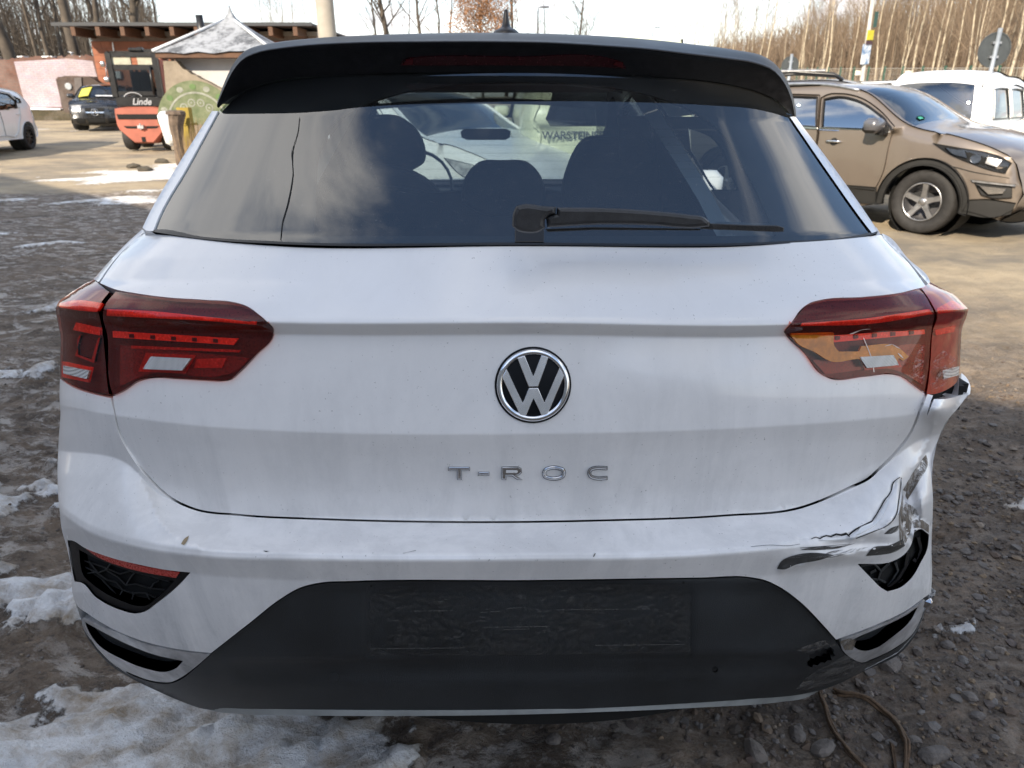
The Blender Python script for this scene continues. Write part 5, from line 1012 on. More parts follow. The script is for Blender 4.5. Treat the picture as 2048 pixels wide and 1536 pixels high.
for sd in (-1, 1):
    c.sp('body_side', ol+bot, M_brown, sd, holes=[DF, DR, WQ], corner=30, step=.06)
    c.sp('front_door', inset(DF, .005), M_brown, sd, holes=[WF], smooth=False); c.sp('rear_door', inset(DR, .005), M_brown, sd, holes=[WR], smooth=False)
    for h in (WF, WR, WQ): c.sp('side_window', inset(h, -.01), M_glassr, sd, o=-.012, smooth=False, rim=0)
    for wq_ in (WF, WR): c.sp('window_trim', inset(wq_, -.012), M_trim, sd, o=.003, holes=[inset(wq_, .008)], smooth=False, grid=1, rim=.004)
    c.sp('chrome_strip', [(1.1, 1.083), (1.9, 1.068), (3.05, 1.052), (3.05, 1.068), (1.9, 1.088), (1.1, 1.104)], M_chrome, sd, o=.006, grid=1, rim=.006)
    c.sp('sill_cladding', [(3.04, .27), (3.02, .46), (2.0, .45), (1.38, .46), (1.36, .27), (2.2, .255)], M_clad, sd, o=.012, rim=.02)
    for wx_ in (3.53, .90):
        a = [(wx_+.485*math.cos(t), .33+.485*math.sin(t)) for t in np.linspace(-.15, math.pi+.12, 24)]; b = [(wx_+.405*math.cos(t), .33+.405*math.sin(t)) for t in np.linspace(math.pi+.10, -.12, 24)]
        c.sp('arch_cladding', a+b, M_clad, sd, o=.014, smooth=False, rim=.05)
        wheel(suv, wx_, sd*.80, .345, sd, rimr=.60)
        mb = MB(); mb.lathe([(.01, -.36), (.40, -.35), (.41, -.02)], 24, Matrix.Translation((wx_, sd*.82, .34)) @ Matrix(((1, 0, 0), (0, 0, sd), (0, 1, 0))).to_4x4(), False, False); mb.build('wheel_well', M_black, suv, True)
    for hx, hz in ((2.30, .93), (1.25, .96)):
        mb = MB(); y = sd*(float(c.w(hx+.1, hz))+.028); mb.tube([(hx, y-sd*.03, hz), (hx+.03, y, hz+.004), (hx+.17, y, hz+.006), (hx+.20, y-sd*.03, hz+.004)], [.012, .014, .014, .012], 8); mb.build('door_handle', M_chrome, suv, True)
        c.sp('handle_cup', [(hx+.10+.05*math.cos(t), hz+.045*math.sin(t)) for t in np.linspace(0, 6.28, 12)[:-1]], M_black, sd, o=.001, rim=0, grid=1)
    m_ = MB().rbox((2.93, sd*1.06, 1.13), (.17, .24, .16), .055, None, 4).build('door_mirror', M_greyp, suv, True); MB().rbox((2.92, sd*1.06, 1.095), (.16, .23, .09), .04).build('mirror_base', M_trim, m_, True); MB().box((2.98, sd*.95, 1.07), (.09, .14, .08)).build('mirror_foot', M_trim, m_)
    c.sp('mirror_panel', [(2.95, 1.09), (2.92, 1.20), (3.04, 1.12), (3.08, 1.08)], M_trim, sd, o=.004, grid=1, rim=.004)
    rp = [(.62, 1.46), (.75, 1.525), (1.5, 1.575), (2.2, 1.55), (2.5, 1.50)]; mb = MB(); mb.tube([(x, sd*(float(c.w(x, min(z-.03, float(np.interp(x, c.zx, c.zt))-.005)))-.03), z) for x, z in [tuple(p) for p in sm(rp, False, .08, 180)]], .022, 8); mb.build('roof_rail', M_alloy, suv, True)
    # headlamp wraps from the flank to the nose
    hl = sm([(3.52, .965), (3.80, .93), (4.10, .885), (4.20, .85), (4.28, .80), (4.26, .70), (4.15, .72), (3.95, .78), (3.72, .86)], True, .05)
    h_ = c.sp('headlamp', hl, M_black, sd, o=.004, smooth=False, rim=.01); c.sp('reflector_bowl', [(3.66, .925), (3.86, .905), (3.90, .835), (3.74, .87)], M_chrome, sd, h_, o=.010); c.sp('projector', [(3.98+.05*math.cos(t), .83+.045*math.sin(t)) for t in np.linspace(0, 6.28, 14)[:-1]], M_chrome, sd, h_, o=.016); c.sp('reflector_bowl', [(4.08, .86), (4.2, .83), (4.18, .76), (4.07, .79)], M_chromed, sd, h_, o=.010)
    c.sp('lens', inset(hl, .006), M_lens, sd, h_, o=.022, smooth=False, rim=.01)
    c.sp('crease_shade', [(3.50, .66), (3.70, .74), (4.0, .70), (4.3, .66), (4.3, .655), (4.0, .69), (3.72, .73)], M_gap, sd, o=.001, grid=1, rim=0)  # shade of the crease drawn as a thin black strip
    c.sp('fog_surround', [(4.02, .60), (4.34, .575), (4.36, .47), (4.20, .455), (4.10, .48)], M_clad, sd, o=.008, rim=.02); f_ = c.sp('fog_lamp', [(4.05, .575), (4.30, .555), (4.28, .50), (4.16, .485)], M_chrome, sd, o=.013); c.sp('lens', [(4.05, .575), (4.30, .555), (4.28, .50), (4.16, .485)], M_lens, sd, f_, o=.02)
    c.sp('fog_trim', [(3.98, .625), (4.36, .60), (4.37, .58), (4.0, .60)], M_alloy, sd, o=.016, grid=1, rim=.01)
    c.sp('lower_cladding', [(3.96, .27), (4.0, .42), (4.15, .44), (4.40, .42), (4.38, .30), (4.2, .25)], M_clad, sd, o=.012, rim=.02)
reg = c.region
reg('rear_bumper', 0, 2, M_plast); reg('tailgate', 2, 3, M_brown); reg('rear_window', 3, 4, M_glassd, -.9, .9); reg('rear_pillar', 3, 4, M_brown, -1, -.9); reg('rear_pillar', 3, 4, M_brown, .9, 1); reg('roof', 4, 7, M_brown)
reg('windscreen', 7, 8, M_glassd, -.93, .93); reg('windscreen_pillar', 7, 8, M_brown, -1, -.93, grid=.3); reg('windscreen_pillar', 7, 8, M_brown, .93, 1, grid=.3); reg('bonnet', 8, 11, M_brown); reg('front_bumper', 11, 15, M_brown)
aG = c.a_of(11)+.03; aH = c.a_of(12)+.02; g_ = c.patch('grille', [(aG, -.46), (aG, .46), (aH-.03, .42), (aH, .3), (aH, -.3), (aH-.03, -.42)], M_black, .006); gfr = np.array([(aG, -.46), (aG, .46), (aH-.03, .42), (aH, .3), (aH, -.3), (aH-.03, -.42)])
panel('grille_frame', sm(gfr*[1, 1.06]+[-.0, 0], True, .04), lambda q: c.top(q, .014), M_chrome, suv, holes=[sm((gfr-[(aG+aH)/2, 0])*[.72, .94]+[(aG+aH)/2, 0], True, .04)], grid=.2, rim=.012, sgn=-1, eps=.003)
for k in range(4): a_ = aG+.035+k*.032; c.patch('grille_bar', [(a_, -.40), (a_, .40), (a_+.012, .40), (a_+.012, -.40)], M_trim, .012, g_, .3)
c.patch('lower_intake', [(c.a_of(13)-.02, -.55), (c.a_of(13)-.02, .55), (c.a_of(14)-.02, .6), (c.a_of(14)-.02, -.6)], M_black, .006); c.patch('skid_cladding', [(c.a_of(14), -.9), (c.a_of(14), .9), (c.a_of(15), .9), (c.a_of(15), -.9)], M_clad, .010)
interior(suv, LS, 1.7, .34, 1.02)
for s_ in (-1, 1): mb = MB(); mb.tube([(3.12, s_*.35-.2, 1.17), (3.02, s_*.35+.25, 1.215)], .009, 5); mb.build('wiper', M_trim, suv, True)
c.patch('windscreen_sticker', [(c.a_of(8)-.13, SDS*.70), (c.a_of(8)-.13, SDS*.58), (c.a_of(8)-.07, SDS*.58), (c.a_of(8)-.07, SDS*.72)], pbr('green_sticker', (.05, .30, .22), .6), .004)
c.patch('rear_lamp', [(c.a_of(2)+.03, -.98), (c.a_of(2)+.03, -.7), (c.a_of(3)-.05, -.72), (c.a_of(3)-.05, -.98)], M_cath); c.patch('rear_lamp', [(c.a_of(2)+.03, .98), (c.a_of(2)+.03, .7), (c.a_of(3)-.05, .72), (c.a_of(3)-.05, .98)], M_cath)
# ---- a simpler car from a profile, for those further off
def simple(name, loc, hdv, L, W, H, belt, prof, mat, wr, axles, wins, doors, label, glass=M_glassd, style='steel', extra=None, tumble=.17, idx=(2, 3, 4, 7, 8, 11), zoff=0., lamps=True):
    r = empty(name, loc, heading(*hdv), label=label, cat='van' if name == 'van' else 'car')
    k = Car(r, L, W, belt, H, prof, mat, .27, tumble); o_ = [tuple(p) for p in k.q]; xs = sorted(axles, reverse=True); b_ = []
    for x in xs: b_ += [(x+.45, .28)]+arch(x, wr+.05, .28)[::-1]+[(x-.45, .28)]
    wl = [sm(w_, True, .06) for w_ in wins]
    for sd in (-1, 1):
        dl = [sm(d, True, .08) for d in doors]; loose = [w_ for w_ in wl if not any(inside(np.array([w_.mean(0)]), d)[0] for d in dl)]
        k.sp('body_side', o_+b_, mat, sd, holes=dl+loose, corner=30, step=.08)
        for d in dl: k.sp('door', inset(d, .006), mat, sd, holes=[w_ for w_ in wl if inside(np.array([w_.mean(0)]), d)[0]], smooth=False)
        for w_ in wl: k.sp('side_window', inset(w_, -.008), glass, sd, o=-.012, smooth=False, rim=0); k.sp('window_trim', inset(w_, -.014), M_trim, sd, o=.003, holes=[inset(w_, .008)], smooth=False, grid=1, rim=.004)
        for d in dl: hx = d[:, 0].min()+.12; mb = MB(); y = sd*(float(k.w(hx+.1, belt-.13))+.02); mb.tube([(hx, y-sd*.02, belt-.13), (hx+.02, y, belt-.13), (hx+.16, y, belt-.13), (hx+.18, y-sd*.02, belt-.13)], .013, 6); mb.build('door_handle', mat, r, True)
        for x in axles: wheel(r, x, sd*(W/2-.11), wr, sd, style); mb = MB(); mb.lathe([(.01, -.31), (wr+.03, -.3), (wr+.04, -.02)], 20, Matrix.Translation((x, sd*(W/2-.1), wr)) @ Matrix(((1, 0, 0), (0, 0, sd), (0, 1, 0))).to_4x4(), False, False); mb.build('wheel_well', M_black, r, True)
        mx = max(w_[:, 0].max() for w_ in wl)-.15; m_ = MB().rbox((mx, sd*(W/2+.12), belt+.09), (.16, .22, .15), .05).build('door_mirror', mat, r, True); MB().box((mx+.03, sd*(W/2+.0), belt+.03), (.08, .14, .06)).build('mirror_foot', M_trim, m_)
    i2, i3, i4, i7, i8, i11 = idx; n = len(prof)-1
    k.region('rear_bumper', 0, i2, mat); k.region('tailgate', i2, i3, mat); k.region('rear_window', i3, i4, glass, -.86, .86, .003)
    for s_ in (-1, 1): k.region('rear_pillar', i3, i4, mat, min(s_, s_*.86), max(s_, s_*.86), grid=.3); k.region('windscreen_pillar', i7, i8, mat, min(s_, s_*.93), max(s_, s_*.93), grid=.3)
    k.region('roof', i4, i7, mat); k.region('windscreen', i7, i8, glass, -.93, .93); k.region('bonnet', i8, i11, mat); k.region('front_bumper', i11, n, mat)
    interior(r, L, W*.92, .33, belt-.03)
    if lamps and name != 'van':
        for s_ in (-1, 1): k.patch('rear_lamp', [(k.a_of(i2)+.05, s_*.98), (k.a_of(i2)+.05, s_*.76), (k.a_of(i3)-.03, s_*.80), (k.a_of(i3)-.03, s_*.98)], M_redl2 if 0 else M_cath)
    if extra: extra(k, r)
    return r, k
# white hatchback, left edge
PF = [(.08, .30, 0), (.0, .50, 0), (.05, .80, 0), (.14, 1.02, 0), (.55, 1.38, 0), (.85, 1.44, 0), (1.5, 1.48, 0), (2.2, 1.42, 0), (3.05, 1.0, 0), (3.5, .93, 0), (3.85, .80, 0), (3.93, .72, 0), (3.97, .6, 0), (3.97, .45, 0), (3.93, .35, 0), (3.85, .27, 0)]
WHf = [[(1.95, .98), (1.90, 1.34), (2.05, 1.36), (2.3, 1.30), (2.78, .99)], [(1.02, 1.02), (.92, 1.18), (1.05, 1.33), (1.5, 1.37), (1.82, 1.36), (1.87, .985)], [(.70, 1.14), (.66, 1.22), (.86, 1.29), (.90, 1.14)]]
DHf = [[(1.90, .38), (1.91, .98), (1.85, 1.36), (1.95, 1.40), (2.2, 1.375), (2.5, 1.24), (2.92, .98), (2.95, .6), (2.9, .38)], [(1.25, .45), (1.12, .66), (.98, .82), (.92, 1.0), (.87, 1.2), (.98, 1.36), (1.5, 1.41), (1.80, 1.395), (1.89, .98), (1.885, .38), (1.35, .38)]]
hv = (.12, -.99); fb = Vector((-12.75, 19.75, 0)); n_ = Vector((.99, .12, 0)); bs = fb-n_*.78-Vector((hv[0], hv[1], 0)).normalized()*.72
simple('hatchback_car', (bs.x, bs.y, float(rise(19.7))), hv, 3.97, 1.72, 1.48, 1.0, PF, M_white2, .31, (.72, 3.2), WHf, DHf, 'white hatchback cut by the left edge, parked nose towards the viewer', style='steel')
# black saloon with crumpled bonnet by the wall
PM = [(.08, .32, 0), (.0, .55, 0), (.03, .85, 0), (.22, 1.0, 0), (.95, 1.36, 0), (1.4, 1.42, 0), (1.9, 1.44, 0), (2.5, 1.38, 0), (3.3, .98, 0), (3.9, .90, 0), (4.4, .78, 0), (4.5, .70, 0), (4.56, .55, 0), (4.57, .42, 0), (4.55, .32, 0), (4.45, .22, 0)]
WM = [[(2.1, .98), (2.05, 1.32), (2.3, 1.34), (2.6, 1.24), (3.0, .97)], [(1.2, 1.0), (1.15, 1.28), (1.5, 1.34), (1.97, 1.34), (2.02, .985)]]; DM = [[(2.06, .36), (2.06, .98), (2.01, 1.36), (2.2, 1.38), (2.5, 1.32), (3.1, .97), (3.12, .36)], [(1.3, .6), (1.12, .9), (1.08, 1.28), (1.4, 1.38), (1.95, 1.385), (2.045, .98), (2.045, .36), (1.5, .36)]]
def merc(k, r):
    a = k.a_of(11)+.05; b = k.a_of(13)-.02
    g = k.patch('grille', [(a, -.40), (a, .40), (b, .34), (b, -.34)], M_black, .006); k.patch('grille_bar', [((a+b)/2-.015, -.38), ((a+b)/2-.015, .38), ((a+b)/2+.015, .38), ((a+b)/2+.015, -.38)], M_chrome, .014, g)
    p = k.top(np.array([[(a+b)/2, 0.]]), .03)[0]; Mx = Matrix.Translation(p) @ Matrix.Rotation(R(90), 4, 'Y'); mb = MB(); mb.lathe([(.105, -.01), (.115, 0), (.105, .01), (.095, 0)], 28, Mx, True)
    for i in range(3): t_ = 2*math.pi*i/3; mb.tube([Mx @ Vector((0, 0, .005)), Mx @ Vector((-.1*math.cos(t_), .1*math.sin(t_), 0))], [.018, .004], 4)
    mb.build('star_emblem', M_chrome, g, True)
    for s_ in (-1, 1):
        h = k.patch('headlamp', [(a-.10, s_*.52), (a-.14, s_*.93), (a+.05, s_*.95), (a+.09, s_*.60)], M_chromed if s_ < 0 else M_black, .006); k.patch('lens', [(a-.10, s_*.52), (a-.14, s_*.93), (a+.05, s_*.95), (a+.09, s_*.60)], M_lens, .02, h)
        k.patch('intake', [(b+.05, s_*.45), (b+.05, s_*.85), (b+.16, s_*.80), (b+.16, s_*.5)], M_black, .004)
    k.patch('intake', [(b+.04, -.38), (b+.04, .38), (b+.15, .32), (b+.15, -.32)], M_black, .004)
    k.patch('chin_trim', [(b+.19, -.8), (b+.19, .8), (b+.21, .8), (b+.21, -.8)], M_chromed, .01)
    mb = MB(); rs = random.Random(2)      # buckled bonnet edge
    v = []
    for i in range(9):
        for j in range(12): x = 3.55+i*.1; y = -.78+j*.142; v.append((x, y, float(np.interp(x, k.zx, k.zt))+.05+.05*math.sin(i*1.3+j*.8)*(i/8)+rs.uniform(-.012, .012)))
    mb.add(v, [(i*12+j, i*12+j+1, i*12+j+13, i*12+j+12) for i in range(8) for j in range(11)]); mb.build('buckled_bonnet', M_blackp, r, True)
    k.patch('yellow_notice', [(k.a_of(7)+.25, -.86), (k.a_of(7)+.2, -.40), (k.a_of(8)-.10, -.46), (k.a_of(8)-.06, -.84)], pbr('yellow_sheet', (.50, .46, .08), .5, 0, 0, 6, .3), .02)
    k.patch('snow_on_windscreen', [(k.a_of(8)-.14, -.2), (k.a_of(8)-.14, .8), (k.a_of(8)-.05, .8), (k.a_of(8)-.05, -.2)], MATS['snow'] if 'snow' in MATS else pbr('snow', (.75, .77, .8), .7), .02)
hv = (.30, -.95); ff = Vector((xat(192, 25.6, 230), 25.6, 0)); bs = ff-Vector((hv[0], hv[1], 0)).normalized()*4.57
simple('saloon_car', (bs.x, bs.y, float(rise(26.5))), hv, 4.57, 1.80, 1.44, 1.0, PM, M_blackp, .32, (.85, 3.72), WM, DM, 'black crashed saloon with buckled bonnet and yellow notice in its windscreen', extra=merc)
# white people carrier at the right
PV = [(.06, .32, 0), (.0, .55, 0), (.01, .85, 0), (.03, 1.10, 0), (.14, 1.66, 0), (.30, 1.78, 0), (1.4, 1.82, 0), (2.4, 1.72, 0), (3.25, 1.18, 0), (3.7, 1.08, 0), (4.1, .92, 0), (4.25, .8, 0), (4.33, .65, 0), (4.36, .5, 0), (4.33, .36, 0), (4.25, .27, 0)]
WV = [[(2.15, 1.16), (2.12, 1.55), (2.4, 1.58), (2.75, 1.42), (3.0, 1.15)], [(1.25, 1.16), (1.25, 1.60), (1.5, 1.62), (2.03, 1.60), (2.06, 1.16)], [(.32, 1.16), (.38, 1.60), (.6, 1.62), (1.10, 1.62), (1.14, 1.16)]]; DV = [[(2.10, .38), (2.10, 1.14), (2.06, 1.60), (2.2, 1.66), (2.45, 1.62), (2.85, 1.44), (3.12, 1.14), (3.1, .38)], [(1.38, .38), (1.2, .8), (1.19, 1.62), (1.35, 1.67), (2.03, 1.655), (2.085, 1.14), (2.085, .38)]]
hv = Vector((.72, .69, 0)).normalized(); rr_ = Vector((xat(1990, 11.6, 200), 11.6, 0)); lat_ = Vector((hv.y, -hv.x, 0)); bs = rr_-lat_*.90+hv*.0
K_ = .955
PV = [(a, b*K_, r_) for a, b, r_ in PV]; WV = [[(a, b*K_) for a, b in q] for q in WV]; DV = [[(a, b*K_) for a, b in q] for q in DV]
simple('people_carrier', (bs.x, bs.y, 0), (hv.x, hv.y), 4.36, 1.80, 1.80*K_, 1.14*K_, PV, M_white2, .32, (.70, 3.4), WV, DV, 'tall white people carrier at the right edge seen from its rear corner', extra=lambda k, r: [k.patch('rear_wiper', [(k.a_of(3)+.05, -.1), (k.a_of(3)+.05, .5), (k.a_of(3)+.07, .5), (k.a_of(3)+.08, -.1)], M_trim, .03)])
# white estate behind the SUV, and dark one with roof rails
hv = Vector((.6, -.8, 0)).normalized(); p0 = Vector((xat(1800, 15.5, 175), 15.5, 0)); bs = p0-hv*1.6
simple('estate_car', (bs.x, bs.y, .20), (hv.x, hv.y), 4.44, 1.82, 1.60, 1.05, [(a, b*.98, r_) for a, b, r_ in PS], M_white2, .33, (.9, 3.53), [[(1.98, 1.06), (1.9, 1.46), (2.3, 1.44), (2.85, 1.07)], [(1.02, 1.09), (1.0, 1.44), (1.8, 1.47), (1.90, 1.07)]], [], 'white car whose roof shows between the brown SUV and the white people carrier')
def rails(k, r):
    for sd in (-1, 1): mb = MB(); mb.tube([(.55, sd*.62, 1.52), (.7, sd*.62, 1.66), (1.5, sd*.62, 1.70), (2.2, sd*.62, 1.65), (2.35, sd*.62, 1.55)], .03, 8); mb.build('roof_rail', M_trim, r, True)
    mb = MB(); mb.rbox((1.5, -.62, 1.715), (1.1, .07, .04), .015); mb.build('rail_insert', M_alloy, r)
hv = Vector((.9, -.43, 0)).normalized(); p0 = Vector((xat(1612, 14.2, 160), 14.2, 0)); bs = p0-hv*1.7
simple('offroad_car', (bs.x, bs.y, .14), (hv.x, hv.y), 4.44, 1.84, 1.62, 1.05, PS, M_greyp, .34, (.9, 3.53), [[(1.98, 1.08), (1.9, 1.49), (2.3, 1.47), (2.85, 1.09)], [(1.02, 1.11), (1.0, 1.46), (1.8, 1.50), (1.90, 1.09)]], [], 'dark grey car with black roof rails behind the spoiler end and brown SUV', extra=rails)
# cars in front, seen through the cabin
hv = Vector((.80, -.60, 0)).normalized(); p0 = Vector((-.45, 7.9, 0)); bs = p0-hv*2.95
simple('hatchback_car', (bs.x, bs.y, 0), (hv.x, hv.y), 4.2, 1.80, 1.55, 1.02, [(a*.945, b*.95, r_) for a, b, r_ in PS], M_white2, .33, (.85, 3.33), [[(1.88, 1.05), (1.8, 1.42), (2.2, 1.41), (2.72, 1.06)], [(.98, 1.07), (.95, 1.40), (1.7, 1.43), (1.80, 1.05)]], [[(1.83, .4), (1.83, 1.03), (1.76, 1.44), (2.2, 1.455), (2.82, 1.05), (2.85, .4)]], 'pale car seen broadside through the rear window of the white crossover', extra=lambda k, r: [k.sp('headlamp', [(3.40, .90), (3.78, .84), (4.0, .76), (3.9, .70), (3.6, .76)], M_chromed, sd, o=.008) for sd in (-1, 1)])
PB = [(.06, .32, 0), (.0, .55, 0), (.0, .95, 0), (.01, 1.15, 0), (.08, 1.75, 0), (.20, 1.95, 0), (1.4, 1.98, 0), (3.2, 1.9, 0), (3.9, 1.22, 0), (4.2, 1.12, 0), (4.6, .98, 0), (4.75, .85, 0), (4.83, .7, 0), (4.86, .5, 0), (4.83, .36, 0), (4.75, .27, 0)]
def letters(k, r):
    try:
        for txt, y0, z0, sz in (('WARSTEINER BREZEL', 0, 1.035, .105),):
            cu = bpy.data.curves.new('lettering', 'FONT'); cu.body = txt; cu.size = sz; cu.align_x = 'CENTER'; cu.extrude = .002; cu.offset = .002
            o = bpy.data.objects.new('lettering', cu); COL.objects.link(o); dg = bpy.context.evaluated_depsgraph_get(); me_ = bpy.data.meshes.new_from_object(o.evaluated_get(dg)); bpy.data.objects.remove(o)
            me_.materials.clear(); me_.materials.append(pbr('letter_grey', (.10, .11, .12), .6)); q = bpy.data.objects.new('lettering', me_); COL.objects.link(q); q.parent = r
            aa = np.linspace(k.a_of(2), k.a_of(4), 200); pp = k.top(np.stack([aa, 0*aa+.1], 1)); j = int(np.argmin(abs(pp[:, 2]-1.07))); q.rotation_euler = (R(90), 0, R(-90)); q.location = (pp[j, 0]-.004, y0+.22, z0)
    except Exception as e: print('lettering', e)
hv = Vector((-.03, 1, 0)).normalized(); p0 = Vector((1.02, 7.6, 0))
simple('van', (p0.x, p0.y, 0), (hv.x, hv.y), 4.86, 1.90, 1.96, 1.15, PB, pbr('cream_van_paint', (.66, .68, .50), .3, 0, .5, 2, .05), .33, (.8, 3.9), [[(2.9, 1.18), (2.85, 1.7), (3.2, 1.68), (3.65, 1.2)]], [[(2.8, .4), (2.8, 1.75), (3.2, 1.75), (3.75, 1.2), (3.8, .4)]], 'cream van with grey lettering on its tail seen through the rear window', extra=letters)
# ---- orange forklift
fY = 19.6; g0 = np.array([xat(304, fY, 280), fY]); zf = float(rise(fY)); fk = empty('forklift', (g0[0], fY, zf), R(6), label='orange and black forklift truck seen from behind beside the hut', cat='forklift')
M_or = pbr('orange_paint', (.33, .095, .06), .6, 0, .0, 3, .25)
def fb_(pts, y0, y1, mat, name, par=fk, bev=.02): return slab(name, pts, lambda q, h=0.: np.stack([q[:, 0], y1-(y1-y0)*h+0*q[:, 0], q[:, 1]], 1), mat, par, 1.0, bev)
fb_([(-.62, .92), (-.60, 1.02), (-.3, 1.06), (.35, 1.06), (.60, 1.02), (.62, .92), (.62, .62), (.58, .50), (.32, .24), (.24, .17), (-.24, .17), (-.32, .24), (-.58, .50), (-.62, .62)], -.55, .1, M_or, 'counterweight', bev=.05)
fb_([(-.54, .88), (.54, .88), (.52, .76), (-.52, .76)], -.575, -.5, M_black, 'vent_slot', bev=.01); fb_([(-.44, .60), (-.1, .60), (-.12, .53), (-.36, .54)], -.56, -.5, M_black, 'vent_slot', bev=.01); fb_([(.44, .60), (.1, .60), (.12, .53), (.36, .54)], -.56, -.5, M_black, 'vent_slot', bev=.01)
mb = MB(); mb.box((0, -.58, .58), (.14, .1, .08)); mb.tube([(0, -.62, .52), (0, -.62, .66)], .02, 8); mb.build('tow_pin', M_chromed, fk); fb_([(-.05, .34), (.05, .34), (.05, .22), (-.05, .22)], -.56, -.5, M_black, 'tow_hole', bev=.005)
fb_([(-.56, 1.05), (-.57, 1.30), (.57, 1.30), (.56, 1.05)], -.40, .1, M_trim, 'engine_cover')
MM = Matrix.Identity(3)
fr_ = MB()
for x in (-.56, .56): fr_.box((x*.97, -.36, 1.78), (.13, .12, 1.0)); fr_.box((x*.98, .95, 1.5), (.07, .09, 1.6)); fr_.box((x, .3, 2.28), (.06, 1.4, .07))
fr_.box((0, -.36, 2.24), (1.14, .08, .09)); fr_.box((0, -.36, 1.96), (1.1, .08, .12)); fr_.box((0, -.36, 1.36), (1.1, .08, .10)); fr_.box((.05, -.34, 1.66), (.05, .05, .6)); fr_.box((0, .95, 2.28), (1.14, .08, .09)); fr_.box((0, .3, 2.31), (1.0, 1.3, .03)); fr_.build('cab_frame', M_trim, fk)
fb_([(-.50, 1.33), (.50, 1.33), (.50, 1.93), (-.50, 1.93)], -.37, -.365, M_glassd, 'rear_pane', bev=.001)
fb_([(-.50, 2.0), (-.04, 2.0), (-.04, 2.19), (-.50, 2.19)], -.37, -.365, pbr('cream_panel', (.36, .35, .27), .6), 'upper_panel', bev=.001); fb_([(.12, 2.0), (.50, 2.0), (.50, 2.19), (.12, 2.19)], -.37, -.365, MATS['cream_panel'], 'upper_panel', bev=.001)
mb = MB(); mb.box((.60, .3, 1.6), (.04, 1.2, 1.1)); mb.build('side_door', M_or, fk); mb = MB(); mb.box((.625, .3, 1.78), (.02, .8, .5)); mb.build('door_pane', M_glassd, fk)
mb = MB()
for x in (-.3, .3): mb.box((x, 1.15, 1.35), (.12, .12, 2.3))
mb.box((0, 1.15, 2.40), (.7, .12, .1)); mb.box((0, 1.15, 1.2), (.7, .10, .1)); mb.build('mast', M_trim, fk)
mb = MB(); mb.rbox((0, .25, 1.25), (.5, .5, .5), .08); mb.rbox((0, .0, 1.62), (.46, .12, .5), .06); mb.build('seat', M_int, fk, True)
mb = MB(); mb.lathe([(.14, -.012), (.155, 0), (.14, .012)], 20, Matrix.Translation((-.05, .62, 1.55)) @ Matrix.Rotation(R(50), 4, 'X'), True); mb.build('steering_wheel', M_trim, fk, True)
for x, y, r_ in ((-.47, -.05, .30), (.47, -.05, .30), (-.50, 1.0, .36), (.50, 1.0, .36)):
    sd = 1 if x > 0 else -1; Mx = Matrix.Translation((x, y, r_)) @ Matrix(((1, 0, 0), (0, 0, sd), (0, 1, 0))).to_4x4(); Mx = Matrix.Translation((x, y, r_)) @ Matrix.Rotation(R(90)*sd, 4, 'Y')
    w_ = MB().lathe([(r_*.55, -.13), (r_*.92, -.13), (r_, -.09), (r_, .09), (r_*.92, .13), (r_*.55, .13)], 30, Mx, True).build('wheel', M_rub, fk, True); MB().lathe([(r_*.56, .06), (r_*.3, .03), (.02, .05)], 24, Mx).build('rim', M_or, w_, True)
mb = MB(); mb.tube([(-.60, -.34, 2.15), (-.66, -.36, 1.9), (-.66, -.4, 1.7)], .015, 6); mb.rbox((-.69, -.42, 2.03), (.10, .07, .13), .03); mb.rbox((-.66, -.42, 1.68), (.12, .08, .12), .03); mb.build('work_lamp', M_alloy, fk, True)
mb = MB(); mb.tube([(.40, -.43, 1.34), (.41, -.44, 1.98)], .03, 8); mb.build('exhaust_pipe', M_trim, fk, True); mb = MB(); mb.rbox((.12, -.3, 2.36), (.34, .2, .08), .03); mb.build('beacon_box', M_trim, fk, False)
cu = bpy.data.curves.new('lettering', 'FONT'); cu.body = 'Linde'; cu.size = .21; cu.shear = .3; cu.align_x = 'CENTER'; cu.extrude = .004; cu.offset = .004; o = bpy.data.objects.new('lettering', cu); COL.objects.link(o)
me_ = bpy.data.meshes.new_from_object(o.evaluated_get(bpy.context.evaluated_depsgraph_get())); bpy.data.objects.remove(o); me_.materials.clear(); me_.materials.append(pbr('letter_silver', (.34, .35, .37), .5)); q = bpy.data.objects.new('lettering', me_); COL.objects.link(q); q.parent = fk; q.rotation_euler = (R(90), 0, 0); q.location = (.06, -.415, 1.10)
ap_ = [(-.12+.22*math.cos(t), 1.27+.13*math.sin(t)) for t in np.linspace(.3, 2.9, 12)]; mb = MB(); mb.tube([(a, -.41, b-.02) for a, b in ap_], .012, 5); mb.build('swoosh', MATS['letter_silver'], fk)

# ================================================================== YARD THINGS
# ---- red brick boundary wall with a pale painted field, plinth, pier
def brickmat(name, c1, c2, mor, sc, bw=.25, bh=.0714, extra=None, bumpd=.01):
    m = newmat(name); t = NT(m); uv = t.n('ShaderNodeUVMap').outputs[0]
    b = t.n('ShaderNodeTexBrick', {'Vector': uv, 'Color1': c1, 'Color2': c2, 'Mortar': mor, 'Scale': 1., 'Brick Width': bw, 'Row Height': bh, 'Mortar Size': .009, 'Bias': 0.})
    n = t.noise(2.0, 8, .7, uv); col = t.mix(t.math('MULTIPLY', t.ramp(n, .38, .62), .5), b.outputs[0], tuple(x*.45 for x in c1)); col = t.mix(t.math('MULTIPLY', t.ramp(t.noise(.7, 6, .7, uv), .5, .62), .25), col, (.24, .20, .18))
    if extra: col = extra(t, uv, col)
    t.bsdf(Base_Color=col, Roughness=.9, Normal=t.bump(b.outputs['Fac'], -.6, bumpd)); return m
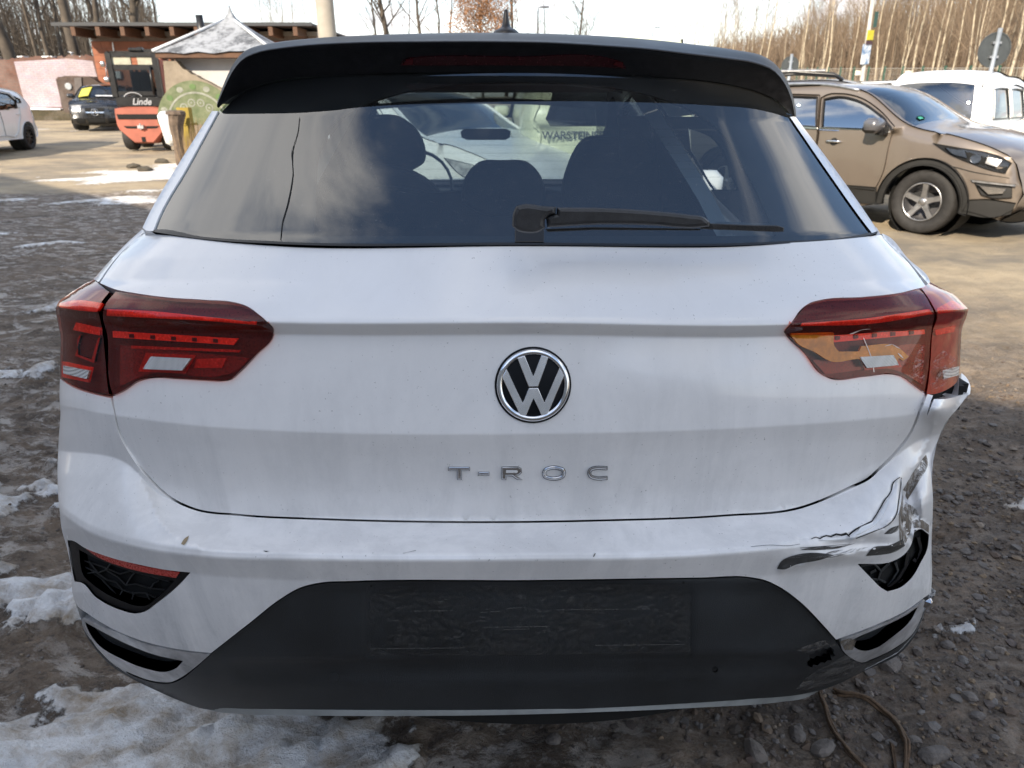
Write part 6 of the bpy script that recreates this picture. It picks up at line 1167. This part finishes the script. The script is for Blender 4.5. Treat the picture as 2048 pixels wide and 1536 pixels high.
def quad_uv(name, pts, mat, parent, th=.3):
    """upright slab from an outline in (along, up) with uv = metres. pts: list of (s, z); frame given by fr(s, d, z)"""
    pass
def wallslab(name, poly, fr, th, mat, parent=None):
    p = np.asarray(poly, float); n = len(p); r = delaunay_2d_cdt([Vector(q) for q in p], [(i, (i+1) % n) for i in range(n)], [], 0, 1e-6)
    q = np.array([tuple(v) for v in r[0]]); tri = np.array(r[2]); tri = tri[inside(q[tri].mean(1), p)]; m = len(q)
    v = [tuple(fr(a, 0, b)) for a, b in q]+[tuple(fr(a, th, b)) for a, b in q]; f = [tuple(t) for t in tri]+[tuple(t[::-1]+m) for t in tri]+[(i, (i+1) % n, m+(i+1) % n, m+i) for i in range(n)]
    uvs = [tuple(a) for a in q]*2; o = mesh_obj(name, v, f, mat, parent, False)
    me = o.data; me.uv_layers.new(name='uv'); me.uv_layers.active.data.foreach_set('uv', [c for l in me.loops for c in uvs[l.vertex_index]])
    import bmesh
    bm = bmesh.new(); bm.from_mesh(me); bmesh.ops.recalc_face_normals(bm, faces=bm.faces); bm.to_mesh(me); bm.free(); return o
M_redb = brickmat('red_brick', (.165, .072, .050), (.115, .055, .042), (.10, .085, .075), 1)
M_pink = brickmat('lime_washed_brick', (.46, .38, .39), (.38, .33, .38), (.24, .21, .25), 1)
M_plin = brickmat('mossy_plinth', (.085, .065, .035), (.05, .045, .022), (.03, .03, .02), 1)
WY = 32.4; WZ = float(rise(WY))-.25
def wfr(s, d, z): return Vector((s, WY+d+.02*s, z))
def wp_(px, py, Y=WY): u, yf, zf = ray(px, py); X = float(u/yf*Y); return X, float(CAMH+zf/yf*Y)
xl = -40.; A = [wp_(*q) for q in ((0, 118), (40, 119), (60, 114), (120, 116), (150, 112), (200, 112))]
wl = empty('brick_wall', (-24, WY, WZ), world=True, label='old red brick boundary wall with a lime-washed field at left', cat='wall')
top = [(xl, A[0][1]+.03)]+[(a, b) for a, b in A]
top = [(top[0])]+[p for i in range(len(top)-1) for p in [(lerp(np.array(top[i]), np.array(top[i+1]), t)+[0, random.uniform(-.05, .05)]) for t in np.linspace(0, 1, 14)[1:]]]
wallslab('wall', [(xl, WZ)]+[tuple(p) for p in top]+[(top[-1][0]+3.0, top[-1][1]), (top[-1][0]+3.0, WZ)], wfr, .36, M_redb, wl)
pk = [wp_(*q) for q in ((41, 124), (95, 121), (145, 118), (195, 123), (206, 165), (202, 160), (180, 153), (150, 152), (125, 155), (134, 214), (64, 215))]
wallslab('painted_field', pk, lambda s, d, z: wfr(s, d-.012, z), .010, M_pink, wl)
pl = [wp_(*q, Y=WY-.5) for q in ((-60, 219), (60, 218), (135, 220), (160, 222), (160, 256), (-60, 256))]
wallslab('plinth', pl, lambda s, d, z: wfr(s, d-.5, z), .45, M_plin, wl)
sn_ = [wp_(*q, Y=WY-.45) for q in ((36, 218), (66, 215), (134, 217), (134, 219.5), (66, 219), (36, 221))]; wallslab('snow_strip', sn_, lambda s, d, z: wfr(s, d-.56, z), .5, pbr('snow', (.75, .77, .8), .7), wl)
for a, b in ((47, 60), (95, 115), (160, 176)):
    q = wp_(a, 117.5); r = wp_(b, 115.5); mb = MB(); mb.box(((q[0]+r[0])/2, WY+.18+.02*q[0], q[1]+.06), (r[0]-q[0], .34, .05)); mb.build('coping_snow', MATS['snow'], wl)
pr = empty('brick_pier', (wp_(150, 200)[0], WY-1, WZ), world=True, label='low broken dark brick wall stub with a round grey plate below the pale field', cat='wall')
pp = [wp_(*q, Y=WY-1.2) for q in ((122, 158), (128, 156), (140, 152), (160, 153), (185, 153), (196, 158), (206, 166), (240, 172), (240, 225), (140, 225), (135, 214))]
M_dbr = brickmat('dark_brick', (.085, .055, .042), (.06, .042, .035), (.05, .042, .038), 1)
wallslab('wall', pp, lambda s, d, z: wfr(s, d-1.2, z), .7, M_dbr, pr)
cp = wp_(148, 173, WY-1.2); mb = MB(); mb.lathe([(.13, 0), (.13, .03), (.1, .04)], 24, Matrix.Translation((cp[0], WY-1.22+.02*cp[0], cp[1])) @ Matrix.Rotation(R(90), 4, 'X')); mb.build('round_plate', pbr('grey_plate', (.30, .32, .34), .6), pr)
pr2 = [wp_(*q, Y=WY-1.25) for q in ((158, 156), (172, 155), (176, 222), (162, 222))]; wallslab('render_patch', pr2, lambda s, d, z: wfr(s, d-1.25, z), .04, pbr('grey_render', (.11, .095, .09), .9), pr)
po = wp_(143, 105, WY-.3); mb = MB(); mb.tube([(po[0], WY-.3, po[1]), (po[0], WY-.3, WZ)], .035, 8); mb.tube([(po[0]-.14, WY-.3, po[1]+.02), (po[0]+.1, WY-.3, po[1]-.02)], .03, 8)
tag(mb.build('metal_post', M_alloy, None, True), 'thin grey metal post standing in front of the lime-washed wall', 'post')
# ---- flat-roofed orange brick building
BY = 31.2
bl_ = empty('brick_building', (wp_(400, 200, BY)[0], BY, float(rise(BY))), world=True, label='single-storey orange brick building with a dark flat roof on timber rafters', cat='building')
x0 = wp_(190, 120, BY)[0]; x1 = wp_(636, 100, BY)[0]; zt = wp_(300, 64, BY)[1]; zb = float(rise(BY))-.3; zr = wp_(300, 53, BY-1.4)[1]-.04
M_ob = brickmat('orange_block', (.36, .125, .06), (.28, .10, .05), (.20, .14, .11), 1, .375, .25, None, .02)
M_obp = pbr('orange_clay', (.27, .10, .055), .85, 0, 0, 1.3, .35, .3, 40)
mb = MB(); mb.box(((x0+x1)/2, BY+4.01, (zb+zt)/2), (x1-x0-.04, 8, zt-zb)); mb.build('wall', pbr('mortar', (.20, .15, .12), .9), bl_)
mb = MB(); z = zb; row = 0
while z < zt-.36:
    x = x0-(.18 if row % 2 else 0)
    while x < x1:
        a, b = max(x, x0), min(x+.368, x1)
        if b-a > .05: mb.box(((a+b)/2, BY-.01+random.uniform(-.004, .004), z+.121), (b-a, .05, .24))
        x += .375
    z += .25; row += 1
tag(mb.build('clay_block', M_obp, bl_), kind='stuff')
mb = MB(); mb.box(((x0+x1)/2, BY-.05, zt-.07), (x1-x0+.1, .12, .16)); mb.build('ring_beam', pbr('concrete', (.24, .21, .18), .9, 0, 0, 3, .25), bl_)
mb = MB(); mb.box(((x0+x1)/2-.2, BY+3.2, zr+.12), (x1-x0+.8, 9.2, .08)); mb.box(((x0+x1)/2-.2, BY-1.42, zr+.12), (x1-x0+.84, .05, .12)); mb.build('roof', pbr('bitumen', (.025, .028, .034), .6, 0, 0, 3, .3), bl_)
M_wood = pbr('dark_timber', (.10, .05, .028), .8, 0, 0, 10, .4); raf = None
for i in range(22):
    x = x0+.15+i*.93
    if x > x1: break
    if raf is None: mb = MB(); mb.box((0, 0, 0), (.16, 1.5, .3)); raf = mb.build('rafter', M_wood, bl_); raf.data.transform(Matrix.Translation(Vector(ORIG[bl_.name]))); o = raf
    else: o = raf.copy(); COL.objects.link(o); o.parent = bl_
    o.location = Vector((x, BY-.68, zr-.12))-Vector(ORIG[bl_.name])
wx = wp_(240, 150, BY)[0]
mb = MB(); mb.tube([(wp_(227, 85, BY)[0], BY-.08, wp_(227, 85, BY)[1]), (wp_(234, 130, BY)[0], BY-.08, wp_(234, 130, BY)[1])], .025, 6); mb.build('conduit', M_chromed, bl_)
q = wp_(238, 150, BY); mb = MB(); mb.rbox((q[0], BY-.1, q[1]), (.3, .12, .3), .04); mb.build('wall_lamp', MATS['grey_plate'], bl_, False)
# ---- hut with pyramid roof, painted wall, posts
HY = 17.0; hz0 = float(rise(HY))
hut = empty('hut', (wp_(425, 200, HY)[0], HY+1.3, hz0), world=True, label='small hut with snowy grey pyramid roof and green graffiti on its broken concrete wall', cat='hut')
ea = [wp_(305, 104, HY), wp_(548, 104, HY)]; ap = wp_(425, 36, HY+1.35); tip = wp_(425, 10, HY+1.35); zE = ea[0][1]; xm = (ea[0][0]+ea[1][0])/2; hw = (ea[1][0]-ea[0][0])/2
M_roofs = newmat('snowy_felt_roof'); t = NT(M_roofs); c = t.co(); t.bsdf(Base_Color=t.mix(t.ramp(t.noise(3.2, 9, .78, c), .47, .60), (.27, .285, .31), (.07, .075, .085)), Roughness=.85, Normal=t.bump(t.noise(8, 6, .6, c), .4, .02))
rings = []; n8 = 8
for k, (f, z) in enumerate(((1, zE), (.74, lerp(zE, ap[1], .23)), (.5, lerp(zE, ap[1], .46)), (.3, lerp(zE, ap[1], .68)), (.16, lerp(zE, ap[1], .86)), (.075, ap[1]), (.03, lerp(ap[1], tip[1], .45)), (.006, tip[1]))):
    rg = []
    for sd in range(4):
        for j in range(n8):
            a = [(-1, -1), (1, -1), (1, 1), (-1, 1)][sd]; b = [(1, -1), (1, 1), (-1, 1), (-1, -1)][sd]; tt = j/n8
            rg.append((xm+hw*f*lerp(a[0], b[0], tt), HY+1.35+1.35*f*lerp(a[1], b[1], tt), z+(random.uniform(-.035, .035) if k == 0 else 0)))
    rings.append(rg)
loft('roof', [np.array(r) for r in rings], M_roofs, hut, True, True)
mb = MB(); mb.box((xm, HY+1.35, zE-.06), (hw*1.96, 2.6, .10)); mb.build('eaves_board', M_wood, hut)
mb = MB()
for s in (-1, 1):
    d = Vector((-hw*s, 1.35, ap[1]-zE)); p0 = Vector((xm+s*hw, HY, zE+.02)); mb.tube([p0, p0+d*.5+Vector((0, 0, .0)), p0+d*.92], [.035, .03, .03], 6)
mb.build('ridge_flashing', pbr('ridge_metal', (.55, .57, .60), .5), hut, True)
M_conc = newmat('painted_concrete'); t = NT(M_conc); uv = t.n('ShaderNodeUVMap').outputs[0]
t.bsdf(Base_Color=t.ramp(t.noise(2.0, 8, .7, uv), .3, .7, (.15, .122, .09), (.27, .225, .17)), Roughness=.9, Normal=t.bump(t.noise(9, 6, .6, uv), .5, .02))
hfr = lambda s, d, z: Vector((s, HY+.15+d, z))
M_wplas = pbr('white_plaster', (.46, .44, .43), .85, 0, 0, 2, .15)
wq = [wp_(*q, Y=HY+.45) for q in ((350, 116), (520, 116), (520, 300), (350, 300))]; wallslab('plaster_wall', wq, lambda s, d, z: Vector((s, HY+.45+d, z)), 1.6, M_wplas, hut)
cw = [wp_(*q, Y=HY+.15) for q in ((326, 121), (352, 122), (366, 138), (374, 141), (382, 148), (392, 151), (400, 157), (410, 161), (418, 165), (430, 172), (445, 179), (470, 192), (500, 205), (500, 300), (343, 300))]; wallslab('concrete_wall', cw, hfr, .22, M_conc, hut)
q0 = wp_(398, 250, HY+.13)
def arcband(name, r0, r1, a0, a1, mat, d=.012):
    an = np.linspace(a0, a1, 30); p = [(q0[0]+r1*math.cos(a), q0[1]+r1*math.sin(a)*1.0) for a in an]+[(q0[0]+r0*math.cos(a), q0[1]+r0*math.sin(a)) for a in an[::-1]]
    wallslab(name, p, lambda s, dd, z: hfr(s, dd-d, z), .008, mat, hut)
M_gg = newmat('green_spray'); t = NT(M_gg); uv = t.n('ShaderNodeUVMap').outputs[0]; t.bsdf(Base_Color=t.ramp(t.noise(5, 6, .7, uv), .35, .65, (.075, .098, .042), (.15, .165, .095)), Roughness=.8)
M_gl = pbr('pale_spray', (.235, .24, .20), .8, 0, 0, 9, .3)
arcband('graffiti', .02, .93, .02, 3.12, M_gg, .010); arcband('graffiti_line', .66, .70, .05, 3.1, M_gl, .016)
for i in range(7): a = .45+i*.38; wallslab('graffiti_ring', [(q0[0]+.80*math.cos(a)+.075*math.cos(b), q0[1]+.80*math.sin(a)+.06*math.sin(b)) for b in np.linspace(0, 6.283, 13)[:-1]], lambda s, dd, z: hfr(s, dd-.016, z), .006, pbr('bright_green', (.09, .15, .05), .8) if i % 2 else M_gl, hut)
for i in range(6):
    a = .4+i*.46; cxg, czg = q0[0]+.45*math.cos(a), q0[1]+.48*math.sin(a)
    ri = np.array([(cxg+.085*math.cos(b), czg+.085*math.sin(b)) for b in np.linspace(0, 6.283, 17)[:-1]]); 
    wallslab('graffiti_ring', ri, lambda s, dd, z: hfr(s, dd-.016, z), .006, M_gl, hut); wallslab('graffiti_dot', (ri-[cxg, czg])*.68+[cxg, czg], lambda s, dd, z: hfr(s, dd-.022, z), .006, M_gg, hut); wallslab('graffiti_dot', (ri-[cxg, czg])*.25+[cxg, czg], lambda s, dd, z: hfr(s, dd-.028, z), .006, M_gl, hut)
q = wp_(400, 30, HY+3); mb = MB(); mb.tube([(q[0], HY+3, q[1]-.9), (q[0]-.03, HY+3, q[1])], .09, 10); tag(mb.build('stovepipe', M_trim, None, True), 'short black stovepipe sticking up behind the pyramid roof', 'pipe')
def pz(px, py, Y): a = wp_(px, py, Y); return (a[0], Y, a[1])
mb = MB(); mb.tube([pz(353, 226, 13.2), pz(352, 250, 13.2), pz(357, 290, 13.2), pz(362, 330, 13.2)], [.15, .12, .085, .08], 9); mb.lathe([(.17, 0), (.16, .05), (.10, .07)], 9, Matrix.Translation(Vector(pz(352, 229, 13.2)))); tag(mb.build('tree_stump_post', pbr('rough_timber', (.13, .095, .07), .9, 0, 0, 12, .5, .6, 30), None, False), 'rough wooden post with a flared snowy top in front of the graffiti wall', 'post')
mb = MB(); mb.box(Vector(pz(378, 280, 13.6)), (.21, .15, 1.1)); mb.box(Vector(pz(378, 248, 13.6))+Vector((0, 0, .0)), (.24, .18, .04)); tag(mb.build('yellow_post', pbr('yellow_paint', (.28, .20, .02), .7, 0, 0, 6, .35), None, False), 'stubby yellow painted post beside the rough wooden post', 'post')
q = Vector(pz(336, 257, 13.9)); mb = MB(); mb.rbox((0, 0, 0), (.22, .30, .60), .09, None, 4); mb.rbox((.05, -.12, -.17), (.10, .10, .12), .03); o = mb.build('car_front_standin', M_white2, None, True); o.location = q; o.rotation_euler = (0, R(-8), R(20)); tag(o, 'rounded stand-in for white car canister behind the rough wooden post', 'bodywork')  # simple rounded shape standing in for what looks like a white car's front
# dry grass by the posts
gm = MB(); rs = random.Random(9)
for i in range(900):
    p = Vector(pz(rs.uniform(362, 440), 300, 13.0+rs.uniform(0, 1.5))); p.z = 0; h = rs.uniform(.35, 1.15)*(.6+.4*(p.x > -6)); l = Vector((rs.uniform(-.15, .15), rs.uniform(-.1, .1), h)); w_ = .006
    gm.add([p-Vector((w_, 0, 0)), p+Vector((w_, 0, 0)), p+l*.6+Vector((w_*.8, 0, 0)), p+l], [(0, 1, 2, 3)])
tag(gm.build('dry_grass', pbr('straw', (.28, .195, .11), .9, 0, 0, 3, .4)), kind='stuff')
# ---- concrete pole, street lamps
a = Vector(pz(641, 0, 20)); b = Vector(pz(655, 75, 20)); d = (a-b); mb = MB(); mb.tube([(b.x, 20, -.2), (b.x, 20, 3), (b.x, 20, 9.5)], [.26, .23, .16], 18); tag(mb.build('concrete_pole', pbr('pole_concrete', (.32, .29, .245), .85, 0, 0, 2, .2), None, True), 'thick round concrete utility pole left of centre above the car roof', 'pole')
for px, py, Y, lb in ((1076, 15, 60, 'grey street lamp with a single arm just right of the aerial'), (1306, 56, 95, 'smaller distant street lamp with a single arm right of centre')):
    q = Vector(pz(px, py, Y)); mb = MB(); mb.tube([(q.x, Y, 0), (q.x, Y, q.z-.25), (q.x+.05, Y, q.z), (q.x+.35, Y, q.z+.06)], [.09, .06, .05, .05], 8)
    o = empty('street_lamp', (q.x, Y, 0), world=True, label=lb, cat='street lamp', group='street lamps far behind the car'); mb.build('pole', M_greyp, o, True); mb = MB(); mb.rbox((q.x+.5, Y, q.z+.03), (.7, .25, .12), .05); mb.build('lamp_head', M_greyp, o)
# ---- round signs seen from behind
for px, py, sy, Y, r_, lb in ((1988, 100, 75, 14.5, .30, 'larger round grey traffic sign seen from behind at the right edge'), (1580, 131, 117, 27, .30, 'smaller round grey traffic sign seen from behind beside the car spoiler')):
    q = Vector(pz(px, py, Y)); o = empty('traffic_sign', (q.x, Y, 0), world=True, label=lb, cat='sign', group='round traffic signs seen from behind')
    mb = MB(); mb.tube([(q.x, Y-.05, 0), (q.x, Y-.05, q.z+r_+.06)], .038 if Y < 20 else .05, 10); mb.build('pole', pbr('galvanised', (.30, .33, .36), .5, .5), o, True)
    mb = MB(); mb.lathe([(r_, 0), (r_, .02), (r_-.02, .02), (r_-.02, .008), (.01, .008)], 36, Matrix.Translation(q) @ Matrix.Rotation(R(90), 4, 'X') @ Matrix.Rotation(R(0), 4, 'Z')); mb.build('sign_plate', pbr('sign_back', (.045, .052, .055), .6), o, False)
    mb = MB(); mb.box((q.x, Y-.03, q.z+r_*.4), (.16, .05, .04)); mb.box((q.x, Y-.03, q.z-r_*.4), (.16, .05, .04)); mb.build('clamp', M_alloy, o)
# ---- leaning pole with posters
Yp = 24.; a = Vector(pz(1722, 175, Yp)); b = Vector(pz(1746, -4, Yp)); d = b-a
o = empty('leaning_pole', (a.x, Yp, 0), world=True, label='leaning lamp pole carrying election-style posters above the brown car', cat='pole')
mb = MB(); mb.tube([a-d*.5, a, b+d*.6], [.07, .065, .05], 10); mb.build('pole', pbr('pole_grey', (.42, .40, .36), .7), o, True)
def poster(p, w_, h, mat, nm='poster', rz=.5, off_=0): mb = MB(); mb.box((0, 0, 0), (w_, .03, h)); q = mb.build(nm, mat, o); q.data.transform(Matrix.Translation(Vector(ORIG[o.name]))); q.location = Vector(p)-Vector((a.x, Yp, 0)); q.rotation_euler = (0, math.atan2(d.x, d.z), rz); return q
q = a+d*.40; M_post = newmat('poster_print'); t = NT(M_post); c = t.co(); t.bsdf(Base_Color=t.ramp(t.noise(4, 3, .6, c), .42, .58, (.12, .20, .34), (.62, .66, .70)), Roughness=.4)
poster(q+Vector((-.03, -.1, -.05)), .36, .56, M_post); poster(q+Vector((.0, -.12, .46)), .26, .30, pbr('yellow_poster', (.48, .42, .02), .5), 'yellow_poster'); poster(q+Vector((.0, -.12, .28)), .26, .12, pbr('dark_poster', (.05, .02, .03), .5), 'dark_poster')
poster(q+Vector((.10, -.08, .90)), .13, .42, pbr('dark_green', (.02, .06, .05), .5), 'cable_box')
# ---- wire fence with green posts
fo = empty('wire_fence', (21, 34, float(rise(34))), world=True, label='long wire mesh fence with green posts running in front of the birches', cat='fence')
f0, f1 = np.array([xat(1560, 60), 60.]), np.array([xat(2230, 24.), 24.]); fd = f1-f0; Lf = np.linalg.norm(fd); fd = fd/Lf; nP = 18; M_wire = pbr('galvanised_wire', (.45, .42, .36), .5, .4); M_gp = pbr('green_post', (.02, .07, .045), .5)
for i in range(nP):
    p = f0+fd*Lf*i/(nP-1); z = float(rise(p[1])); mb = MB(); mb.box((p[0], p[1], z+1.0), (.08, .08, 2.15)); mb.build('fence_post', M_gp, fo)
mb = MB()
for z_ in (.1, .5, .9, 1.3, 1.7, 1.98): mb.tube([(f0[0]+fd[0]*Lf*k/12, f0[1]+fd[1]*Lf*k/12, float(rise(f0[1]+fd[1]*Lf*k/12))+z_) for k in range(13)], .018 if z_ > 1.9 else .006, 4, False)
mb.build('rail', M_wire, fo)
mb = MB()
for k in range(int(Lf/.16)): p = f0+fd*.16*k; z = float(rise(p[1])); mb.tube([(p[0], p[1], z+.05), (p[0], p[1], z+1.95)], .004, 3, False)
tag(mb.build('mesh_wires', M_wire, fo), kind='stuff')
for i in (3, 7, 10): p = f0+fd*Lf*(i+.3)/(nP-1); mb = MB(); mb.box((p[0], p[1]-.06, float(rise(p[1]))+1.75), (.35, .02, .25)); mb.build('fence_plate', pbr('pale_plate', (.6, .58, .52), .5), fo)
# small snow-covered clods near the left post
for px, py in ((268, 337), (290, 342), (325, 330)):
    g0 = Gp(px, py); v = IV2*[.16, .12, .07]; v = v*(1+.25*RNG.normal(size=(len(v), 1))*.5); o = mesh_obj('earth_clod', v, IF2, pbr('earth', (.07, .06, .045), .95), None, False); o.location = (g0[0], g0[1], hground(*g0)+.03)
    tag(o, 'dark clod of earth poking out of the sunlit snow by the wooden post', 'clod', 'clods in the snow')
